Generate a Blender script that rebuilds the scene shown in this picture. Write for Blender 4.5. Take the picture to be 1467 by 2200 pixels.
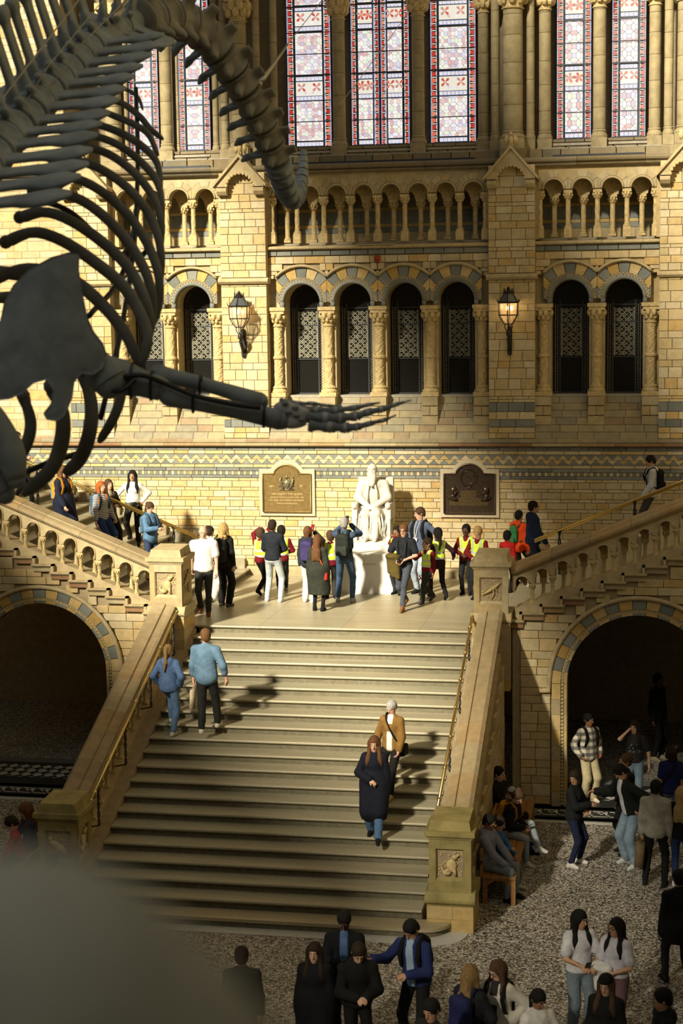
import bpy, bmesh, math, random
import numpy as np
from mathutils import Vector, Matrix
for o_ in list(bpy.data.objects): bpy.data.objects.remove(o_)
SC = bpy.context.scene; COL = SC.collection
PI = math.pi
# ------------------------------------------------------------------ camera
# (image taken as 1467 x 2200; x right along the back wall, y away from the camera, z up, metres)
CAM = np.array([6.0094, -30.7729, 9.3718]); YAW, PITCH, ROLL = [math.radians(v) for v in (10.804, 7.2567, 0.8378)]
FPX = 3590.64
fw = np.array([-math.sin(YAW)*math.cos(PITCH), math.cos(YAW)*math.cos(PITCH), -math.sin(PITCH)])
rt0 = np.array([math.cos(YAW), math.sin(YAW), 0.0]); dn0 = np.cross(fw, rt0)
RT = math.cos(ROLL)*rt0 + math.sin(ROLL)*dn0; DN = -math.sin(ROLL)*rt0 + math.cos(ROLL)*dn0
cam = bpy.data.cameras.new('camera'); co = bpy.data.objects.new('camera', cam); COL.objects.link(co)
co.matrix_world = Matrix(((RT[0], -DN[0], -fw[0], CAM[0]), (RT[1], -DN[1], -fw[1], CAM[1]), (RT[2], -DN[2], -fw[2], CAM[2]), (0, 0, 0, 1)))
cam.sensor_fit = 'VERTICAL'; cam.sensor_height = 36; cam.lens = FPX/2200*36
cam.clip_start = 0.05; cam.clip_end = 200
cam.dof.use_dof = True; cam.dof.focus_distance = 33.0; cam.dof.aperture_fstop = 2.6
SC.camera = co
def ray(x, y): return fw + RT*((x-733.5)/FPX) + DN*((y-1100)/FPX)
def onplane(x, y, axis, val):
    d = ray(x, y); return CAM + d*((val-CAM[axis])/d[axis])
def onY(x, y, Y): return onplane(x, y, 1, Y)
def onZ(x, y, Z): return onplane(x, y, 2, Z)
def atd(x, y, d): return CAM + ray(x, y)*d
def topx(P):
    q = np.asarray(P, float)-CAM; w = q@fw; return (733.5+FPX*(q@RT)/w, 1100+FPX*(q@DN)/w, w)
# ------------------------------------------------------------------ world, sun, exposure
W = bpy.data.worlds.new('hall_air'); SC.world = W; W.use_nodes = True
bg = W.node_tree.nodes['Background']; bg.inputs[0].default_value = (0.86, 0.94, 1.0, 1); bg.inputs[1].default_value = 0.52
SUNDIR = Vector((0.40, 1.0, -0.65)).normalized()
sl = bpy.data.lights.new('sun', 'SUN'); sl.energy = 10; sl.angle = math.radians(4.2); sl.color = (1.0, 0.885, 0.68)
so = bpy.data.objects.new('sun', sl); COL.objects.link(so); so.rotation_euler = SUNDIR.to_track_quat('-Z', 'Y').to_euler(); so.location = (-40, -45, 45)
SC.view_settings.view_transform = 'Standard'; SC.view_settings.look = 'None'; SC.view_settings.gamma = 1; SC.view_settings.exposure = 0.0
SC.view_settings.use_curve_mapping = False
# ------------------------------------------------------------------ materials
MATS = {}
def newmat(name):
    m = bpy.data.materials.new(name); m.use_nodes = True; nt = m.node_tree
    return m, nt, nt.nodes['Principled BSDF']
def nn(nt, t, **kw):
    n = nt.nodes.new(t)
    for k, v in kw.items(): setattr(n, k, v)
    return n
def ramp(nt, stops, interp='LINEAR'):
    r = nn(nt, 'ShaderNodeValToRGB'); e = r.color_ramp.elements; r.color_ramp.interpolation = interp
    while len(e) < len(stops): e.new(0.5)
    for el, (p, c) in zip(e, stops): el.position = p; el.color = (c[0], c[1], c[2], 1)
    return r
def noise(nt, scale, detail=3, vec=None, rough=0.6):
    n = nn(nt, 'ShaderNodeTexNoise'); n.inputs['Scale'].default_value = scale; n.inputs['Detail'].default_value = detail; n.inputs['Roughness'].default_value = rough
    if vec is None: vec = nn(nt, 'ShaderNodeNewGeometry').outputs['Position']
    nt.links.new(vec, n.inputs['Vector']); return n
def mixc(nt, fac, a, b, mode='MIX'):
    m = nn(nt, 'ShaderNodeMix', data_type='RGBA', blend_type=mode)
    for i, v in ((0, fac), (6, a), (7, b)):
        if hasattr(v, 'links') or hasattr(v, 'is_output'): nt.links.new(v, m.inputs[i])
        elif i == 0: m.inputs[0].default_value = v
        else: m.inputs[i].default_value = (v[0], v[1], v[2], 1)
    return m.outputs[2]
def math_(nt, op, a, b=None):
    m = nn(nt, 'ShaderNodeMath', operation=op)
    for i, v in ((0, a), (1, b)):
        if v is None: continue
        if hasattr(v, 'is_output'): nt.links.new(v, m.inputs[i])
        else: m.inputs[i].default_value = v
    return m.outputs[0]
def bump(nt, bsdf, h, strength=0.3, dist=0.01):
    b = nn(nt, 'ShaderNodeBump'); b.inputs['Strength'].default_value = strength; b.inputs['Distance'].default_value = dist
    nt.links.new(h, b.inputs['Height']); nt.links.new(b.outputs[0], bsdf.inputs['Normal'])
def rnd(nt):
    a = nn(nt, 'ShaderNodeObjectInfo').outputs['Random']; b = nn(nt, 'ShaderNodeNewGeometry').outputs['Random Per Island']
    return math_(nt, 'FRACT', math_(nt, 'ADD', a, b))
def simple(name, c, rough=0.7, metal=0.0, var=0.0, scale=8, bmp=0.0, spec=0.3):
    if name in MATS: return MATS[name]
    m, nt, b = newmat(name); b.inputs['Roughness'].default_value = rough; b.inputs['Metallic'].default_value = metal
    b.inputs['Specular IOR Level'].default_value = spec
    if var or bmp:
        n = noise(nt, scale, 4)
        r = ramp(nt, [(0.25, [v*(1-var) for v in c]), (0.75, [min(1, v*(1+var)) for v in c])]); nt.links.new(n.outputs[0], r.inputs[0])
        nt.links.new(r.outputs[0], b.inputs['Base Color'])
        if bmp: bump(nt, b, n.outputs[0], bmp, 0.02)
    else: b.inputs['Base Color'].default_value = (c[0], c[1], c[2], 1)
    MATS[name] = m; return m
def pieces(name, cols, rough=0.75, dirt=0.25, bmp=0.25):
    """a colour picked per piece (object or island), with grain and stains"""
    m, nt, b = newmat(name); b.inputs['Roughness'].default_value = rough; b.inputs['Specular IOR Level'].default_value = 0.25
    n_ = len(cols); r = ramp(nt, [(i/n_, c) for i, c in enumerate(cols)], 'CONSTANT'); nt.links.new(rnd(nt), r.inputs[0])
    n = noise(nt, 7, 5); r2 = ramp(nt, [(0.3, (1-dirt,)*3), (0.7, (1.0,)*3)]); nt.links.new(n.outputs[0], r2.inputs[0])
    n3 = noise(nt, 60, 2); r3 = ramp(nt, [(0.3, (0.88,)*3), (0.7, (1.06,)*3)]); nt.links.new(n3.outputs[0], r3.inputs[0])
    c = mixc(nt, 1.0, r.outputs[0], r2.outputs[0], 'MULTIPLY'); c = mixc(nt, 1.0, c, r3.outputs[0], 'MULTIPLY')
    nt.links.new(c, b.inputs['Base Color']); bump(nt, b, n3.outputs[0], bmp, 0.01); MATS[name] = m; return m
BUFF = [(.58,.45,.23), (.62,.50,.28), (.55,.42,.20), (.63,.52,.31), (.57,.47,.27), (.60,.46,.22), (.53,.43,.24), (.62,.53,.34), (.58,.40,.16), (.65,.55,.35), (.55,.46,.27), (.60,.48,.26), (.64,.53,.32), (.56,.44,.22)]
pieces('brick', BUFF)
pieces('slate', [(.20,.215,.195), (.235,.245,.22), (.175,.19,.17), (.215,.23,.205), (.26,.265,.23)], dirt=.2)
pieces('voussoir_buff', [(.55,.38,.13), (.58,.42,.17), (.50,.33,.10), (.60,.46,.22)])
pieces('sill_stone', [(.33,.29,.19), (.37,.32,.195), (.29,.265,.185), (.40,.33,.19), (.33,.25,.15), (.35,.31,.21)])
pieces('coping', [(.40,.315,.18), (.36,.28,.155), (.43,.345,.20), (.38,.29,.16), (.33,.255,.15), (.42,.30,.15)])
pieces('ashlar', [(.46,.375,.21), (.50,.405,.225), (.42,.345,.20), (.48,.37,.18), (.51,.425,.26)])
pieces('string_red', [(.34,.20,.10), (.38,.26,.13), (.42,.33,.18), (.30,.17,.09), (.44,.37,.22)])
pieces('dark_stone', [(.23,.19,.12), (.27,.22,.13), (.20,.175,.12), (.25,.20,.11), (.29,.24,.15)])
simple('mortar', (.32,.255,.155), .9, var=.2)
simple('stone', (.42,.34,.19), .75, var=.22, scale=6, bmp=.25)
simple('stone_carved', (.50,.39,.19), .75, var=.3, scale=14, bmp=.4)
simple('stone_shaft', (.30,.25,.14), .7, var=.28, scale=5, bmp=.2)
simple('stone_olive', (.27,.225,.085), .75, var=.35, scale=4, bmp=.3)  # olive-brown stone tone of the lower newels
simple('render_grey', (.33,.31,.25), .85, var=.2, scale=10, bmp=.4)
simple('brass', (.72,.53,.20), .28, 1.0, var=.12, scale=30)
simple('iron', (.035,.033,.03), .5, .6, spec=.4)
simple('lead', (.05,.055,.06), .5, .3)
simple('marble', (.60,.565,.48), .5, var=.06, scale=10, bmp=.08)
simple('plinth_white', (.66,.645,.60), .5)
simple('bronze', (.30,.21,.08), .38, .75, var=.25, scale=14)
simple('bronze_dark', (.085,.06,.04), .33, .7, var=.3, scale=20)
simple('plaque_stone', (.50,.43,.30), .8, var=.12, scale=20)
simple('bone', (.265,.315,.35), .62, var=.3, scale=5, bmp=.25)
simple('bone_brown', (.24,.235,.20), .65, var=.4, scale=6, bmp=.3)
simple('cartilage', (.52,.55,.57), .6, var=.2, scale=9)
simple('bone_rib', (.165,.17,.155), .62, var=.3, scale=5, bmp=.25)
simple('steel', (.40,.40,.38), .35, .8)
simple('steel_dark', (.05,.055,.065), .45, .6)
simple('wood', (.30,.15,.05), .45, var=.25, scale=10)
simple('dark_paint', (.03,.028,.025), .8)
simple('void', (.02,.02,.02), .9)
simple('leather_yellow', (.55,.30,.04), .6)
def mat_step():
    m, nt, b = newmat('step_stone'); mp = nn(nt, 'ShaderNodeMapping'); mp.inputs['Scale'].default_value = (.35, 2.2, 2.2); nt.links.new(nn(nt, 'ShaderNodeNewGeometry').outputs['Position'], mp.inputs[0]); n = noise(nt, 2, 5, mp.outputs[0]); n2 = noise(nt, 45, 3)
    r = ramp(nt, [(.3, (.33,.305,.215)), (.55, (.40,.37,.26)), (.75, (.45,.415,.30))]); nt.links.new(n.outputs[0], r.inputs[0])
    r2 = ramp(nt, [(.35, (.85,)*3), (.65, (1.05,)*3)]); nt.links.new(n2.outputs[0], r2.inputs[0])
    r3 = ramp(nt, [(0, (1, .98, .95)), (.5, (.97, .98, .97)), (.8, (1.02, 1, .96)), (.96, (1.03, .95, .85))], 'CONSTANT'); nt.links.new(rnd(nt), r3.inputs[0])
    c = mixc(nt, 1, r.outputs[0], r2.outputs[0], 'MULTIPLY'); c = mixc(nt, 1, c, r3.outputs[0], 'MULTIPLY'); nt.links.new(c, b.inputs['Base Color'])
    b.inputs['Roughness'].default_value = .42; b.inputs['Specular IOR Level'].default_value = .35; bump(nt, b, n2.outputs[0], .12, .01); MATS['step_stone'] = m
mat_step()
def mat_terrazzo():
    m, nt, b = newmat('terrazzo'); g = nn(nt, 'ShaderNodeNewGeometry').outputs['Position']
    v = nn(nt, 'ShaderNodeTexVoronoi'); v.inputs['Scale'].default_value = 34; nt.links.new(g, v.inputs['Vector'])
    sep = nn(nt, 'ShaderNodeSeparateColor'); nt.links.new(v.outputs['Color'], sep.inputs[0])
    r = ramp(nt, [(0, (.08,.078,.068)), (.13, (.20,.185,.15)), (.26, (.42,.395,.33)), (.44, (.58,.55,.47)), (.66, (.68,.655,.58)), (.84, (.44,.32,.18)), (.91, (.74,.73,.69))], 'CONSTANT'); nt.links.new(sep.outputs[0], r.inputs[0])
    d = ramp(nt, [(.35, (1,)*3), (.62, (.35,)*3)]); nt.links.new(v.outputs['Distance'], d.inputs[0])
    n = noise(nt, .6, 3); rn = ramp(nt, [(.3, (.85,)*3), (.7, (1.05,)*3)]); nt.links.new(n.outputs[0], rn.inputs[0])
    c = mixc(nt, 1, r.outputs[0], d.outputs[0], 'MULTIPLY'); c = mixc(nt, 1, c, rn.outputs[0], 'MULTIPLY')
    nt.links.new(c, b.inputs['Base Color']); b.inputs['Roughness'].default_value = .5; b.inputs['Specular IOR Level'].default_value = .3; MATS['terrazzo'] = m
mat_terrazzo()
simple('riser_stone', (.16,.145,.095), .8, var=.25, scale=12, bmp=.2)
simple('floor_white', (.50,.50,.46), .5, var=.1); simple('floor_black', (.03,.032,.03), .5); simple('floor_grey', (.16,.17,.165), .5, var=.1)
def mat_glass(name, cols, strength):
    m, nt, b = newmat(name); n_ = len(cols); r = ramp(nt, [(i/n_, c) for i, c in enumerate(cols)], 'CONSTANT'); nt.links.new(rnd(nt), r.inputs[0])
    b.inputs['Base Color'].default_value = (.1,.1,.1,1); b.inputs['Roughness'].default_value = .3
    nt.links.new(r.outputs[0], b.inputs['Emission Color']); b.inputs['Emission Strength'].default_value = strength; MATS[name] = m
PALE = [(.80,.62,.58), (.86,.83,.72), (.66,.66,.78), (.70,.44,.44), (.78,.82,.66), (.88,.85,.80), (.74,.56,.56), (.90,.86,.76), (.62,.50,.58), (.84,.80,.84)]
mat_glass('glass_pale', PALE, 1.05); mat_glass('glass_red', [(.62,.03,.02), (.85,.16,.08), (.72,.08,.05), (.88,.28,.18), (.55,.02,.02)], .85)
mat_glass('glass_cream', [(.92,.86,.72), (.95,.90,.80), (.90,.82,.70)], .9); mat_glass('glass_blue', [(.52,.55,.78), (.60,.62,.82), (.48,.50,.74)], .8)
mat_glass('glass_white', [(.95,.94,.92), (.90,.88,.90)], .95); mat_glass('glass_petal', [(.70,.10,.07), (.80,.30,.24), (.66,.32,.28), (.85,.20,.12)], .8)
def mat_clear(name, c, rough=.05, alpha=.25):
    m, nt, b = newmat(name); b.inputs['Base Color'].default_value = (*c, 1); b.inputs['Roughness'].default_value = rough; b.inputs['Alpha'].default_value = alpha; b.inputs['Specular IOR Level'].default_value = .5; MATS[name] = m
mat_clear('lantern_glass', (.85,.68,.45), .15, .30)
simple('window_black', (.012,.012,.011), .12, spec=.5); simple('window_lace', (.33,.32,.24), .5, .2)
m_, nt_, b_ = newmat('bulb'); b_.inputs['Emission Color'].default_value = (1, .62, .22, 1); b_.inputs['Emission Strength'].default_value = 8; MATS['bulb'] = m_
# ------------------------------------------------------------------ mesh helpers
class MB:
    def __init__(s): s.v = []; s.f = []; s.m = []
    def add(s, vs, fs, mi=0):
        b = len(s.v); s.v += [tuple(map(float, p)) for p in vs]
        for f in fs: s.f.append(tuple(b+i for i in f)); s.m.append(mi)
    def box(s, a, b, mi=0):
        x0, y0, z0 = a; x1, y1, z1 = b
        s.add([(x0,y0,z0),(x1,y0,z0),(x1,y1,z0),(x0,y1,z0),(x0,y0,z1),(x1,y0,z1),(x1,y1,z1),(x0,y1,z1)],
              [(0,3,2,1),(4,5,6,7),(0,1,5,4),(1,2,6,5),(2,3,7,6),(3,0,4,7)], mi)
    def prism(s, pts, d, mi=0):
        """closed polygon of 3-d points, extruded by vector d"""
        n = len(pts); d = np.array(d, float); P = [np.array(p, float) for p in pts]
        s.add(P+[p+d for p in P], [tuple(range(n))[::-1], tuple(range(n, 2*n))]+[(i, (i+1) % n, n+(i+1) % n, n+i) for i in range(n)], mi)
    def lathe(s, prof, c=(0,0,0), n=14, mi=0, cap=True):
        vs = []; fs = []
        for r, z in prof:
            for k in range(n): a = 2*PI*k/n; vs.append((c[0]+r*math.cos(a), c[1]+r*math.sin(a), c[2]+z))
        for i in range(len(prof)-1):
            for k in range(n): fs.append((i*n+k, i*n+(k+1) % n, (i+1)*n+(k+1) % n, (i+1)*n+k))
        if cap: fs.append(tuple(range(n))[::-1]); fs.append(tuple((len(prof)-1)*n+k for k in range(n)))
        s.add(vs, fs, mi)
    def tube(s, path, rad, n=8, mi=0, flat=1.0, up=None):
        P = [np.array(p, float) for p in path]; m = len(P)
        R = list(rad) if hasattr(rad, '__len__') else [rad]*m
        vs = []; fs = []; u = None
        for i in range(m):
            t = P[min(i+1, m-1)]-P[max(i-1, 0)]; t = t/(np.linalg.norm(t)+1e-9)
            if u is None:
                u = np.array(up, float) if up is not None else (np.array([0,0,1.]) if abs(t[2]) < .9 else np.array([1.,0,0]))
            u = u-t*(u@t); u = u/(np.linalg.norm(u)+1e-9); w = np.cross(t, u)
            for k in range(n): a = 2*PI*k/n; vs.append(P[i]+R[i]*(math.cos(a)*u+flat*math.sin(a)*w))
        for i in range(m-1):
            for k in range(n): fs.append((i*n+k, i*n+(k+1) % n, (i+1)*n+(k+1) % n, (i+1)*n+k))
        fs.append(tuple(range(n))[::-1]); fs.append(tuple((m-1)*n+k for k in range(n)))
        s.add(vs, fs, mi)
    def ell(s, c, r, n=10, mi=0, rot=None):
        vs = [];  m = max(5, n//2+1)
        for i in range(m+1):
            th = PI*i/m
            for k in range(n):
                a = 2*PI*k/n; p = np.array([r[0]*math.sin(th)*math.cos(a), r[1]*math.sin(th)*math.sin(a), r[2]*math.cos(th)])
                if rot is not None: p = rot@p
                vs.append(p+np.array(c, float))
        fs = [(i*n+k, (i+1)*n+k, (i+1)*n+(k+1) % n, i*n+(k+1) % n) for i in range(m) for k in range(n)]
        s.add(vs, fs, mi)
    def mesh(s, name, mats, smooth=False):
        me = bpy.data.meshes.new(name); me.from_pydata(s.v, [], s.f)
        for m in mats: me.materials.append(MATS[m] if isinstance(m, str) else m)
        if len(mats) > 1: me.polygons.foreach_set('material_index', s.m)
        if smooth: me.polygons.foreach_set('use_smooth', [True]*len(me.polygons))
        me.update(); return me
def link(name, me, parent=None, loc=(0,0,0), rotz=0, **kw):
    o = bpy.data.objects.new(name, me); COL.objects.link(o); o.location = loc
    if rotz: o.rotation_euler = (0, 0, rotz)
    if parent is not None: o.parent = parent
    for k, v in kw.items(): o[k] = v
    return o
def wloc(p):
    v = np.zeros(3)
    while p is not None: v = v+np.array(p.location); p = p.parent
    return v
def obj(name, mb, mats, parent=None, smooth=False, **kw):
    """mesh in world coordinates -> an object with its origin at the foot of its bounding box"""
    if not isinstance(mats, (list, tuple)): mats = [mats]
    v = np.array(mb.v); c = np.array([(v[:,0].min()+v[:,0].max())/2, (v[:,1].min()+v[:,1].max())/2, v[:,2].min()])
    mb.v = [tuple(p) for p in v-c]
    return link(name, mb.mesh(name, mats, smooth), parent, tuple(c-wloc(parent)) if parent is not None else tuple(c), **kw)
def empty(name, loc, label=None, cat=None, group=None, **kw):
    o = bpy.data.objects.new(name, None); COL.objects.link(o); o.location = tuple(map(float, loc)); o.empty_display_size = .2
    if label: o['label'] = label
    if cat: o['category'] = cat
    if group: o['group'] = group
    for k, v in kw.items(): o[k] = v
    return o
def bez(pts, n):
    """Catmull-Rom through pts"""
    P = [np.array(p, float) for p in pts]; P = [2*P[0]-P[1]]+P+[2*P[-1]-P[-2]]; out = []
    segs = len(P)-3
    for k in range(n):
        t = k/(n-1)*segs; i = min(int(t), segs-1); t -= i; a, b, c, d = P[i:i+4]
        out.append(.5*((2*b)+(-a+c)*t+(2*a-5*b+4*c-d)*t*t+(-a+3*b-3*c+d)*t**3))
    return out
# bevelled unit brick: x 0..1, y 0 (face) .. 1 (back), z 0..1
def unit_brick():
    m = MB(); bx, bz, by = .02, .06, .10
    v = [(0,by,0),(1,by,0),(1,by,1),(0,by,1),(bx,0,bz),(1-bx,0,bz),(1-bx,0,1-bz),(bx,0,1-bz),(0,1,0),(1,1,0),(1,1,1),(0,1,1)]
    f = [(4,5,6,7),(0,1,5,4),(1,2,6,5),(2,3,7,6),(3,0,4,7),(0,8,9,1),(1,9,10,2),(2,10,11,3),(3,11,8,0)]
    m.add(v, f); return m
UB = unit_brick()
UBM = {}
def brick_mesh(mat):
    if mat not in UBM: UBM[mat] = UB.mesh('brick_'+mat, [mat])
    return UBM[mat]
RNG = random.Random(5)
def lay(x0, x1, z0, z1, hs, lens, clip=None, mat='brick', seed=0, gap=.009):
    """courses of bricks -> list of (x, z, length, height, mat); clip(za, zb) -> list of free x intervals"""
    rg = random.Random(seed); out = []; z = z0; i = 0
    while z < z1-.02:
        h = min(hs[i % len(hs)], z1-z)
        for (a, b) in (clip(z, z+h) if clip else [(x0, x1)]):
            a = max(a, x0); b = min(b, x1)
            if b-a < .04: continue
            x = a; first = True
            while x < b-.02:
                L = rg.uniform(*lens)*(rg.uniform(.45, .8) if first else 1); first = False
                if x+L > b-.12: L = b-x
                out.append((x, z, L, h, mat)); x += L
        z += h; i += 1
    return out
def build_bricks(parent, items, y, xf, depth=.05, gap=.009, cap=300, name='brick'):
    """items in a wall plane; xf(x, y, z) -> world, rotation about z given by xf.rot"""
    rg = random.Random(len(items)); items = sorted(items, key=lambda t: -t[2]*t[3]); pw = wloc(parent)
    rest = {}
    for i, (x, z, L, h, mat) in enumerate(items):
        dy = rg.uniform(0, .010); sx, sz = L-gap, h-gap
        if i < cap:
            o = link(name, brick_mesh(mat), parent, tuple(np.array(xf(x+gap/2, y-depth+dy, z+gap/2))-pw), xf.rot if hasattr(xf, 'rot') else 0); o.scale = (sx, depth+.02, sz)
        else:
            m = rest.setdefault(mat, MB()); m.add([xf(x+gap/2+a*sx, y-depth+dy+b*(depth+.02), z+gap/2+c*sz) for a, b, c in UB.v], UB.f)
    for mat, m in rest.items(): obj('brickwork', m, mat, parent, kind='stuff')
def ident(x, y, z): return (x, y, z)
# ================================================================== SETTING
LZ = 3.15; RS = .15; TR = .3678; NS = 21        # landing height, riser, tread, number of risers
XA = -.04; XW = -.15                            # stair axis, wall axis
YW = 6.0
fl = MB(); fl.box((-13.3, -62, -.2), (14, 7, 0)); FLOOR = obj('floor', fl, 'terrazzo', kind='structure')
# unseen left wall, added to block sun; its opening shapes the lit patch
wl = MB(); XL = -13.3
def wl_box(y0, y1, z0, z1): wl.box((XL-.4, y0, z0), (XL, y1, z1))
SY0, SY1, SZ1, SZT = -60, -3.0, 29.6, 42
wl_box(-62, SY0, 0, SZT); wl_box(SY1, 9, 0, SZT); wl_box(SY0, SY1, SZ1, SZT)
wl.prism([(XL, SY0, 0), (XL, SY1, 0), (XL, SY1, 12.4), (XL, -14.2, 15.8), (XL, -23.2, 18.0), (XL, -38, 24.0), (XL, -46, 27.5), (XL, SY0, 28.5)], (-.4, 0, 0))
obj('sun_mask_wall_left', wl, 'ashlar', kind='structure')
wr = MB(); wr.box((9.2, -62, 0), (9.6, 9, SZT)); obj('shade_wall_right', wr, 'ashlar', kind='structure')  # unseen wall, added close by to cut ambient light from the right
wf = MB(); wf.box((XL, -62.4, 0), (14.4, -62, SZT)); obj('shade_wall_front', wf, 'ashlar', kind='structure')  # unseen wall behind the camera, added to cut ambient light

cl = MB(); cl.prism([(XL-.4, 9, 18.6), (XL-.4, -26, 41.4), (XL-.4, -26, 41.8), (XL-.4, 9, 19.0)], (28.1, 0, 0)); obj('shade_ceiling', cl, 'ashlar', kind='structure')  # unseen sloped roof, added to darken the upper wall; pitched along the sun rays
def plate(mb, cx, pitch, n, a, zs, ztop, zbot, yf, yb, xf=ident, seg=10, mi=0, step=0.0, legs=True, r=None):
    """a wall with n arched openings: bays centred cx[i]; opening half width a, springing zs (+step*i), legs down to zbot(i)"""
    r = r or a
    for i in range(n):
        c = cx+i*pitch; z_s = zs+step*i
        pts = [(c-pitch/2, z_s), (c-a, z_s)]+[(c-a*math.cos(PI*k/seg), z_s+r*math.sin(PI*k/seg)) for k in range(1, seg)]+[(c+a, z_s), (c+pitch/2, z_s)]
        for y, flip in ((yf, 0), (yb, 1)):
            vs = []; fs = []
            for (x, z) in pts: vs.append(xf(x, y, z)); vs.append(xf(x, y, ztop(x)))
            for k in range(len(pts)-1):
                q = (2*k, 2*k+2, 2*k+3, 2*k+1); fs.append(q[::-1] if flip else q)
            mb.add(vs, fs, mi)
        vs = []; fs = []
        for (x, z) in pts[1:-1]: vs.append(xf(x, yf, z)); vs.append(xf(x, yb, z))
        for k in range(len(pts)-3): fs.append((2*k, 2*k+1, 2*k+3, 2*k+2))
        mb.add(vs, fs, mi)
        vs = []; fs = []
        for (x, z) in pts: vs.append(xf(x, yf, ztop(x))); vs.append(xf(x, yb, ztop(x)))
        for k in range(len(pts)-1): fs.append((2*k, 2*k+2, 2*k+3, 2*k+1))
        mb.add(vs, fs, mi)
        if legs:
            for (xa, xb) in ((c-pitch/2, c-a), (c+a, c+pitch/2)):
                za = zbot(i); mb.add([xf(x, y, z) for x, y, z in ((xa,yf,za),(xb,yf,za),(xb,yb,za),(xa,yb,za),(xa,yf,z_s),(xb,yf,z_s),(xb,yb,z_s),(xa,yb,z_s))],
                                     [(0,1,5,4),(1,2,6,5),(2,3,7,6),(3,0,4,7),(0,3,2,1)], mi)
        else:
            for (xa, xb) in ((c-pitch/2, c-a), (c+a, c+pitch/2)): mb.add([xf(xa,yf,z_s), xf(xb,yf,z_s), xf(xb,yb,z_s), xf(xa,yb,z_s)], [(0,3,2,1)], mi)
def mould(name, parent, prof, x0, x1, mat, seglen=.9, seed=1):
    """(y, z) profile run along x in stones of about seglen"""
    rg = random.Random(seed); x = x0
    while x < x1-.02:
        L = seglen*rg.uniform(.7, 1.2)
        if x+L > x1-.3: L = x1-x
        m = MB(); m.prism([(x+.003, y, z) for y, z in prof], (L-.006, 0, 0)); obj(name, m, mat, parent); x += L

# ---- back wall
wb = MB(); wb.box((-11, YW+.03, 0), (9, YW+.6, 6.2)); wb.box((-11, 6.95, 6.2), (9, 7.36, 10.42))
WB = obj('wall_back', wb, 'mortar', kind='structure')
ub = MB(); ub.box((-11, 7.36, 6), (9, 7.8, 19)); obj('window_reveal', ub, 'dark_stone', WB)
X0, X1 = -9.8, 7.6
items = lay(X0, X1, 3.36, 5.365, [.148, .076], (.26, .46), seed=3)
items += lay(X0, X1, 5.607, 5.683, [.08], (.28, .5), seed=4)+lay(X0, X1, 5.913, 5.997, [.09], (.28, .5), seed=5)
items += lay(X0, X1, 5.365, 5.44, [.08], (.5, .9), mat='slate', seed=6)+lay(X0, X1, 5.523, 5.607, [.09], (.5, .9), mat='slate', seed=7)+lay(X0, X1, 5.997, 6.09, [.1], (.3, .5), mat='slate', seed=8)
BAYS = [(-6.30, -3.69, 2, -4.995), (-2.64, 2.33, 4, XW), (3.34, 5.995, 2, 4.665)]     # x from, to, windows, centre
PITW = 1.158
for bi, (bx0, bx1, nw, bc) in enumerate(BAYS):
    cs = [bc+(k-(nw-1)/2)*PITW for k in range(nw)]
    def clip(za, zb, cs=cs, bx0=bx0, bx1=bx1):
        zc = max(za-9.31, 0); iv = []; x = bx0
        for c in cs:
            if zc < .82:
                w = math.sqrt(.82**2-zc**2); iv.append((x, c-w)); x = c+w
        iv.append((x, bx1)); return iv
    items += [(x, z, L, h, m) for x, z, L, h, m in lay(bx0, bx1, 9.84, 10.345, [.085, .085, .16, .16], (.24, .46), clip=clip, seed=20+bi)]
def yfix(x, y, z):      # the upper courses stand in the plane of the window arches
    return (x, y+.2, z) if z > 9 else (x, y, z)
build_bricks(WB, items, YW+.04, yfix, cap=300)
# base course
sk = MB(); sk.prism([(X0, 5.9, LZ), (X0, 5.9, LZ+.14), (X0, 5.97, LZ+.2), (X0, 6.05, LZ+.2), (X0, 6.05, LZ)], (X1-X0, 0, 0)); obj('base_course', sk, 'sill_stone', WB)
# chequer squares and zigzag tiles
cb = MB(); ck = MB()
for i in range(int((X1-X0)/.142)):
    x = X0+i*.142; cb.box((x+.004, YW-.005, 5.444), (x+.067, YW+.04, 5.519)); ck.box((x+.075, YW-.002, 5.444), (x+.138, YW+.04, 5.519))
obj('chequer_squares', cb, 'brick', WB, kind='stuff'); obj('chequer_ground', ck, 'slate', WB, kind='stuff')
TP = .238
def tri_mesh(upw, mat):
    m = MB(); g = .006; h = .112
    p = [(-TP/2+g, 0, g/2), (TP/2-g, 0, g/2), (0, 0, h-g)] if upw else [(0, 0, g), (TP/2-g, 0, h-g/2), (-TP/2+g, 0, h-g/2)]
    m.prism(p, (0, .04, 0)); return m.mesh('zigzag_tile', [mat])
TM = {(u, mt): tri_mesh(u, mt) for u in (0, 1) for mt in ('slate', 'brick')}
for i in range(int((8.9+6.7)/TP)):
    x = -8.9+i*TP
    for z, kinds in ((5.80, ((x, 1, 'brick'), (x+TP/2, 0, 'slate'))), (5.685, ((x, 1, 'slate'), (x+TP/2, 0, 'brick')))):
        for (xx, u, mt) in kinds: link('zigzag_tile', TM[(u, mt)], WB, tuple(np.array((xx, YW-.004, z+.001))-wloc(WB)))
# string course
mould('string_course', WB, [(5.90, 6.10), (5.88, 6.13), (5.90, 6.16), (5.93, 6.17), (6.1, 6.17), (6.1, 6.10)], X0, X1, 'string_red', 1.0, 3)
mould('string_course', WB, [(5.93, 6.17), (5.91, 6.19), (5.91, 6.23), (5.97, 6.265), (6.1, 6.265), (6.1, 6.17)], X0, X1, 'sill_stone', 1.1, 4)
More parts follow.
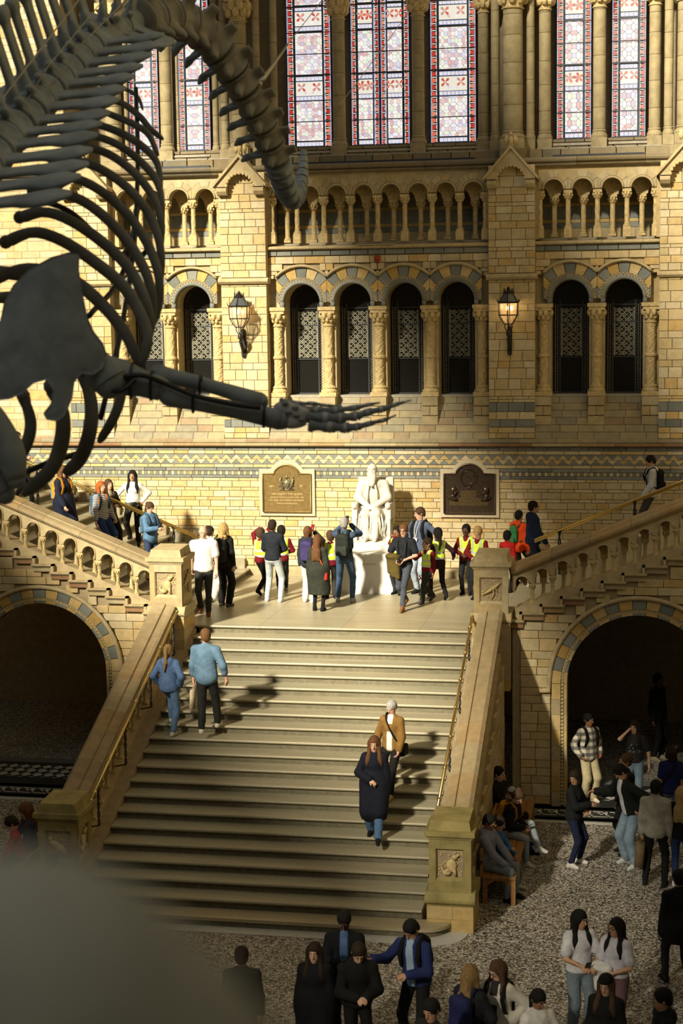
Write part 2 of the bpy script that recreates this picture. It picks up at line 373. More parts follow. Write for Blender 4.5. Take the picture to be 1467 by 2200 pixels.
# weathered slope below the windows: stones laid on the incline
SLY0, SLZ0, SLY1, SLZ1 = 5.965, 6.265, 6.42, 7.19
sang = math.atan2(SLY1-SLY0, SLZ1-SLZ0); slen = math.hypot(SLY1-SLY0, SLZ1-SLZ0)
rg = random.Random(9)
for (bx0, bx1, nw, bc) in BAYS:
    core = MB(); core.prism([(bx0, 6.0, 6.2), (bx0, SLY0+.03, 6.25), (bx0, SLY1+.03, SLZ1-.02), (bx0, 7.0, SLZ1-.02), (bx0, 7.0, 6.2)], (bx1-bx0, 0, 0)); obj('sill_core', core, 'mortar', WB)
    nc = 6
    for k in range(nc):
        x = bx0; s0 = slen*k/nc; sh = slen/nc-.008
        while x < bx1-.02:
            L = rg.uniform(.34, .62)
            if x+L > bx1-.2: L = bx1-x
            p = (x+.004, SLY0+math.sin(sang)*s0, SLZ0+math.cos(sang)*s0)
            o = link('sill_stone', brick_mesh('sill_stone'), WB, tuple(np.array(p)-wloc(WB))); o.scale = (L-.008, .05, sh); o.rotation_euler = (-sang, 0, 0); x += L
    led = MB(); led.box((bx0, 6.40, SLZ1-.02), (bx1, 6.95, SLZ1+.03)); obj('window_ledge', led, 'render_grey', WB)
# ---- columns
def shaft_mesh(kind, r, h, n=20, mats=('stone_carved',)):
    m = MB(); nz = max(8, int(h/.035)); vs = []; fs = []
    for i in range(nz+1):
        z = h*i/nz
        for k in range(n):
            th = 2*PI*k/n
            if kind == 'diamond': d = .10*abs(math.sin(3*th+z*14))*abs(math.sin(3*th-z*14))
            elif kind == 'scroll': d = .09*math.sin(5*th+4*math.sin(z*22))*math.cos(z*30)
            elif kind == 'twist': d = .10*math.sin(4*th+z*26)
            else: d = 0
            rr = r*(1+d); vs.append((rr*math.cos(th), rr*math.sin(th), z))
    for i in range(nz):
        for k in range(n): fs.append((i*n+k, i*n+(k+1) % n, (i+1)*n+(k+1) % n, (i+1)*n+k))
    m.add(vs, fs); return m
def capital(m, z0, z1, r0, r1, c=(0, 0), seed=0):
    """leafy capital: bell with curled leaves"""
    h = z1-z0; m.lathe([(r0*1.15, z0), (r0*1.2, z0+.04*h), (r0, z0+.08*h), (r0*1.05, z0+.3*h), (r0*1.25, z0+.6*h), (r1*.95, z0+h)], (c[0], c[1], 0), 14)
    rg = random.Random(seed)
    for ring, (zz, rr, s) in enumerate(((.45, r0*1.2, .26), (.78, r1*.98, .30))):
        for k in range(8):
            a = 2*PI*(k+.5*ring)/8; m.ell((c[0]+rr*math.cos(a), c[1]+rr*math.sin(a), z0+zz*h), (s*h*.75, s*h*.75, s*h), 6)
def big_column(kind_lo, kind_hi):
    m = MB(); z0 = 0; H = 2.01; r = .105        # base bottom 7.20 to abacus top 9.21
    m.box((-.19, -.19, 0), (.19, .19, .09)); m.lathe([(.185, .09), (.19, .12), (.16, .16), (.15, .18), (.165, .20), (.13, .235), (.115, .25)], n=16)
    a = shaft_mesh(kind_lo, r, .60); m.add([(x, y, z+.25) for x, y, z in a.v], a.f)
    m.lathe([(.115, .84), (.135, .86), (.135, .90), (.115, .92)], n=16)
    b = shaft_mesh(kind_hi, r*.97, .68); m.add([(x, y, z+.91) for x, y, z in b.v], b.f)
    m.lathe([(.115, 1.57), (.13, 1.585), (.115, 1.60)], n=16)
    capital(m, 1.60, 1.87, .10, .17)
    m.box((-.175, -.175, 1.86), (.175, .175, 1.93)); m.box((-.20, -.20, 1.93), (.20, .20, 2.01)); return m.mesh('window_column', ['stone_carved'])
BC = [big_column('scroll', 'scroll'), big_column('diamond', 'diamond')]
def small_column(kind, r=.052, H=1.02, block=.17):
    m = MB(); z = 0
    if block: m.box((-.085, -.085, 0), (.085, .085, block)); z = block
    m.box((-.08, -.08, z), (.08, .08, z+.05)); m.lathe([(.08, z+.05), (.085, z+.075), (.06, z+.10), (.066, z+.115), (r, z+.135)], n=12)
    cz = H-.22; a = shaft_mesh(kind, r, cz-z-.13, 14); m.add([(x, y, zz+z+.13) for x, y, zz in a.v], a.f)
    capital(m, cz, H-.065, r*.95, .085); m.box((-.095, -.095, H-.065), (.095, .095, H)); return m.mesh('arcade_column', ['stone_carved'])
SCF = [small_column('twist'), small_column('scroll')]; SCR = small_column('plain', .055, .90, 0)
# ---- window lattice (shared by the leaded windows)
def lattice():
    m = MB()
    def ribbon(p, q, w=.0045):
        p = np.array(p, float); q = np.array(q, float); d = (q-p)/(np.linalg.norm(q-p)+1e-9); s = np.array([-d[1], d[0]])*w
        m.add([(a[0], -.004, a[1]) for a in (p-s, q-s, q+s, p+s)]+[(a[0], .004, a[1]) for a in (p-s, q-s, q+s, p+s)], [(0,1,2,3), (0,4,5,1), (2,6,7,3), (1,5,6,2), (3,7,4,0)])
    def circ(cx, cz, r, n=10):
        for k in range(n): a, b = 2*PI*k/n, 2*PI*(k+1)/n; ribbon((cx+r*math.cos(a), cz+r*math.sin(a)), (cx+r*math.cos(b), cz+r*math.sin(b)))
    W_, H_ = .42, 1.06; p = .105
    for j in range(int(H_/p)):
        z = j*p
        for i in range(4):
            x = -W_/2+p*i; ribbon((x, z), (x+p, z+p)); ribbon((x, z+p), (x+p, z))
            if (i+j) % 2: circ(x+p/2, z+p/2, .040)
            else: circ(x, z+p/2, .022, 8)
    for x in (-W_/2-.012, W_/2+.012, -W_/2, W_/2): ribbon((x, 0), (x, H_))
    return m.mesh('lattice', ['window_lace'])
LAT = lattice()
def beads():
    m = MB()
    for s in (-1, 1):
        for k in range(30):
            m.ell((s*.305, -.006, .04+k*.064), (.012, .006, .012), 6)
            m.box((s*.305-.045, -.003, .008+k*.064), (s*.305+.045, .003, .012+k*.064))
        for dx in (-.05, .05): m.box((s*.305+dx-.004, -.004, 0), (s*.305+dx+.004, .004, 1.95))
    return m.mesh('border_beads', ['window_lace'])
BEAD = beads()
wn = 0
YG = 6.86; YA = 6.2
for bi, (bx0, bx1, nw, bc) in enumerate(BAYS):
    cs = [bc+(k-(nw-1)/2)*PITW for k in range(nw)]
    pl = MB(); plate(pl, cs[0], PITW, nw, .41, 9.31, lambda x: 10.36, lambda i: 7.2, YA+.16, 7.0)
    for xa, xb in ((bx0, cs[0]-PITW/2), (cs[-1]+PITW/2, bx1)):
        if xb-xa > .005: pl.box((xa, YA+.16, 7.2), (xb, 7.0, 10.36))
    pl.box((bx0, YA+.05, 9.84), (bx1, YA+.2, 10.36))
    obj('window_arcade', pl, 'ashlar', WB)
    dn_ = MB()
    for i, c in enumerate(cs):
        # voussoirs, alternately slate and buff, cut on the line between neighbouring arches
        N = 9
        for k in range(N):
            a0 = PI*k/N+.012; a1 = PI*(k+1)/N-.012; P = []
            for a in np.linspace(a0, a1, 5): P.append((.785*math.cos(a), .785*math.sin(a)))
            for a in np.linspace(a1, a0, 4): P.append((.555*math.cos(a), .555*math.sin(a)))
            lim = PITW/2-.004; P = [(min(max(x, -lim), lim), z) for x, z in P]
            m = MB(); m.prism([(c+x, YA, 9.31+z) for x, z in P][::-1], (0, .18, 0)); obj('voussoir', m, 'slate' if k % 2 == 0 else 'voussoir_buff', WB)
        for k in range(22):      # little chequers around the arch
            for row in (0, 1):
                a0 = PI*(k+.5*row)/22; a1 = a0+PI/44; r0 = .495+.03*row; r1 = r0+.03
                dn_.prism([(c+r*math.cos(a), YA-.002, 9.31+r*math.sin(a)) for r, a in ((r0,a0),(r1,a0),(r1,a1),(r0,a1))], (0, .1, 0))
        bk = MB(); R_ = [(c+r*math.cos(a), YA+.006, 9.31+r*math.sin(a)) for r, a in [(.56, PI*t/16) for t in range(17)]+[(.45, PI*t/16) for t in range(16, -1, -1)]]
        bk.prism(R_[::-1], (0, .16, 0)); obj('arch_ring', bk, 'ashlar', WB)
        rl = MB(); rl.tube([(c+.452*math.cos(PI*t/18), YA+.02, 9.31+.452*math.sin(PI*t/18)) for t in range(19)], .045, 8); 
        for s in (-1, 1): rl.box((c+s*.452-.045, YA-.02, 9.2), (c+s*.452+.045, YA+.1, 9.32))
        obj('roll_mould', rl, 'slate', WB, smooth=True)
        hd = MB(); amin = math.acos(min(1, (PITW/2)/.815))
        path = [(c+.815*math.cos(a), YA-.03, 9.31+.815*math.sin(a)) for a in np.linspace(amin, PI-amin, 19)]; hd.tube(path, .035, 8, flat=1.6); obj('hood_mould', hd, 'stone', WB, smooth=True)
        # the window itself
        wn += 1; wz0 = SLZ1+.04
        wo = empty(f'window_{wn}', (c, YG, wz0), kind='structure')
        g = MB(); P = [(-.42, 0, 0), (.42, 0, 0), (.42, 0, 9.31-wz0)]+[(.42*math.cos(a), 0, 9.31-wz0+.42*math.sin(a)) for a in np.linspace(0, PI, 13)[1:-1]]+[(-.42, 0, 9.31-wz0)]
        g.prism(P, (0, .03, 0)); link('pane', g.mesh('pane', ['window_black']), wo)
        b = MB()
        for x in (-.245, .245): b.box((x-.012, -.03, 0), (x+.012, 0, 2.05))
        for z in (0, .78, 1.55, 1.93): b.box((-.41, -.025, z), (.41, 0, z+.022))
        link('glazing_bars', b.mesh('glazing_bars', ['lead']), wo)
        link('lattice', LAT, wo, (0, -.012, .82), kind='stuff'); link('border_beads', BEAD, wo, (0, -.012, .02), kind='stuff')
    obj('chequer_ring', dn_, 'dark_stone', WB, kind='stuff')
    for i in range(nw+1):
        x = cs[0]-PITW/2+i*PITW; x = min(max(x, bx0+.17), bx1-.17)
        link('window_column', BC[i % 2], WB, tuple(np.array((x, 6.30, 7.20))-wloc(WB)))
        for k in range(3):       # plinth under the column, in courses
            for s in ((0, 1) if k % 2 else (0,)):
                o = link('plinth_block', brick_mesh('ashlar'), WB, tuple(np.array((x-.18+(.18 if s else 0), 6.10, 6.56+k*.213))-wloc(WB))); o.scale = ((.175 if k % 2 else .36), .4, .208)
# ---- blue course, ledge and the little arcade above
ZT = 10.62
for bi, (bx0, bx1, nw, bc) in enumerate(BAYS):
    na = nw*2; pt = (bx1-bx0-.10)/na if nw == 4 else (bx1-bx0-.14)/na
    its = lay(bx0, bx1, 10.345, 10.475, [.13], (.3, .5), mat='slate', seed=40+bi)
    for (x, z, L, h, mt) in its:
        o = link('slate_block', brick_mesh('slate'), WB, tuple(np.array((x+.004, 6.19, z+.004))-wloc(WB))); o.scale = (L-.008, .2, h-.008)
    mould('ledge', WB, [(6.14, 10.475), (6.10, 10.50), (6.10, 10.53), (6.12, 10.555), (6.6, 10.60), (6.6, 10.475)], bx0, bx1, 'stone', 1.2, 50+bi)
    bs = MB(); bs.box((bx0, 6.55, 10.55), (bx1, 7.36, 10.63)); bs.box((bx0, 7.26, 10.6), (bx1, 7.36, 12.2)); obj('arcade_floor', bs, 'render_grey', WB)
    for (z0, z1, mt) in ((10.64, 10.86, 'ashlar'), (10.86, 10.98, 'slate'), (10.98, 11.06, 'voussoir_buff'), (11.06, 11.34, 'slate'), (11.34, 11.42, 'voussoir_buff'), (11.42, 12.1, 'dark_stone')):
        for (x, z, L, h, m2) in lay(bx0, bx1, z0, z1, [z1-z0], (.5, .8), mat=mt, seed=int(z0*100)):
            o = link('band_block', brick_mesh(mt), WB, tuple(np.array((x+.004, 7.24, z+.003))-wloc(WB))); o.scale = (L-.008, .04, h-.006)
    c0 = bc-(na-1)/2*pt
    fp = MB(); plate(fp, c0, pt, na, .215, 11.66, lambda x: 12.15, lambda i: 0, YA, YA+.22, legs=False, seg=10)
    for xa, xb in ((bx0, c0-pt/2), (c0+(na-.5)*pt, bx1)): fp.box((xa, YA, 10.6), (xb, YA+.22, 12.15))
    obj('arcade_front', fp, 'ashlar', WB)
    rp = MB(); plate(rp, c0-pt/2, pt, na+1, .19, 11.55, lambda x: 12.15, lambda i: 0, 6.58, 6.74, legs=False, seg=10); obj('arcade_rear', rp, 'stone_carved', WB)
    for i in range(na):
        c = c0+i*pt
        for k in range(5):
            a0, a1 = PI*k/5+.02, PI*(k+1)/5-.02; lim = pt/2-.003
            P = [(.40*math.cos(a), .40*math.sin(a)) for a in np.linspace(a0, a1, 4)]+[(.265*math.cos(a), .265*math.sin(a)) for a in np.linspace(a1, a0, 4)]
            m = MB(); m.prism([(c+min(max(x, -lim), lim), YA-.012, 11.66+z) for x, z in P][::-1], (0, .05, 0)); obj('voussoir', m, 'ashlar', WB)
        t = MB(); t.tube([(c+.235*math.cos(PI*q/12), YA-.01, 11.66+.235*math.sin(PI*q/12)) for q in range(13)], .024, 6); obj('arch_roll', t, 'stone', WB, smooth=True)
        link('arcade_column', SCR, WB, tuple(np.array((c, 6.66, 10.655))-wloc(WB)))
    for i in range(na+1):
        x = min(max(c0-pt/2+i*pt, bx0+.09), bx1-.09); link('arcade_column', SCF[i % 2], WB, tuple(np.array((x, 6.30, 10.625))-wloc(WB)))
# ---- cornice and the ledge that carries the great windows
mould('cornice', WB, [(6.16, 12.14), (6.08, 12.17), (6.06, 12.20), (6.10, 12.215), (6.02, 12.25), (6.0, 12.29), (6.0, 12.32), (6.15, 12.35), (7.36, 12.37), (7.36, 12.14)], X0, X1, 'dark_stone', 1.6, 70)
for (bx0, bx1, nw, bc) in BAYS:
    for (y, z, h, mt, sd) in ((6.62, 12.37, .19, 'dark_stone', 71), (6.72, 12.56, .03, 'render_grey', 72), (6.85, 12.56, .15, 'dark_stone', 73), (6.85, 12.71, .07, 'dark_stone', 74)):
        for (x, zz, L, hh, m2) in lay(bx0-.2, bx1+.2, z, z+h, [h], (.4, .62), mat=mt, seed=sd):
            o = link('course_block', brick_mesh(mt), WB, tuple(np.array((x+.003, y, zz+.003))-wloc(WB))); o.scale = (L-.006, .5, hh-.005)
    rw = MB(); a_ = bx0+.35; b_2 = bx1-.35; rw.box((a_, 6.50, 12.37), (b_2, 6.62, 12.42)); obj('roof_rail', rw, 'steel_dark', WB)
# ---- stained glass
YS = 7.12
SHW = {}
def petal(m, cx, cz, ang, L, w, mi):
    d = np.array([math.cos(ang), math.sin(ang)]); s = np.array([-d[1], d[0]]); c = np.array([cx, cz])
    P = [c, c+d*L*.45+s*w*.75, c+d*L*.8+s*w, c+d*L, c+d*L*.8-s*w, c+d*L*.45-s*w*.75]; m.prism([(p[0], -.012, p[1]) for p in P][::-1], (0, .01, 0), mi)
def glass_light(w, H, off):
    """one light of patterned glass, origin bottom centre. materials: pale, red, cream, blue, white, petal, lead"""
    m = MB(); bw = .16*min(1, w/.8)
    def q(x0, z0, x1, z1, mi, y=0.0): m.prism([(x0, y, z0), (x1, y, z0), (x1, y, z1), (x0, y, z1)], (0, .012, 0), mi)
    hw = w/2; m.box((-hw, .014, 0), (hw, .03, H), 6)
    rg = random.Random(int(w*1000)+off)
    for s in (-1, 1):       # borders: blue strips, red and cream wavy pieces
        e = s*hw; i = s*(hw-bw)
        for k in range(int(H/.055)):
            z = k*.055; q(min(e, e-s*.024), z+.003, max(e, e-s*.024), z+.052, 3); q(min(i, i+s*.02), z+.003, max(i, i+s*.02), z+.052, 3)
        a, b = sorted((e-s*.028, i+s*.024)); n = 0; z = .01
        while z < H-.1:
            red = [(e-s*.03, 0, z), (e-s*.03, 0, z+.115), (i+s*.05, 0, z+.09), (i+s*.045, 0, z+.03)]
            if s > 0: red = red[::-1]
            m.prism(red[::-1], (0, .010, 0), 1)
            cr = [(i+s*.026, 0, z+.0), (i+s*.04, 0, z+.03), (i+s*.045, 0, z+.09), (i+s*.026, 0, z+.12)]
            if s > 0: cr = cr[::-1]
            m.prism(cr, (0, .010, 0), 2); q(a+.003, z+.122, b-.003, z+.138, 2); z += .145
    fw_ = hw-bw-.03
    def field(z0, z1):
        n = max(2, int(round(2*fw_/.172))); P_ = 2*fw_/n; s_ = P_*.25; nz = int((z1-z0)/P_)+2
        def poly(pts):
            pts = [(min(max(x, -fw_), fw_), min(max(z, z0), z1)) for x, z in pts]; cx = sum(p[0] for p in pts)/len(pts); cz = sum(p[1] for p in pts)/len(pts)
            if max(p[0] for p in pts)-min(p[0] for p in pts) < .01 or max(p[1] for p in pts)-min(p[1] for p in pts) < .01: return
            m.prism([(cx+(x-cx)*.94, 0, cz+(z-cz)*.94) for x, z in pts], (0, .012, 0), 0)
        for j in range(nz):
            for i in range(n+1):
                x = -fw_+i*P_; z = z0+j*P_; h = P_/2
                poly([(x-s_, z-s_), (x+s_, z-s_), (x+s_, z+s_), (x-s_, z+s_)])
                if i < n: poly([(x+s_, z-s_), (x+h, z-h), (x+P_-s_, z-s_), (x+P_-s_, z+s_), (x+h, z+h), (x+s_, z+s_)])
                poly([(x-s_, z+s_), (x+s_, z+s_), (x+h, z+h), (x+s_, z+P_-s_), (x-s_, z+P_-s_), (x-h, z+h)])
    def discs(z):
        q(-fw_, z-.045, fw_, z+.045, 3, .004); n = max(4, int(2*fw_/.082)); px = 2*fw_/n
        for i in range(n):
            c = -fw_+px*(i+.5); m.prism([(c+.034*math.cos(t), -.006, z+.034*math.sin(t)) for t in np.linspace(0, 2*PI, 11)[:-1]], (0, .01, 0), 4)
            m.prism([(c+.012*math.cos(t)+.004, -.010, z+.012*math.sin(t)+.004) for t in np.linspace(0, 2*PI, 7)[:-1]], (0, .006, 0), 5)
    def flowers(z):
        q(-fw_, z-.155, fw_, z+.155, 2, .006)
        for s in (-1, 1):
            cx = s*fw_*.5
            if off % 2:
                for k in range(5): petal(m, cx, z+.02, PI/2+k*2*PI/5+s*.2, .115, .032, 5)
            else:
                for k in range(4): petal(m, cx+s*.02, z+.03, PI/4+k*PI/2, .12, .03, 5)
                petal(m, cx-s*.02, z-.05, -PI/2-s*.9, .10, .03, 0)
    discs(.075); field(.15, 1.02); discs(1.09); flowers(1.30); discs(1.52); field(1.60, 2.52); discs(2.62); flowers(2.84); discs(3.06); field(3.14, H-.02)
    return m.mesh('stained_glass', ['glass_pale', 'glass_red', 'glass_cream', 'glass_blue', 'glass_white', 'glass_petal', 'lead'])
GH = 4.6
for k, (xl, xr, yb_, lights) in enumerate(((280, 342, 309, 1), (387, 452, 305, 1), (620, 712, 297.5, 1), (755, 881, 293.5, 2), (926, 1022, 288.5, 1), (1196, 1269, 279, 1), (1314, 1386, 275.5, 1))):
    A = onY(xl, yb_+1, YS); B_ = onY(xr, yb_-1, YS); w = B_[0]-A[0]; cx = (A[0]+B_[0])/2; wn += 1
    wo = empty(f'window_{wn}', (cx, YS, 12.80), kind='structure')
    for j in range(lights):
        lw = w/lights; link('stained_glass', glass_light(lw-.03 if lights > 1 else lw, GH, k+j), wo, ((j-(lights-1)/2)*lw, 0, 0), kind='stuff')
    b = MB()
    for z in (0, .28+.28, 1.02, 1.58, 2.05, 2.52, 3.08, 3.55, 4.05): b.box((-w/2, -.035, z), (w/2, -.01, z+(.032 if z in (1.58, 3.08) else .018)))
    for s in (-1, 1):
        bw = .16*min(1, w/lights/.8); b.box((s*(w/2-bw)-.012, -.03, 0), (s*(w/2-bw)+.012, -.008, GH))
    if lights == 2: b.box((-.022, -.04, 0), (.022, -.01, GH))
    link('saddle_bars', b.mesh('saddle_bars', ['lead']), wo)
    sl_ = MB(); sl_.prism([(-w/2-.06, -.3, -.16), (-w/2-.06, -.3, -.12), (-w/2-.06, .02, .01), (-w/2-.06, .2, .01), (-w/2-.06, .2, -.16)], (w+.12, 0, 0)); link('sill', sl_.mesh('sill', ['render_grey']), wo)
# ---- great shafts between the windows
SHAFTS = [(221, 262, 6.7), (263, 276, 6.85), (342, 371, 6.78), (376, 385, 6.95), (455, 470, 6.85), (473, 492, 6.7), (495, 534, 6.45), (542, 561, 6.6), (580, 598, 6.8), (713, 744, 6.78), (883, 914, 6.78), (1025, 1052, 6.8), (1053, 1075, 6.6), (1077, 1126, 6.45), (1129, 1149, 6.6), (1155, 1185, 6.8), (1271, 1303, 6.78), (1391, 1421, 6.8), (1424, 1447, 6.6), (1450, 1495, 6.45)]
for (xl, xr, ys) in SHAFTS:
    yb_ = 265; a = onY(xl, yb_, ys+.1)[0]; b = onY(xr, yb_, ys+.1)[0]; r = (b-a)/2*.86; c = (a+b)/2; rb = (b-a)/2*1.08
    t = empty('wall_shaft', (c, ys+.15, 12.37), kind='structure')
    m = MB(); m.box((-rb, -rb, 0), (rb, .45, .20)); m.box((-rb*.98, -rb*.98, .205), (rb*.98, .45, .42)); m.lathe([(rb*1.02, .42), (rb*1.06, .46), (rb*.92, .51), (r*1.02, .54), (r*1.12, .57), (r*1.0, .60)], n=18)
    link('shaft_base', m.mesh('shaft_base', ['stone_shaft']), t)
    z = .60; rgx = random.Random(xl)
    while z < 6:
        h = rgx.uniform(.38, .62)
        if z < 3.25 < z+h: h = 3.25-z if 3.25-z > .1 else h
        d = MB(); d.lathe([(r*.985, z+.003), (r, z+.012), (r, z+h-.012), (r*.985, z+h-.003)], n=18); link('drum', d.mesh('drum', ['stone_shaft'], True), t); z += h
    if xr-xl > 24:
        cp = MB(); capital(cp, 3.18, 3.62, r*1.0, r*1.35); cp.box((-r*1.4, -r*1.4, 3.60), (r*1.4, .4, 3.74)); link('capital', cp.mesh('capital', ['stone_carved']), t)
# ---- piers with gabled heads
def bird():
    m = MB(); m.ell((0, 0, .13), (.05, .06, .11), 10); m.ell((0, -.045, .26), (.036, .045, .045), 8); m.tube([(0, -.08, .262), (0, -.12, .245)], [.014, .004], 6)
    for s in (-1, 1):
        m.prism([(s*.03, .01, .22), (s*.12, .03, .24), (s*.15, .03, .15), (s*.12, .03, .02), (s*.06, .02, .05)][::s], (0, .035, 0))
        m.tube([(s*.025, -.02, .06), (s*.025, -.03, 0)], .014, 6)
    m.prism([(-.035, .05, .08), (.035, .05, .08), (.045, .1, -.04), (-.045, .1, -.04)], (0, .02, .01)); return m.mesh('bird_finial', ['stone_carved'], True)
BIRD = bird()
PIERS = [(-7.34, -6.30, 'leftmost brick pier with gabled head, half hidden behind the whale ribs'), (-3.69, -2.64, 'sunlit brick pier with gabled head carrying the left wall lantern'), (2.33, 3.34, 'shaded brick pier with gabled head carrying the right wall lantern'), (5.995, 7.03, 'brick pier cut by the right edge of the picture')]
for k, (px0, px1, lab) in enumerate(PIERS):
    P = empty('brick_pier', ((px0+px1)/2, YW, 6.2), lab, 'pier', 'gabled brick piers of the back wall'); pc = (px0+px1)/2
    m = MB(); m.box((px0+.01, YW+.04, 6.2), (px1-.01, 7.3, 12.2)); obj('core', m, 'mortar', P)
    its = []
    z = 6.27; hs = [.15, .235, .15, .235, .16, .235]
    def add(z0, z1, h, mt='brick', sd=0, ln=(.24, .40)): its.extend(lay(px0, px1, z0, z1, h, ln, mat=mt, seed=sd+k*97))
    add(6.27, 6.52, [.125], sd=1); add(6.52, 6.69, [.17], 'slate', 2); add(6.69, 6.86, [.17], sd=3); add(6.86, 7.07, [.21], 'slate', 4); add(7.07, 7.20, [.065], sd=5, ln=(.3, .4)); add(7.20, 9.74, [.15, .235, .235], sd=6); add(9.88, 11.72, [.16, .16, .16, .08, .16, .24], sd=7); add(11.72, 12.2, [.235], sd=8)
    build_bricks(P, its, YW+.04, ident, cap=300)
    sd_ = MB(); sd_.box((px1-.012, YW+.03, 6.2), (px1, 7.0, 12.2)); sd_.box((px0, YW+.03, 6.2), (px0+.012, 7.0, 12.2)); obj('return_face', sd_, 'ashlar', P)
    bm_ = MB(); bm_.prism([(px0-.05, 6.2, 9.74), (px0-.05, 5.95, 9.74), (px0-.05, 5.90, 9.79), (px0-.05, 5.90, 9.82), (px0-.05, 5.94, 9.87), (px0-.05, 6.2, 9.88)], (px1-px0+.1, 0, 0)); obj('band_mould', bm_, 'stone', P)
    zg = 11.95; ap = 12.60; hw = (px1-px0)/2+.03
    g = MB(); plate(g, pc, 2*hw-.02, 1, .31, 11.86, lambda x: ap-.06-(ap-zg-.02)*abs(x-pc)/hw, lambda i: 11.86, 5.80, 6.0, seg=12, legs=False); obj('gable', g, 'stone', P)
    for s in (-1, 1):
        cbm = MB(); xa, xb = sorted((pc+s*(hw-.02), pc+s*.31)); cbm.prism([(xa, 5.80, 11.88), (xa, 5.80, 11.78), (xa, 5.86, 11.71), (xa, 5.97, 11.69), (xa, 6.0, 11.75), (xa, 6.0, 11.88)], (xb-xa, 0, 0)); obj('corbel', cbm, 'stone', P)
        rf = MB(); rf.prism([(pc, 5.74, ap), (pc+s*(hw+.05), 5.74, zg-.02), (pc+s*(hw+.05), 5.74, zg-.09), (pc, 5.74, ap-.08)][::s], (0, .46, 0)); obj('gable_coping', rf, 'stone', P)
    sc = MB()
    for q in range(11): a = PI*(q+.5)/11; sc.ell((pc+.31*math.cos(a), 5.80, 11.86+.31*math.sin(a)), (.035, .02, .035), 6)
    obj('scalloped_edge', sc, 'stone_carved', P); link('bird_finial', BIRD, P, (0, -.10, ap-6.2-.02))
# brick wall running on to the left of the leftmost pier
wl2 = MB(); wl2.box((-11, YW+.2, 6.2), (-7.34, 7.4, 19)); WL2 = obj('wall_back_left', wl2, 'mortar', kind='structure')
build_bricks(WL2, lay(-10.2, -7.34, 6.3, 17.5, [.15, .235, .15, .15], (.3, .55), seed=90), YW+.24, ident, cap=300)
# fire alarm sounder
fa = empty('alarm_sounder', (onY(811, 556, 6.2)[0], 6.18, 10.20), 'small red alarm sounder with a bent conduit above the window arches', 'alarm')
m = MB(); m.box((-.06, -.05, -.02), (.06, 0, .12)); m.lathe([(.04, 0), (.045, .02), (.03, .05)], (0, -.06, .03), 10); link('sounder', m.mesh('sounder', [simple('red_plastic', (.35, .05, .03), .5)]), fa)
m = MB(); m.tube([(0, -.01, -.02), (0, -.01, -.18), (.07, -.01, -.24)], .008, 6); m.tube([(0, -.01, -.18), (-.07, -.01, -.24)], .008, 6); link('conduit', m.mesh('conduit', ['iron']), fa)
tr0, tr1 = onY(764, 524, 6.12), onY(846, 521, 6.12)
m = MB(); m.box((tr0[0], 6.08, 10.545), (tr1[0], 6.16, 10.575)); o = obj('ledge_tray', m, 'string_red'); o['label'] = 'thin red-brown tray lying on the ledge below the small arcade'; o['category'] = 'tray'
# ================================================================== GRAND STAIRCASE
XA = -.06
ST = empty('grand_staircase', (XA, -3.7, 0), 'broad stone flight of twenty-one worn steps rising to the statue landing', 'staircase')
def step_prof(y, z, back, rise=RS):
    return [(back, z-rise), (y+.05, z-rise), (y+.05, z-.05), (y+.012, z-.05), (y-.008, z-.038), (y-.014, z-.022), (y-.008, z-.004), (y+.01, z), (back, z)]
def tread_prof(y, z, back): return [(back, z-.05), (y+.012, z-.05), (y-.008, z-.038), (y-.014, z-.022), (y-.008, z-.004), (y+.01, z), (back, z)]
rg = random.Random(2)
for i in range(1, NS-1):
    y = -i*TR; z = (NS-i)*RS
    m = MB(); m.prism([(XA-2.66, a, b) for a, b in tread_prof(y, z, y+TR+.05)], (5.32, 0, 0)); SP = obj('step', m, 'step_stone', ST)
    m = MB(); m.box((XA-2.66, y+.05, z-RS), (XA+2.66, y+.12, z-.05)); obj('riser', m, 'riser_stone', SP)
# lowest step, with rounded ends that wrap round the newels
def round_step(hw, y0, r, yb):
    P = [(XA-hw+.0, yb), (XA-hw, y0+r)]+[(XA-hw+r-r*math.cos(a), y0+r-r*math.sin(a)) for a in np.linspace(0, PI/2, 9)[1:]]
    return P+[(2*XA-x, y) for x, y in P[::-1]]
yb0 = -20*TR
for (z0, z1, e) in ((0, RS-.05, .03), (RS-.05, RS, 0)):
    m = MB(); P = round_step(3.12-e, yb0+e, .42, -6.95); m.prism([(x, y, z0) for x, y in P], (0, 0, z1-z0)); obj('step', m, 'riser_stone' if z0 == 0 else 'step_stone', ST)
m = MB(); P = round_step(3.36, yb0-.22, .50, -6.95); m.prism([(x, y, 0) for x, y in P], (0, 0, .012)); obj('floor_border', m, 'floor_white', ST)
m = MB(); m.prism([(XA-2.66, -20*TR+.3, 0.0), (XA-2.66, -.1, LZ-.25), (XA-2.66, 0, 0)][::-1], (5.32, 0, 0)); obj('stair_core', m, 'mortar', ST)
# landing
LD = empty('landing', (XA, 3, 0), kind='structure')
for k, (xa, xb) in enumerate(((-3.2, -1.5), (-1.5, .1), (.1, 1.6), (1.6, 3.05))):
    m = MB(); m.prism([(xa+.002, a, b) for a, b in tread_prof(0, LZ, 2.9)], (xb-xa-.004, 0, 0)); obj('slab', m, 'step_stone', LD)
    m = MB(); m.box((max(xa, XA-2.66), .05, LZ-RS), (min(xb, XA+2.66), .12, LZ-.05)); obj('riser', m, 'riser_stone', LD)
    m = MB(); m.box((xa+.002, 2.904, LZ-.15), (xb-.002, 6.0, LZ)); obj('slab', m, 'step_stone', LD)
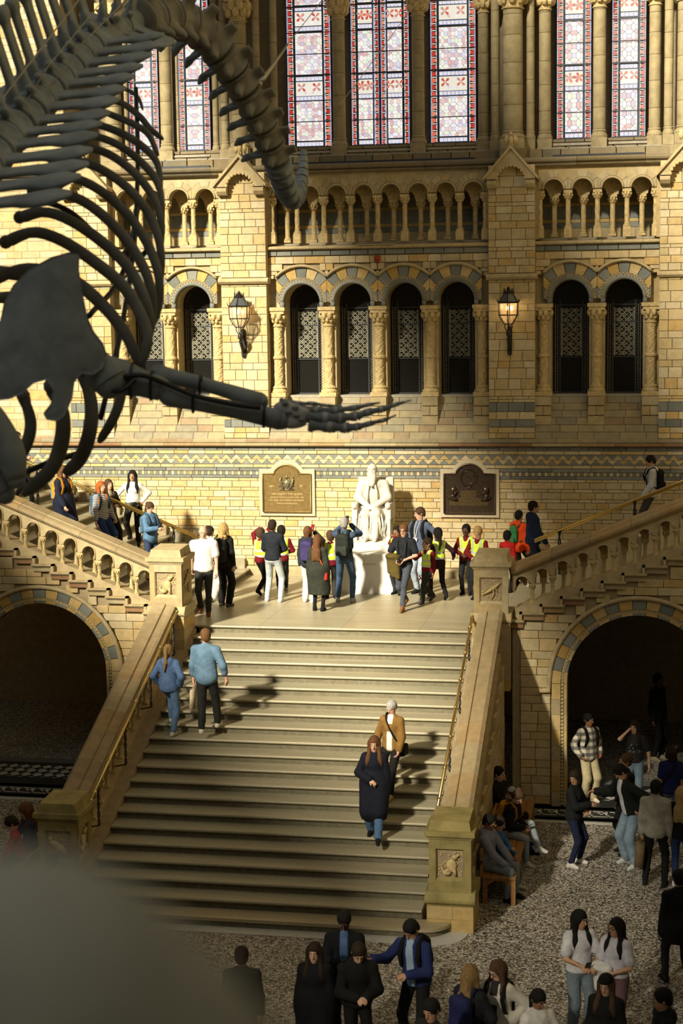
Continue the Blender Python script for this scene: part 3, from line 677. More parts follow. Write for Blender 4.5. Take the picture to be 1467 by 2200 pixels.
# ---- arcaded parapet, written for a flight rising along +u; xf maps (u, v, z) into the hall, v across the parapet
def parapet(P, u0, n, zc0, xf, v0, v1, rot, mats, zfoot=None, flat=None, cw=(.10, .22)):
    """u0: first front column; zc0: top of its abacus"""
    sl_ = RS/TR; ztop = lambda u: zc0+.295+sl_*(u-u0)+.03
    rows = ((v0, .13, 0.0, .115, 'stone'), (v1, .11, TR/2, .12, 'stone_carved'))
    for ri, (v, th, off, a, mt) in enumerate(rows):
        fp = MB()
        for k in range(-1, n):
            c = u0+(k+.5)*TR+off; zs = zc0+(k+1)*RS+(off/TR)*RS
            plate(fp, c, TR, 1, a, zs+.01, ztop, lambda i: zs, v, v+th, xf=xf, seg=8, legs=False)
            la = c-TR/2; fp.add([xf(*p) for p in ((la, v, zs-RS), (c-a, v, zs-RS), (c-a, v+th, zs-RS), (la, v+th, zs-RS), (la, v, zs+.01), (c-a, v, zs+.01), (c-a, v+th, zs+.01), (la, v+th, zs+.01))], [(0,1,5,4), (1,2,6,5), (2,3,7,6), (3,0,4,7), (0,3,2,1)])
        obj('arcade_front' if ri == 0 else 'arcade_rear', fp, mt, P)
        for k in range(-1, n):
            c = u0+(k+.5)*TR; zs = zc0+(k+1)*RS
            if ri == 0:
                t = MB(); t.tube([xf(c-.13, v-.004, zs-RS+.02)]+[xf(c+.13*math.cos(PI*q/8), v-.004, zs+.01+.13*math.sin(PI*q/8)) for q in range(8, -1, -1)], .014, 6); obj('arch_roll', t, 'stone', P, smooth=True)
            else:
                t = MB(); cc = (c, zs+.045)
                for rr, hh in ((.06, .012), (.036, .026), (.014, .036)): t.prism([xf(cc[0]+rr*math.cos(b), v-hh, cc[1]+rr*math.sin(b)) for b in np.linspace(0, 2*PI, 11)[:-1]], np.array(xf(0, hh, 0))-np.array(xf(0, 0, 0)))
                obj('rosette', t, 'stone_carved', P)
    for k in range(n):
        for ri, (v, th, off, a, mt) in enumerate(rows):
            u = u0+k*TR+off; z = zc0+k*RS+(off/TR)*RS
            me = BAL[ri][k % 2]; p = xf(u, v+th/2, z-.37); link('baluster', me, P, tuple(np.array(p)-wloc(P)))
    # sloping plinth and coping
    ua, ub = u0-.30, u0+(n-.3)*TR
    pl_ = MB(); zb = lambda u: zc0-.37+sl_*(u-u0)
    pl_.prism([xf(u, v0+.01, z) for u, z in ((ua, zb(ua)-.27), (ub, zb(ub)-.27), (ub, zb(ub)+.02), (ua, zb(ua)+.02))], np.array(xf(0, v1+.15-v0, 0))-np.array(xf(0, 0, 0))); obj('raking_plinth', pl_, 'stone', P)
    u = ua; rgq = random.Random(n)
    W0, W1 = v0-cw[0], v1+cw[1]
    prof = [(W0+.05, -.03), (W0+.02, 0), (W0, .03), (W0, .075), (W0+.05, .10), (W0+.16, .12), (W0+.17, .09), (W0+.19, .13), (W1-.06, .15), (W1, .10), (W1, .03), (W1-.04, -.03)]
    while u < ub-.02:
        L = rgq.uniform(.45, .85)
        if u+L > ub-.3: L = ub-u
        cp = MB(); d = np.array(xf(L-.005, 0, sl_*(L-.005)))-np.array(xf(0, 0, 0)); cp.prism([xf(u, v, ztop(u)+z) for v, z in prof], d); obj('coping_stone', cp, mats, P); u += L
    if flat:
        cp = MB(); d = np.array(xf(ua-flat, 0, 0))-np.array(xf(0, 0, 0)); cp.prism([xf(flat, v, ztop(ua)+z) for v, z in prof], d); obj('coping_stone', cp, mats, P)
def baluster(kind):
    m = MB(); m.box((-.05, -.05, -.05), (.05, .05, .03)); m.lathe([(.05, .03), (.052, .045), (.036, .06), (.04, .07), (.033, .08)], n=12)
    a = shaft_mesh(kind, .033, .15, 12); m.add([(x, y, z+.08) for x, y, z in a.v], a.f)
    m.lathe([(.036, .225), (.042, .235), (.036, .245)], n=12); capital(m, .245, .325, .034, .055); m.box((-.062, -.062, .325), (.062, .062, .37)); return m.mesh('baluster', ['stone_carved'])
BAL = [[baluster('twist'), baluster('scroll')], [baluster('plain'), baluster('diamond')]]
# ---- side flights: walls with the great arches, steps, parapets
for sgn, side in ((1, 'right'), (-1, 'left')):
    def xm(x, y, z, s=sgn): return ((x if s > 0 else 2*XA+.10-x), y, z)
    wallp = MB(); YF = -.55; AC, AZ, RI = 5.70, 2.32, 1.30
    # wall core with arch
    plate(wallp, AC, 4.6, 1, RI+.1, AZ, lambda x: 3.46+.408*(x-3.42), lambda i: 0, YF+.05, YF+.5, xf=xm, seg=24)
    SW = obj('wall_stair_'+side, wallp, 'mortar', kind='structure')
    def clip(za, zb):
        if za >= AZ:
            d = 1.60**2-(za-AZ)**2
        else: d = 1.60**2
        xr = 3.55+max(0, (zb-3.42)/RS)*TR
        if d <= 0: return [(max(3.40, xr), 8.0)]
        w = math.sqrt(d); return [(max(3.40, xr), AC-w), (max(AC+w, xr), 8.0)]
    its = lay(3.40, 8.0, 0.02, 5.2, [.15, .235, .15, .15], (.35, .6), clip=clip, seed=100+sgn)
    if sgn < 0: its = [(2*XA+.10-x-L, z, L, h, mt) for x, z, L, h, mt in its]
    build_bricks(SW, its, YF+.05, ident, cap=300)
    N = 19
    for k in range(N):
        a0, a1 = PI*k/N+.004, PI*(k+1)/N-.004
        for (r0, r1, yy, nm, par) in ((1.415, 1.575, YF-.03, 'voussoir', 0), (1.30, 1.352, YF-.02, 'inner_voussoir', 0)):
            Pp = [(r1*math.cos(a), r1*math.sin(a)) for a in np.linspace(a0, a1, 5)]+[(r0*math.cos(a), r0*math.sin(a)) for a in np.linspace(a1, a0, 5)]
            m = MB(); m.prism([xm(AC+x, yy, AZ+z) for x, z in Pp], (0, .4 if nm[0] == 'i' else .12, 0)); obj(nm, m, 'slate' if k % 2 else 'voussoir_buff', SW)
    for s2 in (-1, 1):           # jambs
        z = 0; k = 0
        while z < AZ-.01:
            h = min(.29, AZ-z)
            m = MB(); xa, xb = sorted((xm(AC+s2*1.30, 0, 0)[0], xm(AC+s2*1.352, 0, 0)[0])); m.box((xa, YF-.02, z), (xb, YF+.4, z+h-.005)); xa, xb = sorted((xm(AC+s2*1.415, 0, 0)[0], xm(AC+s2*1.575, 0, 0)[0])); m.box((xa, YF-.03, z), (xb, YF+.1, z+h-.005)); obj('jamb_stone', m, 'voussoir_buff' if k else 'ashlar', SW); z += h; k = (k+1) % 3
    cv = MB(); rgc = random.Random(7)       # carved running band
    for q in range(64):
        a = PI*(q+.5)/64; cx, cz = AC+1.384*math.cos(a), AZ+1.384*math.sin(a)
        cv.ell(xm(cx, YF-.008, cz), (.026, .014, .026), 6); b = a+PI/128; cv.ell(xm(AC+1.384*math.cos(b), YF-.004, AZ+1.384*math.sin(b)), (.012, .012, .03), 5)
    for s2 in (-1, 1):
        for q in range(34): cv.ell(xm(AC+s2*1.384, YF-.008, .05+q*.068), (.026, .014, .026), 6)
    obj('carved_band', cv, 'stone_carved', SW, kind='stuff')
    bk = MB(); bk.prism([xm(AC+r*math.cos(a), YF+.004, AZ+r*math.sin(a)) for r, a in [(1.42, PI*t/32) for t in range(33)]+[(1.345, PI*t/32) for t in range(32, -1, -1)]], (0, .1, 0))
    for s2 in (-1, 1):
        xa, xb = sorted((xm(AC+s2*1.345, 0, 0)[0], xm(AC+s2*1.42, 0, 0)[0])); bk.box((xa, YF+.004, 0), (xb, YF+.1, AZ))
    obj('band_ground', bk, 'dark_stone', SW)
    for rr in (1.40, 1.357):
        t = MB(); t.tube([xm(AC+rr*math.cos(PI*q/40), YF-.012, AZ+rr*math.sin(PI*q/40)) for q in range(41)], .010, 6); obj('arch_fillet', t, 'stone', SW, smooth=True)
    hd = MB(); hd.tube([xm(AC-1.80, YF-.04, AZ-.14), xm(AC-1.62, YF-.04, AZ-.14)]+[xm(AC-1.62*math.cos(PI*q/40), YF-.04, AZ+1.62*math.sin(PI*q/40)) for q in range(41)]+[xm(AC+1.62, YF-.04, AZ-.14), xm(AC+1.80, YF-.04, AZ-.14)], .042, 8); obj('hood_mould', hd, 'stone', SW, smooth=True)
    # stepped string with red-brown blocks
    for k in range(0, 12):
        xr = 3.978+TR*(k-1); z = 3.645+RS*(k-1)
        m = MB(); xa, xb = sorted((xm(xr-.44, 0, 0)[0], xm(xr+.012, 0, 0)[0])); m.box((xa, YF-.09, z-.035), (xb, YF+.06, z)); m.box((xa+.01, YF-.06, z-.06), (xb-.01, YF+.06, z-.035))
        e = (xa, xa+.05) if sgn > 0 else (xb-.05, xb); m.box((e[0], YF-.09, z-RS), (e[1], YF+.06, z)); obj('stepped_mould', m, 'stone', SW)
        m = MB(); xa, xb = sorted((xm(xr-.38, 0, 0)[0], xm(xr, 0, 0)[0])); m.box((xa, YF-.03, z-RS), (xb, YF+.06, z-.06)); obj('string_block', m, 'string_red', SW)
    SF = empty('side_flight', xm(5.5, 3, LZ), ('stone side flight rising to the right from the landing' if sgn > 0 else 'stone side flight rising to the left from the landing'), 'staircase')
    for k in range(17):
        xs = 3.13+k*TR; z = LZ+(k+1)*RS
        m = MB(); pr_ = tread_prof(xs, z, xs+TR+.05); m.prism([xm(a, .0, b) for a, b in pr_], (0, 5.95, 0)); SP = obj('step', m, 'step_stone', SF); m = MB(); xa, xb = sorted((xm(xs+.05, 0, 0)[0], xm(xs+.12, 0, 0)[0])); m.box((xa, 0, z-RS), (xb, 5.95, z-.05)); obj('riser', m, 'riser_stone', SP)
        m = MB(); xa, xb = sorted((xm(xs+.1, 0, 0)[0], xm(xs+TR+.03, 0, 0)[0])); m.box((xa, 5.86, z), (xb, 5.98, z+.22)); obj('wall_string', m, 'sill_stone', SF)
    so_ = MB(); so_.prism([xm(3.2, -.1, 2.95), xm(9.4, -.1, 5.48), xm(9.4, -.1, 5.15), xm(3.2, -.1, 2.6)], (0, 6.05, 0)); obj('soffit', so_, 'mortar', SF)
    PR = empty('stair_parapet', xm(5, YF+.2, 3.4), ('arcaded stone parapet of the right side flight' if sgn > 0 else 'arcaded stone parapet of the left side flight'), 'balustrade', 'arcaded stair parapets')
    parapet(PR, 3.766, 12, 4.167, xm, YF, YF+.27, 0, 'coping', flat=3.38)
    # the parapet of the main flight on this side, running down the steps
    def ym(u, v, z, s=sgn): return (XA+s*(2.90+v), u, z)
    PM = empty('stair_parapet', (XA+sgn*3.05, -3.5, 1.2), ('sloping stone parapet on the right of the main steps' if sgn > 0 else 'sloping stone parapet on the left of the main steps'), 'balustrade', 'arcaded stair parapets')
    parapet(PM, -6.22, 15, 1.055, ym, 0, .22, PI/2, 'coping', cw=(.03, .20))
    # solid flank under it
    fk = MB(); fk.prism([(XA+sgn*2.67, y, z) for y, z in ((-6.4, 0), (-.1, 0), (-.1, 3.10), (-6.4, .50))], (sgn*.62, 0, 0)); FK = obj('wall_flank_'+side, fk, 'mortar', kind='structure')
    if sgn > 0:
        def xo(x, y, z): return (XA+3.29+(6.04-y), x, z)
        xo.rot = PI/2
        its = lay(-6.3, -.75, .05, 3.0, [.16, .24, .16], (.35, .6), clip=lambda za, zb: [(max(-6.3, -6.4+(zb-.5)/.413), -.75)], seed=130)
        build_bricks(FK, its, 6.04, xo, cap=300)
    # brass hand rail of the main flight, with twisted iron stays
    xr = 2.69 if sgn > 0 else -2.81; ya, za = (-.83, 3.575) if sgn > 0 else (-1.14, 3.605); yb, zb = (-5.72, 1.515) if sgn > 0 else (-6.14, 1.53)
    HR = empty('brass_handrail', (xr, (ya+yb)/2, 1), ('brass handrail along the right side of the main steps' if sgn > 0 else 'brass handrail along the left side of the main steps'), 'handrail', 'brass rails of the main flight')
    m = MB(); A = np.array([xr, ya, za]); B = np.array([xr, yb, zb]); m.tube([A, B], .026, 10); m.ell(A+(A-B)*.006, (.034, .034, .034), 8); m.ell(B-(A-B)*.006, (.034, .034, .034), 8); RL = obj('rail', m, 'brass', HR, smooth=True)
    for q in np.linspace(.06, .97, 7):
        c = A+(B-A)*q; d = (B-A)/np.linalg.norm(B-A); m = MB(); m.tube([c-d*.03, c-d*.015, c+d*.015, c+d*.03], [.028, .036, .036, .028], 10); obj('collar', m, 'brass', RL, smooth=True)
    for q in (.06, .36, .66, .95):
        c = A+(B-A)*q; m = MB(); L = .62
        for ph in (0, PI): m.tube([(c[0]-sgn*.02+.014*math.cos(ph+t*14)+sgn*.0, c[1]+.014*math.sin(ph+t*14), c[2]-t*L) for t in np.linspace(0, 1, 26)], .011, 5)
        m.tube([(c[0]-sgn*.02, c[1], c[2]-L), (c[0]+sgn*.18, c[1], c[2]-L-.04)], .012, 6); obj('twisted_stay', m, 'iron', RL)
    # centre rail of the side flight
    CR = empty('brass_handrail', xm(5.2, 3.0, 3.6), ('double brass centre rail of the right side flight' if sgn > 0 else 'double brass centre rail of the left side flight'), 'handrail', 'double brass centre rails')
    for (dv, dz) in ((0, 0), (.05, -.05)):
        m = MB(); m.tube([xm(3.55, 3.0+dv, 4.46+dz), xm(9.0, 3.0+dv, 4.46+dz+.418*5.45)], .024, 8); obj('rail', m, 'brass', CR, smooth=True)
    for u in (4.05, 5.55, 7.05):
        z = 4.46+.418*(u-3.55); m = MB()
        for ph in (0, PI): m.tube([xm(u+.02*math.cos(ph+t*12), 3.03+.02*math.sin(ph+t*12), z-.02-t*.9) for t in np.linspace(0, 1, 24)], .017, 5)
        obj('post', m, 'iron', CR)
# ---- newels
def relief(kind, seed):
    m = MB(); rgn = random.Random(seed); m.box((-.20, .02, 0), (.20, .05, .40), 0)
    for q in range(46): x, z = rgn.uniform(-.18, .18), rgn.uniform(.02, .38); a = rgn.uniform(0, PI); m.tube([(x-.03*math.cos(a), .02, z-.03*math.sin(a)), (x, .008, z), (x+.03*math.cos(a+.6), .02, z+.03*math.sin(a+.6))], [.006, .012, .004], 5)
    if kind == 0:      # crouching beast looking up
        m.ell((.02, -.005, .17), (.085, .035, .10), 10); m.ell((.07, -.01, .30), (.045, .035, .04), 8); m.tube([(.09, -.02, .31), (.14, -.02, .34)], [.022, .012], 6); m.tube([(-.02, -.02, .12), (-.10, -.01, .07), (-.13, 0, .16)], [.03, .025, .012], 6); m.tube([(.06, -.02, .12), (.08, -.02, .03)], [.028, .02], 6); m.ell((-.05, -.015, .07), (.07, .03, .045), 8)
    elif kind == 1:    # long-tailed lizard on the slant
        m.tube([(-.16, -.005, .10), (-.06, -.02, .17), (.04, -.025, .23), (.12, -.02, .29), (.17, -.01, .33)], [.010, .026, .036, .026, .012], 8); m.tube([(.04, -.02, .22), (.05, -.02, .12), (.0, -.02, .03)], [.016, .012, .008], 6); m.tube([(.08, -.02, .25), (.11, -.02, .16)], [.014, .008], 6)
    else:              # bird among leaves
        m.tube([(-.14, -.005, .26), (-.05, -.025, .22), (.05, -.03, .15), (.14, -.01, .06)], [.02, .05, .06, .03], 8); m.ell((-.12, -.01, .29), (.045, .035, .04), 8); m.tube([(-.05, -.02, .18), (-.03, -.01, .04)], [.015, .01], 6)
    return m
def newel(xc, yf, z0, zpl, lab, kinds, tone, cap_t):
    w = .315; P = empty('newel_post', (xc, yf+.34, zpl), lab, 'newel', 'carved newel posts'); d = .69; yb = yf+d; mats_ = tone
    def bx(nm, e, za, zb, mt, ch=0.0):
        m = MB(); m.box((xc-w-e, yf-e, za), (xc+w+e, yb+e, zb)); return obj(nm, m, mt, P)
    z = zpl; k = 0; rgw = random.Random(int(xc*10+z0*7))
    while z < z0+.44:
        h = min(.20, z0+.44-z); cut = rgw.uniform(-.12, .12)
        for xa, xb in ((xc-w-.035, xc+cut), (xc+cut, xc+w+.035)): m = MB(); m.box((xa+.002, yf-.035, z+.002), (xb-.002, yb+.035, z+h-.002)); obj('plinth_stone', m, 'voussoir_buff' if rgw.random() < .5 else mats_, P)
        z += h
    m = MB(); m.prism([(xc-w-.06, yf-.06, z0+.44), (xc-w-.06, yf-.085, z0+.47), (xc-w-.06, yf-.085, z0+.51), (xc-w-.06, yf-.04, z0+.56), (xc-w-.06, yf-.02, z0+.61), (xc-w-.06, yb+.04, z0+.61), (xc-w-.06, yb+.06, z0+.44)], (2*w+.12, 0, 0)); obj('base_mould', m, 'stone' if cap_t == 'stone' else cap_t, P)
    bx('die_core', -.05, z0+.60, z0+1.42, 'mortar')
    # frame of the front panel and of the panel facing the steps
    def frame(tr):
        for (xa, xb, za, zb) in ((-w, -.215, .60, 1.42), (.215, w, .60, 1.42), (-.215, .215, .60, .78), (-.215, .215, 1.27, 1.42)):
            m = MB(); m.add([tr(x, y, z0+z) for x, y, z in ((xa,0,za),(xb,0,za),(xb,.07,za),(xa,.07,za),(xa,0,zb),(xb,0,zb),(xb,.07,zb),(xa,.07,zb))], [(0,3,2,1),(4,5,6,7),(0,1,5,4),(1,2,6,5),(2,3,7,6),(3,0,4,7)]); obj('die_stone', m, mats_, P)
        m = MB(); m.add([tr(*p) for p in ((-.215,0,z0+.78),(.215,0,z0+.78),(.19,.045,z0+.83),(-.19,.045,z0+.83))], [(0,1,2,3)])
        for s in (-1, 1): m.add([tr(*p) for p in ((s*.215,0,z0+.78),(s*.215,0,z0+1.27),(s*.195,.03,z0+1.25),(s*.195,.03,z0+.83))], [(0,1,2,3)])
        m.add([tr(*p) for p in ((-.215,0,z0+1.27),(.215,0,z0+1.27),(.195,.03,z0+1.25),(-.195,.03,z0+1.25))], [(0,1,2,3)]); obj('panel_moulding', m, cap_t, P)
    frame(lambda x, y, z: (xc+x, yf+y, z)); s = -1 if xc > 0 else 1
    frame(lambda x, y, z: (xc+s*(w-y), (yf+yb)/2+x*1.08, z))
    m = relief(kinds, int(xc*100)); m.v = [(xc+x, yf+.035+y, z0+.83+z*1.04) for x, y, z in m.v]; obj('carved_panel', m, 'stone_carved', P, smooth=True)
    m = relief((kinds+1) % 3, int(xc*90)); m.v = [(xc+s*(w-.035-y), (yf+yb)/2+x*1.08, z0+.83+z*1.04) for x, y, z in m.v]; obj('carved_panel', m, 'stone_carved', P, smooth=True)
    m = MB()
    for e, za, zb in ((.015, 1.42, 1.45), (.035, 1.45, 1.475), (.06, 1.475, 1.55)): m.box((xc-w-e, yf-e, z0+za), (xc+w+e, yb+e, z0+zb))
    obj('cornice', m, cap_t, P)
    m = MB(); a, b, t = w+.0, .015, w-.03
    v = [(xc-a, yf, z0+1.55), (xc+a, yf, z0+1.55), (xc+a, yb, z0+1.55), (xc-a, yb, z0+1.55), (xc-t, yf+.03, z0+1.69), (xc+t, yf+.03, z0+1.69), (xc+t, yb-.03, z0+1.72), (xc-t, yb-.03, z0+1.72)]
    m.add(v, [(0,3,2,1), (4,5,6,7), (0,1,5,4), (1,2,6,5), (2,3,7,6), (3,0,4,7)]); obj('cap', m, cap_t, P)
newel(3.03, -.74, 3.03, 2.2, 'upper right newel post with a carved lizard panel', 1, 'ashlar', 'stone')
newel(-3.13, -.74, 3.03, 2.2, 'upper left sunlit newel post with a carved panel of leaves', 0, 'ashlar', 'stone')
newel(3.03, -7.0, 0, 0, 'lower right newel post with a carved crouching animal', 0, 'stone_olive', 'stone_olive')
newel(-3.08, -7.0, 0, 0, 'lower left newel post with a carved bird panel', 2, 'stone_olive', 'stone_olive')
# ---- mosaic borders of the floor in front of the arches
def mosaic(x0, x1, nm):
    M_ = empty(nm, ((x0+x1)/2, -.4, 0), kind='structure')
    def strip(y0, y1, mt): m = MB(); m.box((x0, y0, -.01), (x1, y1, .004)); obj('mosaic_strip', m, mt, M_)
    strip(-1.55, -1.42, 'floor_white'); strip(-1.42, -.12, 'floor_black'); strip(-1.36, -1.22, 'floor_grey'); strip(-.72, -.55, 'floor_grey'); strip(-.12, .95, 'floor_black'); strip(.95, 1.25, 'floor_grey')
    kb = MB(); p = .30
    for i in range(int((x1-x0)/p)):
        x = x0+i*p
        for (xa, xb, ya, yb_) in ((0, .22, -.84, -.80), (.18, .22, -.98, -.80), (.08, .22, -.98, -.94), (.08, .12, -.98, -.88), (.22, .30, -1.06, -1.02), (.22, .26, -1.06, -.80), (0, .26, -1.12, -1.09)): kb.box((x+xa, ya, .004), (x+xb, yb_, .007))
    obj('greek_key', kb, 'floor_white', M_, kind='stuff')
    db = MB()
    for i in range(int((x1-x0)/.24)):
        for j in range(3):
            x = x0+.12+i*.24; y = .08+j*.28; db.prism([(x, y-.13, .004), (x+.11, y, .004), (x, y+.13, .004), (x-.11, y, .004)], (0, 0, .003))
            db.box((x-.12, y-.165, .004), (x-.02, y-.145, .007))
    obj('diamond_inlay', db, 'floor_white', M_, kind='stuff')
mosaic(3.4, 9.0, 'mosaic_border_right'); mosaic(-9.4, -3.5, 'mosaic_border_left')
# ================================================================== smooth bodies: distance fields meshed by surface nets
def rcone(p, a, b, ra, rb):
    a = np.asarray(a, np.float32); b = np.asarray(b, np.float32); ba = b-a; l2 = float(ba@ba)+1e-9
    t = np.clip(((p-a)@ba)/l2, 0, 1); d = p-a-t[:, None]*ba; return np.sqrt((d*d).sum(1))-(ra+(rb-ra)*t)
def ellip(p, c, r, R=None):
    q = p-np.asarray(c, np.float32)
    if R is not None: q = q@np.asarray(R, np.float32)
    r = np.asarray(r, np.float32); k0 = np.sqrt(((q/r)**2).sum(1)); k1 = np.sqrt(((q/(r*r))**2).sum(1)); return k0*(k0-1)/(k1+1e-6)
def rbox(p, c, h, rad, R=None):
    q = p-np.asarray(c, np.float32)
    if R is not None: q = q@np.asarray(R, np.float32)
    q = np.abs(q)-(np.asarray(h, np.float32)-rad); return np.sqrt((np.maximum(q, 0)**2).sum(1))+np.minimum(q.max(1), 0)-rad
def smin(a, b, k):
    h = np.maximum(k-np.abs(a-b), 0)/k; return np.minimum(a, b)-h*h*k*.25
def field(p, prims):
    """prims: ('c', a, b, ra, rb, k) ('e', c, r, R, k) ('b', c, h, rad, R, k); a leading '-' cuts"""
    f = None
    for q in prims:
        t = q[0]; k = q[-1]; cut = t[0] == '-'; t = t[-1]
        if t == 'c': d = rcone(p, *q[1:5])
        elif t == 'e': d = ellip(p, *q[1:4])
        elif t == 'b': d = rbox(p, *q[1:5])
        elif t == 'z': d = q[1]-p[:, 2] if q[2] > 0 else p[:, 2]-q[1]      # keep above / below
        elif t == 'k': d = np.abs((p-np.asarray(q[1], np.float32))@np.asarray(q[2], np.float32))-q[3]      # slab
        elif t == 'h': d = -(p-np.asarray(q[1], np.float32))@np.asarray(q[2], np.float32)                 # half space
        if t in 'zkh': f = np.maximum(f, d)
        elif cut: f = -smin(-f, d, k)
        else: f = d if f is None else smin(f, d, k)
    return f
def bounds(prims):
    lo = np.full(3, 9e9); hi = -lo
    for q in prims:
        if q[0][0] == '-' or q[0] in 'zkh': continue
        if q[0] == 'c':
            for c, r in ((q[1], q[3]), (q[2], q[4])): c = np.asarray(c, float); lo = np.minimum(lo, c-r); hi = np.maximum(hi, c+r)
        else:
            c = np.asarray(q[1], float); r = np.asarray(q[2], float) if q[3] is None or q[0] == 'b' and q[4] is None else np.full(3, np.linalg.norm(q[2])); lo = np.minimum(lo, c-r); hi = np.maximum(hi, c+r)
    return lo, hi
def netmesh(fn, lo, hi, h):
    lo = np.asarray(lo)-2*h; n = np.ceil((np.asarray(hi)+2*h-lo)/h).astype(int)+1
    g = np.stack(np.meshgrid(*[np.arange(k, dtype=np.float32) for k in n], indexing='ij'), -1); P = (lo+g*h).astype(np.float32).reshape(-1, 3)
    f = fn(P).reshape(n); ins = f < 0; nc = n-1
    acc = np.zeros(tuple(nc)+(3,), np.float32); cnt = np.zeros(tuple(nc), np.float32)
    corner = [(i, j, k) for i in (0, 1) for j in (0, 1) for k in (0, 1)]
    def sub(a, c): return a[c[0]:c[0]+nc[0], c[1]:c[1]+nc[1], c[2]:c[2]+nc[2]]
    for ax in range(3):
        for c in corner:
            if c[ax]: continue
            d = list(c); d[ax] = 1; fa, fb = sub(f, c), sub(f, d); cr = (fa < 0) != (fb < 0); t = np.where(cr, fa/np.where(cr, fa-fb, 1), 0)
            for m in range(3): acc[..., m] += np.where(cr, c[m]+(t if m == ax else 0), 0)
            cnt += cr
    act = cnt > 0; idx = np.full(tuple(nc), -1, int); idx[act] = np.arange(act.sum())
    ijk = np.argwhere(act); V = lo+(ijk+acc[act]/cnt[act][:, None])*h; F = []
    for ax in range(3):
        o1, o2 = (ax+1) % 3, (ax+2) % 3; sl_ = [slice(0, n[m]-1) for m in range(3)]; s2 = list(sl_); s2[ax] = slice(1, n[ax])
        a = ins[tuple(slice(0, n[m]-1) if m == ax else slice(1, n[m]-1) for m in range(3))]; b = ins[tuple(slice(1, n[m]) if m == ax else slice(1, n[m]-1) for m in range(3))]
        for flip, mask in ((0, a & ~b), (1, ~a & b)):
            q = np.argwhere(mask)
            if len(q) == 0: continue
            off = np.zeros(3, int); off[o1] = 1; off[o2] = 1; q = q+off
            e1 = np.zeros(3, int); e1[o1] = 1; e2 = np.zeros(3, int); e2[o2] = 1
            quad = [idx[tuple((q-e1-e2).T)], idx[tuple((q-e2).T)], idx[tuple(q.T)], idx[tuple((q-e1).T)]]
            F.append(np.stack(quad if not flip else quad[::-1], 1))
    return V, (np.concatenate(F) if F else np.zeros((0, 4), int))
def sdf(prims, h, mb=None, mi=0):
    mb = mb or MB(); lo, hi = bounds(prims); V, F = netmesh(lambda p: field(p, prims), lo, hi, h); mb.add(V, [tuple(map(int, q)) for q in F], mi); return mb
def rotm(z=0, x=0, y=0):
    return np.array(Matrix.Rotation(z, 3, 'Z') @ Matrix.Rotation(x, 3, 'X') @ Matrix.Rotation(y, 3, 'Y'))
# ================================================================== STATUE, PLAQUES, LANTERNS, BENCHES
SX, SY = -.10, 4.95
PB = empty('display_plinth', (-.16, 4.65, LZ), 'plain white box plinth under the marble seated figure', 'plinth')
m = MB(); m.box((-.82, 3.72, LZ), (.51, 5.55, LZ+.86)); obj('box', m, 'plinth_white', PB)
m = MB(); m.box((-.14, 3.70, LZ+.62), (.16, 3.72, LZ+.64)); m.prism([(-.14, 3.70, LZ+.64), (-.10, 3.70, LZ+.64), (-.10, 3.70, LZ+.78)], (0, .02, 0)); m.box((-.5, 3.80, LZ), (.45, 5.4, LZ+.03)); obj('caption_ledge', m, 'marble', PB)
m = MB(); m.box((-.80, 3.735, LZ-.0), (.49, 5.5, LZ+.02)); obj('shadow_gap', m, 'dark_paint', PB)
S = empty('seated_statue', (SX, SY, LZ+.86), 'white marble statue of a bearded man seated in a chair', 'statue')
z0 = LZ+.86
m = MB(); m.box((SX-.43, SY-.58, z0), (SX+.43, SY+.5, z0+.10)); m.box((SX-.40, SY-.54, z0+.10), (SX+.40, SY+.48, z0+.15)); obj('base', m, 'marble', S)
zb = z0+.15
ch = MB(); ch.box((SX-.36, SY-.22, zb), (SX+.36, SY+.42, zb+.48)); ch.box((SX-.37, SY+.26, zb+.3), (SX+.40, SY+.44, zb+1.32))
for s in (-1, 1):
    ch.box((SX+s*.37-.055, SY-.28, zb+.46), (SX+s*.37+.055, SY+.40, zb+.80)); ch.ell((SX+s*.37, SY-.28, zb+.76), (.07, .07, .08), 10); ch.box((SX+s*.37-.05, SY-.32, zb), (SX+s*.37+.05, SY-.20, zb+.48))
obj('chair', ch, 'marble', S)
def L(*p): return (SX+p[0], SY+p[1], zb+p[2])
pr = [('e', L(0, .10, .62), (.22, .19, .20), None, .05), ('e', L(0, .06, 1.0), (.235, .165, .32), None, .08), ('e', L(0, .02, 1.22), (.27, .13, .10), None, .08), ('c', L(0, 0, 1.28), L(0, -.03, 1.40), .075, .07, .05),
 ('e', L(0, -.05, 1.53), (.105, .125, .125), None, .03), ('e', L(0, -.11, 1.445), (.07, .075, .07), None, .03), ('c', L(0, -.17, 1.54), L(0, -.20, 1.485), .014, .022, .015), ('c', L(0, -.13, 1.42), L(0, -.17, 1.20), .088, .045, .04), ('c', L(-.05, -.14, 1.38), L(-.03, -.17, 1.24), .05, .045, .04), ('c', L(.05, -.14, 1.38), L(.03, -.17, 1.24), .05, .045, .04), ('c', L(-.05, -.165, 1.56), L(.05, -.165, 1.56), .018, .018, .02), ('-e', L(.042, -.178, 1.53), (.024, .02, .014), None, .012), ('-e', L(-.042, -.178, 1.53), (.024, .02, .014), None, .012)]
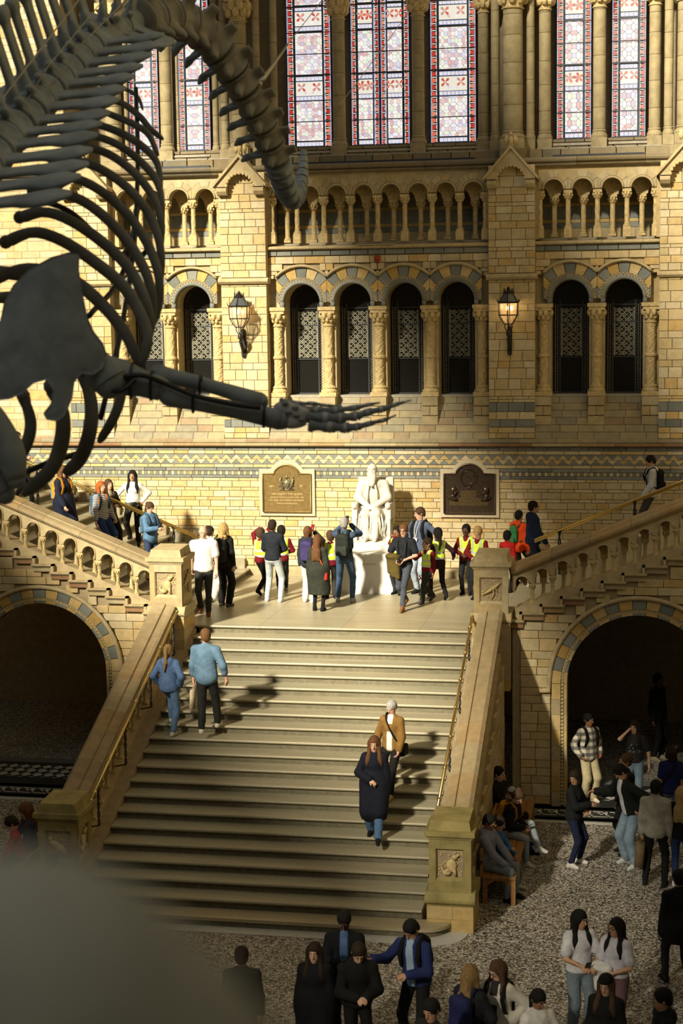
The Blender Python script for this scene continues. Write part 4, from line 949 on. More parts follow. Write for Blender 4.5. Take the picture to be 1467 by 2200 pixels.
for s in (-1, 1):
    pr += [('c', L(s*.25, .04, 1.20), L(s*.33, -.04, .92), .095, .085, .05), ('c', L(s*.33, -.04, .92), L(s*.06, -.27, .74), .085, .055, .05), ('e', L(s*.05, -.29, .735), (.06, .055, .045), None, .03), ('c', L(s*.06, -.28, .73), L(-s*.03, -.33, .70), .022, .015, .02),
           ('c', L(s*.13, .05, .60), L(s*.12, -.36, .60), .125, .105, .06), ('c', L(s*.12, -.36, .58), L(s*.10, -.40, .12), .10, .075, .05), ('c', L(s*.10, -.36, .05), L(s*.11, -.53, .04), .05, .042, .03), ('e', L(s*.108, -.04, 1.51), (.015, .03, .04), None, .01)]
# coat skirts and folds
pr += [('c', L(.26, .0, .62), L(.30, -.22, .18), .10, .13, .06), ('c', L(-.26, .0, .62), L(-.33, -.12, .10), .10, .11, .06), ('c', L(0, -.2, .45), L(.03, -.30, .12), .10, .12, .06)]
bd = sdf(pr, .015)
rg = random.Random(3); obj('figure', bd, 'marble', S, smooth=True)
fo = MB()
for k in range(9):
    x = -.24+k*.06; fo.tube([L(x, -.40-.02*(k % 2), .60), L(x*1.1+.02, -.44, .40), L(x*1.2, -.42, .16)], [.012, .024, .016], 6)
for s in (-1, 1): fo.tube([L(s*.06, -.155, 1.24), L(s*.10, -.12, 1.05), L(s*.11, -.15, .78)], [.02, .028, .02], 6)
obj('drapery_folds', fo, 'marble', S, smooth=True)
# ---- bronze plaques in stone frames
def plaque(x0, x1, zb_, zt, rise, mat, lab, inner, px):
    cx = (x0+x1)/2; hw = (x1-x0)/2
    P = empty('wall_plaque', (cx, YW-.05, zb_), lab, 'plaque')
    def outline(hw, zb_, zt, r, zc):
        a0 = math.asin(max(-1, min(1, (zt-zc)/r))); pts = [(-hw, zb_), (hw, zb_), (hw, zt)]
        pts += [(r*math.cos(a), zc+r*math.sin(a)) for a in np.linspace(a0, PI-a0, 15)]+[(-hw, zt)]; return pts
    ro = .36*(hw/.64); zc = zt-.10
    o1 = outline(hw, zb_, zt, ro+.07, zt+rise-ro-.07); f = inner; o2 = outline(hw-f, zb_+f, zt-f-.01, ro-.04, zt+rise-ro-.07-.0)
    m = MB(); m.prism([(cx+x, YW-.06, z) for x, z in o1], (0, .1, 0)); obj('stone_frame', m, 'plaque_stone', P)
    m = MB(); m.prism([(cx+x, YW-.085, z) for x, z in o2], (0, .03, 0)); P = obj('bronze_plate', m, mat, P)
    rim = MB(); rim.tube([(cx+x, YW-.09, z) for x, z in o2]+[(cx+o2[0][0], YW-.09, o2[0][1])], .022, 6); obj('rim', rim, mat, P, smooth=True)
    return P, cx
def text(P, s, x, z, size, mat, y):
    cu = bpy.data.curves.new('lettering', 'FONT'); cu.body = s; cu.size = size; cu.align_x = 'CENTER'; cu.extrude = .003; cu.materials.append(MATS[mat])
    o = bpy.data.objects.new('lettering_curve', cu); COL.objects.link(o); dg = bpy.context.evaluated_depsgraph_get(); me = bpy.data.meshes.new_from_object(o.evaluated_get(dg)); bpy.data.objects.remove(o)
    t = link('lettering', me, P, tuple(np.array((x, y, z))-wloc(P))); t.rotation_euler = (PI/2, 0, 0); return t
simple('gilt', (.75, .60, .30), .4, .6)
P1, c1 = plaque(-2.885, -1.605, 4.515, 5.575, .215, 'bronze', 'light bronze plaque with a coat of arms and four lines of lettering', .09, 0)
for s, z, sz in (('HER MAJESTY THE QUEEN', 4.995, .062), ('UNVEILED THIS PLAQUE ON 21 MAY 1981', 4.925, .042), ('TO MARK THE MUSEUM CENTENARY', 4.855, .048), ('IN SOUTH KENSINGTON', 4.785, .042)): text(P1, s, c1, z, sz, 'gilt', YW-.088)
text(P1, '1881', c1-.36, 5.17, .06, 'gilt', YW-.088); text(P1, '1981', c1+.32, 5.18, .06, 'gilt', YW-.088)
cr = MB(); rg = random.Random(8)
for k in range(46):
    a = rg.uniform(0, PI*2); r = abs(rg.gauss(0, .09)); cr.ell((c1+r*math.cos(a)*1.0, YW-.092, 5.25+r*math.sin(a)*.8), (rg.uniform(.012, .03), .02, rg.uniform(.012, .03)), 6)
for s in (-1, 1):
    cr.tube([(c1+s*.06, YW-.09, 5.12), (c1+s*.12, YW-.10, 5.22), (c1+s*.15, YW-.10, 5.34), (c1+s*.10, YW-.09, 5.40)], [.02, .035, .03, .012], 7); cr.tube([(c1+s*.12, YW-.09, 5.24), (c1+s*.17, YW-.09, 5.18)], [.02, .01], 6)
cr.ell((c1, YW-.095, 5.24), (.07, .02, .09), 10); cr.ell((c1, YW-.095, 5.40), (.04, .02, .04), 8); cr.box((c1-.17, YW-.10, 5.10), (c1+.17, YW-.08, 5.125)); obj('coat_of_arms', cr, simple('bronze_green', (.20, .18, .11), .4, .6, var=.3, scale=30), P1, smooth=True)
P2, c2 = plaque(1.250, 2.555, 4.52, 5.594, .225, 'bronze_dark', 'dark bronze plaque with a wreathed medallion and two portrait busts', .09, 0)
wr_ = MB()
for k in range(34): a = 2*PI*k/34; wr_.ell((c2+.185*math.cos(a)-.02, YW-.095, 5.42+.185*math.sin(a)), (.026, .02, .014), 6, rot=rotm(0, 0, -a))
wr_.tube([(c2-.02+.145*math.cos(a), YW-.092, 5.42+.145*math.sin(a)) for a in np.linspace(0, 2*PI, 25)], .008, 6)
for k in range(5): wr_.ell((c2-.08+k*.03, YW-.095, 5.46-k*.02), (.018, .015, .012), 6)
wr_.tube([(c2-.05, YW-.09, 5.22), (c2, YW-.09, 5.18), (c2+.06, YW-.09, 5.22)], [.012, .02, .012], 6); obj('wreath', wr_, 'bronze_dark', P2, smooth=True)
for s in (-1, 1):
    b = MB(); x = c2+s*.36; b.ell((x, YW-.11, 5.13), (.075, .06, .095), 12); b.ell((x+s*-.05, YW-.11, 5.07), (.04, .04, .05), 8); b.tube([(x-s*.07, YW-.11, 5.12), (x-s*.095, YW-.11, 5.09)], [.012, .018], 6); b.tube([(x, YW-.10, 5.05), (x+s*.02, YW-.10, 4.96)], [.05, .07], 8); b.tube([(x-s*.10, YW-.095, 4.90), (x, YW-.105, 4.95), (x+s*.12, YW-.095, 4.97)], [.025, .06, .03], 8); obj('portrait_bust', b, 'bronze_dark', P2, smooth=True)
ln = MB(); rg = random.Random(4)
for k in range(10):
    z = 5.10-k*.034; w = .17 if z > 4.93 else .42
    x = -w
    while x < w: l = rg.uniform(.02, .06); ln.box((c2-.02+x, YW-.090, z), (c2-.02+min(x+l, w), YW-.084, z+.014)); x += l+.012
obj('worn_lettering', ln, 'bronze', P2, kind='stuff')
# ---- wall lanterns
def lantern(px, py, pier_y, lab):
    b = onY(px, py, YW-.36); cx, cz = b[0], b[2]
    P = empty('wall_lantern', (cx, YW-.36, cz), lab, 'lantern', 'hexagonal wall lanterns'); A = [PI/6+k*PI/3 for k in range(6)]
    def ring(r, z): return [(r*math.cos(a), r*math.sin(a), z) for a in A]
    fr = MB()
    R1, R2, R3, R4 = ring(.10, .30), ring(.235, .10), ring(.225, -.17), ring(.10, -.36)
    for Pa, Pb in ((R1, R2), (R2, R3), (R3, R4)):
        for p, q in zip(Pa, Pb): fr.tube([p, q], .011, 5)
    for Rr, t in ((R1, .014), (R2, .02), (R3, .013), (R4, .013)):
        for k in range(6): fr.tube([Rr[k], Rr[(k+1) % 6]], t, 5)
    link('frame', fr.mesh('frame', ['iron']), P)
    gl = MB()
    for k in range(6): j = (k+1) % 6; gl.add([R2[k], R2[j], R3[j], R3[k]], [(0,1,2,3)]); gl.add([R3[k], R3[j], R4[j], R4[k]], [(0,1,2,3)])
    link('glass', gl.mesh('glass', ['lantern_glass']), P)
    rf = MB(); rf.add(R1+R2, [(k, (k+1) % 6, 6+(k+1) % 6, 6+k) for k in range(6)]+[tuple(range(6))[::-1]]); RF = link('roof', rf.mesh('roof', [simple('zinc', (.13, .145, .155), .4, .5)]), P)
    cw = MB(); cw.lathe([(.115, .30), (.12, .33), (.095, .345)], n=12)
    for k in range(8): a = 2*PI*k/8; cw.prism([(.10*math.cos(a-.2), .10*math.sin(a-.2), .34), (.10*math.cos(a+.2), .10*math.sin(a+.2), .34), (.115*math.cos(a), .115*math.sin(a), .41)], (.008*math.cos(a), .008*math.sin(a), 0))
    cw.lathe([(.03, .34), (.045, .39), (.02, .43), (.0, .45)], n=10); 
    for p in R2: cw.tube([p, (p[0]*1.12, p[1]*1.12, p[2]+.03), (p[0]*1.2, p[1]*1.2, p[2]+.08)], [.012, .01, .004], 5)
    link('crown', cw.mesh('crown', ['iron']), RF)
    for k, (dx, dy) in enumerate(((-.02, -.05), (.07, .03))):
        bl = MB(); bl.ell((dx, dy, -.02), (.028, .028, .055), 10); cd = MB(); cd.lathe([(.022, -.30), (.022, -.075)], (dx, dy, 0), 8); CD = link('candle', cd.mesh('candle', ['lantern_glass']), P); link('bulb', bl.mesh('bulb', ['bulb'], True), CD)
    br = MB()
    for k in range(4): a = k*PI/2; br.tube([(.07*math.cos(a), .07*math.sin(a), -.36), (.085*math.cos(a), .085*math.sin(a), -.43), (.04*math.cos(a), .04*math.sin(a), -.50), (0, 0, -.52)], .011, 5)
    br.lathe([(.035, -.62), (.05, -.60), (.045, -.54), (.03, -.50)], n=10)
    br.tube(bez([(0, 0, -.60), (0, .10, -.68), (0, .22, -.60), (0, .30, -.50)], 12), .022, 6); br.tube(bez([(0, .0, -.62), (0, .14, -.80), (0, .30, -.95)], 10), .02, 6)
    for t in np.linspace(.1, .9, 5): br.ell((0, .02+.26*t, -.66-.24*t), (.045, .03, .03), 6)
    br.box((-.05, .30, -.98), (.05, .36, -.46)); br.ell((0, .32, -1.0), (.05, .04, .05), 8); br.ell((0, .32, -.45), (.055, .04, .05), 8); link('bracket', br.mesh('bracket', ['iron']), P)
    ld = bpy.data.lights.new('lantern_light', 'POINT'); ld.energy = 8; ld.color = (1, .68, .34); ld.shadow_soft_size = .06; lo_ = bpy.data.objects.new('lantern_light', ld); COL.objects.link(lo_); lo_.parent = P; lo_.location = (.02, -.01, .03)
lantern(514, 668, 0, 'left lantern, on the sunlit pier above the whale flipper'); lantern(1092, 660, 0, 'right lantern, glowing on the shaded pier')
# ---- benches against the outer flanks of the stair
def bench(cx, y0, y1, lab, s):
    P = empty('oak_bench', (cx, (y0+y1)/2, 0), lab, 'bench')
    for k in range(4): m = MB(); m.box((cx-.25+k*.13, y0, .42), (cx-.25+k*.13+.122, y1, .455)); obj('seat_board', m, 'wood', P)
    for y in np.linspace(y0+.06, y1-.06, 3):
        for xx in (cx-.22, cx+.22): m = MB(); m.box((xx-.035, y-.035, 0), (xx+.035, y+.035, .42)); obj('leg', m, 'wood', P)
        m = MB(); m.prism([(cx-.20, y-.02, .42), (cx+.20, y-.02, .42), (cx+.17, y-.02, .30), (cx+.08, y-.02, .37), (cx-.08, y-.02, .37), (cx-.17, y-.02, .30)][::-1], (0, .04, 0)); obj('rail', m, 'wood', P)
    bx = cx-s*.27; m = MB(); m.box((bx-.02, y0, .44), (bx+.02, y1, .62)); m.box((bx-.02, y0, .70), (bx+.02, y1, .86)); obj('back_board', m, 'wood', P)
bench(3.64, -5.8, -3.3, 'oak bench against the right flank of the stair, with sitters', 1)
bench(3.64, -3.0, -1.7, 'further oak bench on the right, deep in the shade', 1)
bench(-3.80, -7.6, -5.2, 'oak bench beside the lower left newel, two sitters on it', -1)
# ================================================================== WHALE SKELETON
WH = empty('whale_skeleton', tuple(atd(150, 500, 13)), 'grey whale skeleton hung from the roof, ribs and flipper towards the camera', 'skeleton')
def px3(pts): return [atd(*p) for p in pts]
# spine: (px, py, distance)
SPN = [(-120, 452, 11.2), (-72, 398, 11.6), (-30, 345, 12.05), (14, 294, 12.5), (44, 268, 12.8), (93, 207, 13.4), (150, 147, 14.1), (200, 97, 14.7), (262, 58, 15.4), (320, 40, 15.9), (380, 42, 16.3), (428, 66, 16.6), (468, 108, 16.8), (503, 158, 17.0), (533, 207, 17.2), (556, 252, 17.4), (575, 295, 17.6), (592, 340, 17.8), (606, 382, 18.0), (618, 415, 18.2), (632, 428, 18.35), (643, 408, 18.5), (649, 378, 18.6), (652, 348, 18.7), (652, 318, 18.8)]
CUR = bez(px3(SPN), 400); CUM = np.concatenate([[0], np.cumsum([np.linalg.norm(CUR[i+1]-CUR[i]) for i in range(len(CUR)-1)])])
def cur(s): i = min(int(np.searchsorted(CUM, s)), len(CUR)-1); return CUR[i]
def vert(big=True):
    """local: z up (spine), y along the column, x across"""
    pr = [('c', (0, -.2, 0), (0, .2, 0), .128, .128, .01), ('e', (0, -.12, 0), (.155, .035, .155), None, .04), ('e', (0, .12, 0), (.155, .035, .155), None, .04), ('k', (0, 0, 0), (0, 1, 0), .138, 0)]
    if big:
        pr += [('b', (0, .03, .42), (.022, .075, .30), .02, None, .05), ('b', (0, .03, .70), (.035, .085, .05), .03, None, .05), ('c', (.06, -.02, .12), (0, .0, .25), .035, .03, .04), ('c', (-.06, -.02, .12), (0, 0, .25), .035, .03, .04)]
        for s in (-1, 1): pr += [('b', (s*.36, .0, -.03), (.24, .080, .020), .018, rotm(0, 0, s*.10), .05), ('e', (s*.56, -.01, -.055), (.14, .115, .022), None, .05), ('c', (s*.07, -.10, .17), (s*.09, -.19, .20), .035, .03, .03)]
    else:
        pr += [('b', (0, .02, .17), (.022, .07, .07), .018, None, .05)]
        for s in (-1, 1): pr += [('e', (s*.17, 0, 0), (.09, .07, .035), None, .05)]
    return sdf(pr, .017)
VB = vert(True).mesh('vertebra', ['bone'], True); VS = vert(False).mesh('vertebra', ['bone_brown'], True)
tp = sdf([('c', (0, -.2, 0), (0, .2, 0), .108, .108, .02), ('e', (0, -.045, 0), (.128, .022, .128), None, .03), ('e', (0, .045, 0), (.128, .022, .128), None, .03), ('k', (0, 0, 0), (0, 1, 0), .062, 0), ('e', (.08, 0, .05), (.04, .04, .04), None, .03), ('e', (-.08, 0, .05), (.04, .04, .04), None, .03)], .014); VT = tp.mesh('vertebra', ['bone'], True)
chm = sdf([('c', (-.05, 0, -.16), (0, .02, -.40), .028, .034, .03), ('c', (.05, 0, -.16), (0, .02, -.40), .028, .03, .03), ('c', (0, .02, -.38), (.0, .05, -.46), .04, .025, .03)], .014); CHV = chm.mesh('chevron_bone', ['bone'], True)
def place(name, me, p, t, up, sc):
    t = t/np.linalg.norm(t); up = up-t*(up@t); up = up/np.linalg.norm(up); x = np.cross(t, up)
    o = link(name, me, WH); pl = np.array(p)-wloc(WH); M = Matrix(((x[0]*sc[0], t[0]*sc[1], up[0]*sc[2], pl[0]), (x[1]*sc[0], t[1]*sc[1], up[1]*sc[2], pl[1]), (x[2]*sc[0], t[2]*sc[1], up[2]*sc[2], pl[2]), (0, 0, 0, 1)))
    o.matrix_basis = M; return o
RIGHT = np.array(RT); UPV = -np.array(DN)
s = 0.0; k = 0; TOT = CUM[-1]
while s < TOT-.02:
    f = s/TOT; p = cur(s); t = cur(min(s+.12, TOT))-cur(max(s-.12, 0))
    sp = .315 if f < .47 else (.33-.17*(f-.47)/.53)
    # the spines lean back from vertical to lie square to the column where the tail turns down
    up = UPV*1.0+(-RIGHT)*(0.15+max(0, f-.35)*.0)
    if f > .45: up = UPV*max(0.0, 1-(f-.45)*2.3)+RIGHT*min(1, (f-.45)*3.2)+np.array(-fw)*.25
    if f < .54:
        q = 1.0 if f < .40 else 1-(f-.40)*2.4; place('vertebra', VB, p, t, up, (1.02*q*(1+.30*max(0, 1-f/.2)), 1.0, 1.08*q))
    elif f < .835:
        q = 1.42-(f-.54)*1.3; o = place('vertebra', VS, p, t, up, (q, sp/.31, q))
        place('chevron_bone', CHV, p, t, up, (q*.85, .9, .78))
    else:
        q = float(np.interp(f, (.835, .885, .94, 1), (1.25, 1.05, .68, .25))); sp = .150-.06*(f-.835)/.165; place('vertebra', VT, p, t, up, (q, sp/.145, q))
    s += sp; k += 1
# discs between the vertebrae read as a dark core
m = MB(); m.tube([cur(v) for v in np.linspace(0, TOT*.9, 60)], [.08]*40+list(np.linspace(.08, .06, 20)), 8); obj('cartilage_core', m, 'bone_brown', WH, smooth=True)
# ribs
RIBS = [([(252, 188, 15.2), (275, 194, 15.1), (297, 210, 15.0), (307, 236, 14.9)], 5), ([(228, 215, 14.9), (262, 222, 14.8), (300, 250, 14.6), (322, 276, 14.5), (350, 299, 14.4)], 8), ([(200, 230, 14.6), (240, 247, 14.4), (285, 266, 14.2), (318, 288, 14.0), (340, 334, 13.9)], 8),
 ([(177, 264, 14.4), (220, 271, 14.2), (268, 290, 14.0), (310, 318, 13.8), (338, 352, 13.7), (347, 412, 13.6)], 9), ([(165, 291, 14.1), (205, 293, 13.9), (255, 312, 13.7), (305, 350, 13.5), (338, 392, 13.4), (348, 440, 13.3), (345, 485, 13.3)], 9),
 ([(143, 318, 13.8), (185, 317, 13.6), (235, 332, 13.4), (285, 368, 13.2), (322, 412, 13.1), (343, 462, 13.0), (346, 515, 13.0), (338, 570, 13.0)], 9.5), ([(112, 343, 13.5), (160, 345, 13.3), (212, 361, 13.1), (270, 400, 12.9), (315, 452, 12.8), (341, 515, 12.7), (346, 580, 12.7), (332, 650, 12.7)], 10),
 ([(97, 378, 13.2), (150, 381, 13.0), (202, 401, 12.8), (260, 446, 12.6), (308, 508, 12.5), (338, 580, 12.4), (342, 650, 12.4), (322, 715, 12.4)], 10.5), ([(70, 410, 12.9), (122, 414, 12.7), (180, 433, 12.5), (242, 482, 12.3), (292, 545, 12.2), (322, 612, 12.1), (326, 690, 12.1), (305, 760, 12.1)], 11),
 ([(42, 467, 12.6), (98, 456, 12.4), (155, 476, 12.2), (222, 522, 12.0), (276, 575, 11.9), (308, 636, 11.8), (322, 700, 11.8), (306, 775, 11.8)], 11.5), ([(12, 520, 12.3), (72, 499, 12.1), (135, 518, 11.9), (202, 562, 11.7), (262, 612, 11.6), (300, 672, 11.55), (318, 730, 11.5), (302, 788, 11.5)], 12),
 ([(-20, 600, 12.0), (60, 578, 11.9), (150, 600, 11.8), (215, 650, 11.7), (268, 715, 11.6), (300, 785, 11.6)], 12.5),
 ([(-20, 580, 12.6), (40, 588, 12.5), (80, 575, 12.5)], 13), ([(-20, 640, 12.6), (30, 640, 12.5), (70, 650, 12.5)], 12),
 ([(268, 800, 12.1), (258, 860, 12.1), (240, 905, 12.1), (212, 950, 12.2)], 10), ([(180, 800, 11.9), (196, 870, 11.9), (192, 930, 11.9), (172, 985, 12.0), (138, 1020, 12.0)], 14), ([(112, 830, 11.8), (134, 890, 11.8), (132, 950, 11.8), (108, 1010, 11.8), (50, 1062, 11.9)], 15), ([(50, 850, 11.9), (66, 910, 11.9), (52, 965, 11.9), (20, 1000, 12.0)], 12)]
for pts, r in RIBS:
    P = bez(px3(pts), 26); n = len(P); rr = r*13/3590
    R = [rr*(1.25-.45*min(1, i/4)) if i < 4 else rr*(.82+.28*math.sin(PI*i/n)) for i in range(n)]; R[-1] *= .55; R[-2] *= .85; R[0] *= .8
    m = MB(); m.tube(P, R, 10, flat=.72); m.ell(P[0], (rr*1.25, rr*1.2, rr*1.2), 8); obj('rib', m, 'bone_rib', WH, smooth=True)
# shoulder blade: thickness field over an outline
def blade(outline, d, thick, name, mat):
    P = np.array(outline, float); sc = d/3590; lo = P.min(0)-4; hi = P.max(0)+4; h = 4.0
    gx = np.arange(lo[0], hi[0], h); gy = np.arange(lo[1], hi[1], h); X, Y = np.meshgrid(gx, gy, indexing='ij')
    X = X.copy(); Y = Y.copy(); ins = np.zeros(X.shape, bool); dist = np.full(X.shape, 1e9); n = len(P); NX = X.copy(); NY = Y.copy()
    for i in range(n):
        a, b = P[i], P[(i+1) % n]; c = ((a[1] > Y) != (b[1] > Y)) & (X < (b[0]-a[0])*(Y-a[1])/(b[1]-a[1]+1e-9)+a[0]); ins ^= c
        ba = b-a; t = np.clip(((X-a[0])*ba[0]+(Y-a[1])*ba[1])/(ba@ba), 0, 1); dd = np.hypot(X-a[0]-t*ba[0], Y-a[1]-t*ba[1]); cl = dd < dist; NX = np.where(cl, a[0]+t*ba[0], NX); NY = np.where(cl, a[1]+t*ba[1], NY); dist = np.where(cl, dd, dist)
    full = ins[:-1, :-1] & ins[1:, :-1] & ins[1:, 1:] & ins[:-1, 1:]; bd_ = np.zeros(X.shape, bool); pf = np.pad(full, 1); al = pf[:-1, :-1] & pf[1:, :-1] & pf[1:, 1:] & pf[:-1, 1:]; X = np.where(al, X, NX); Y = np.where(al, Y, NY)
    th = np.where(ins, thick*(.35+.65*np.clip(dist/55, 0, 1)**.5), -1); idx = {}; m = MB(); vs = []; fs = []
    def vid(i, j, s_):
        k_ = (i, j, s_)
        if k_ not in idx:
            bow = .10*math.sin((X[i, j]-lo[0])/(hi[0]-lo[0])*PI); idx[k_] = len(vs); vs.append(atd(X[i, j], Y[i, j], d-bow+s_*max(th[i, j], .006)))
        return idx[k_]
    for i in range(len(gx)-1):
        for j in range(len(gy)-1):
            if ins[i:i+2, j:j+2].all():
                q = [(i, j), (i+1, j), (i+1, j+1), (i, j+1)]; fs.append(tuple(vid(a, b, -1) for a, b in q[::-1])); fs.append(tuple(vid(a, b, 1) for a, b in q))
                for (a, b), (c, e), nb in ((q[0], q[1], (i, j-1)), (q[1], q[2], (i+1, j)), (q[2], q[3], (i, j+1)), (q[3], q[0], (i-1, j))):
                    if not (0 <= nb[0] < len(gx)-1 and 0 <= nb[1] < len(gy)-1 and ins[nb[0]:nb[0]+2, nb[1]:nb[1]+2].all()): fs.append((vid(a, b, -1), vid(a, b, 1), vid(c, e, 1), vid(c, e, -1)))
    m.add(vs, fs); return obj(name, m, mat, WH, smooth=True)
blade([(-60, 700), (0, 690), (8, 650), (28, 612), (62, 578), (110, 552), (150, 541), (171, 545), (170, 580), (178, 630), (188, 680), (202, 712), (222, 738), (230, 762), (222, 790), (200, 806), (176, 802), (160, 822), (156, 856), (140, 892), (122, 906), (100, 902), (92, 888), (108, 868), (114, 838), (100, 816), (72, 824), (48, 846), (20, 858), (-60, 866)], 11.2, .045, 'shoulder_blade', 'bone')
# flipper
def bone(pts, rads, mat='bone', name='flipper_bone', d0=None, flat=1.0):
    P = bez(px3(pts), 14); n = len(P); R = np.interp(np.linspace(0, 1, n), np.linspace(0, 1, len(rads)), rads)*pts[0][2]/3590
    m = MB(); m.tube(P, list(R), 12, flat=flat); m.ell(P[0], (R[0]*.95,)*3, 10); m.ell(P[-1], (R[-1]*.95,)*3, 10); return obj(name, m, mat, WH, smooth=True)
D = 11.4
bone([(226, 806, D), (262, 812, D), (305, 824, D), (346, 836, D)], [44, 40, 29, 26], name='humerus'); bone([(215, 790, D-.1), (235, 820, D-.1)], [38, 40], name='humerus_head')
bone([(362, 850, D), (430, 866, D), (520, 884, D), (604, 902, D)], [24, 18, 19, 23], name='ulna'); bone([(338, 806, D+.1), (380, 812, D+.1), (460, 832, D+.1), (560, 862, D+.1)], [24, 17, 15, 19], name='radius')
for (x, y, r, dx, dy) in ((326, 828, 31, .25, 1), (416, 862, 24, .2, 1), (568, 890, 27, .2, 1), (430, 825, 20, .2, 1), (284, 818, 38, .3, 1)):
    m = MB(); c = atd(x, y, D); u = RIGHT*dy-DN*dx*0; m.tube([c+(RIGHT*(-math.sin(.2))*math.cos(a)*r*.35+DN*math.cos(a)*r+np.array(fw)*math.sin(a)*r)*D/3590 for a in np.linspace(0, 2*PI, 19)], .010, 6); obj('strap', m, 'steel_dark', WH, smooth=True)
for pts in ([(236, 815, D-.1), (300, 806, D-.15), (350, 822, D-.1), (420, 850, D-.1), (500, 868, D-.1), (560, 876, D-.1)], [(230, 840, D-.15), (262, 838, D-.2), (290, 815, D-.15)]):
    m = MB(); m.tube(bez(px3(pts), 24), .018, 6); obj('support_rod', m, 'steel_dark', WH, smooth=True)
m = sdf([('e', atd(612, 878, D), (.085, .04, .055), None, .05), ('e', atd(634, 892, D), (.075, .04, .05), None, .05), ('e', atd(640, 908, D), (.06, .04, .035), None, .05), ('e', atd(652, 884, D), (.05, .035, .03), None, .05), ('e', atd(618, 910, D), (.05, .035, .03), None, .05)], .012); obj('wrist_block', m, 'cartilage', WH, smooth=True)
for (x, y) in ((612, 866), (634, 876), (636, 893), (620, 886), (648, 902)): m = MB(); m.ell(atd(x, y, D-.05), (.026, .018, .016), 8); obj('carpal', m, 'bone', WH, smooth=True)
FING = [([(600, 860), (642, 867), (672, 867), (703, 871), (734, 872)], [7, 5.5, 5, 3.5, 2.5]), ([(646, 879), (683, 881), (724, 881), (764, 876), (795, 869), (816, 865)], [11, 9, 8.5, 7, 4.5, 2.5]), ([(656, 894), (703, 897), (734, 897), (766, 894), (792, 885), (822, 879), (850, 869), (882, 860)], [15, 13.5, 12.5, 11, 9, 7.5, 5, 2]), ([(662, 914), (713, 917), (744, 919), (768, 917), (794, 910), (824, 903), (850, 892)], [15, 13.5, 12.5, 9, 6.5, 5, 2.2])]
for pts, rd in FING:
    for i in range(len(pts)-1):
        (xa, ya), (xb, yb) = pts[i], pts[i+1]; ra, rb = rd[i], rd[i+1]
        def lerp(t): return (xa+(xb-xa)*t, ya+(yb-ya)*t, D)
        P = [atd(*lerp(t)) for t in (0, .12, .3, .5, .62, .74, .82)]; m = MB(); m.tube(P, [v*D/3590 for v in (ra*.8, ra, ra*.72, ra*.66, rb*.85, rb*1.0, rb*.8)], 10); obj('phalanx', m, 'bone', WH, smooth=True)
        P = [atd(*lerp(t)) for t in (.78, .86, .95, 1.03)]; m = MB(); m.tube(P, [rb*.9*D/3590, rb*D/3590, rb*D/3590, rb*.85*D/3590], 10); obj('joint_cartilage', m, 'cartilage', WH, smooth=True)
# breast bone and jaw at the left edge
bone([(-60, 880, 10.8), (-20, 920, 10.8), (20, 975, 10.8), (35, 1030, 10.8)], [52, 46, 36, 22], name='sternum'); bone([(-90, 960, 10.9), (-20, 1010, 10.9), (10, 1060, 10.9)], [50, 42, 26], name='sternum')
# steel armature inside the chest
for pts in ([(292, 190, 15.0), (296, 340, 14.2), (288, 520, 13.4), (262, 700, 12.6), (216, 900, 12.2)], [(300, 430, 13.8), (262, 590, 13.2), (190, 680, 12.6)], [(282, 470, 13.5), (318, 520, 13.2), (300, 560, 13.2)], [(10, 1035, 11.8), (90, 1000, 11.9), (165, 975, 12.1)], [(185, 250, 14.4), (235, 275, 14.2)], [(130, 300, 13.7), (190, 312, 13.6)], [(60, 425, 12.8), (150, 455, 12.7), (240, 540, 12.5)], [(284, 520, 13.3), (262, 560, 13.2), (296, 600, 13.0)]):
    m = MB(); m.tube(bez(px3(pts), 20), .022, 6); obj('armature', m, 'steel_dark', WH, smooth=True)
# suspension cables (each a thing of its own)
for pts, r, lab in (([(0, 218, 12.4), (192, -30, 13.2)], .007, 'thick suspension cable crossing the upper left corner in front of the spine'), ([(30, 260, 12.6), (105, 140, 13.2), (230, -10, 14)], .0045, 'thin suspension cable rising past the tall spines at upper left'), ([(60, 250, 12.8), (180, 90, 14), (280, -10, 15)], .0045, 'long suspension cable running up along the vertebrae at upper left'), ([(618, 95, 17.6), (700, -10, 19)], .005, 'suspension cable running up across the first stained window'), ([(729, 225, 18.5), (765, 180, 19), (905, -10, 21)], .004, 'thin suspension cable crossing the middle stained windows')):
    m = MB(); m.tube(px3(pts), r, 6); o = obj('suspension_cable', m, 'steel', label=lab, category='cable', group='whale suspension cables')
m = MB(); P = px3([(556, 180, 17.25), (566, 168, 17.3), (590, 135, 17.4), (618, 95, 17.6)]); m.tube(P, [.012, .026, .016, .012], 8); m.ell(P[0], (.04, .04, .03), 8); obj('cable_turnbuckle', m, 'steel', label='steel turnbuckle joining the cable to the whale tail', category='turnbuckle', smooth=True)
m = MB(); m.tube(px3([(240, 45, 14.9), (262, 18, 15.0)]), .035, 8); m.tube(px3([(258, 22, 15), (290, -20, 15.4)]), .012, 6); obj('cable_turnbuckle', m, 'steel', label='dark steel clamp and rod on the spine at upper left', category='turnbuckle', smooth=True)
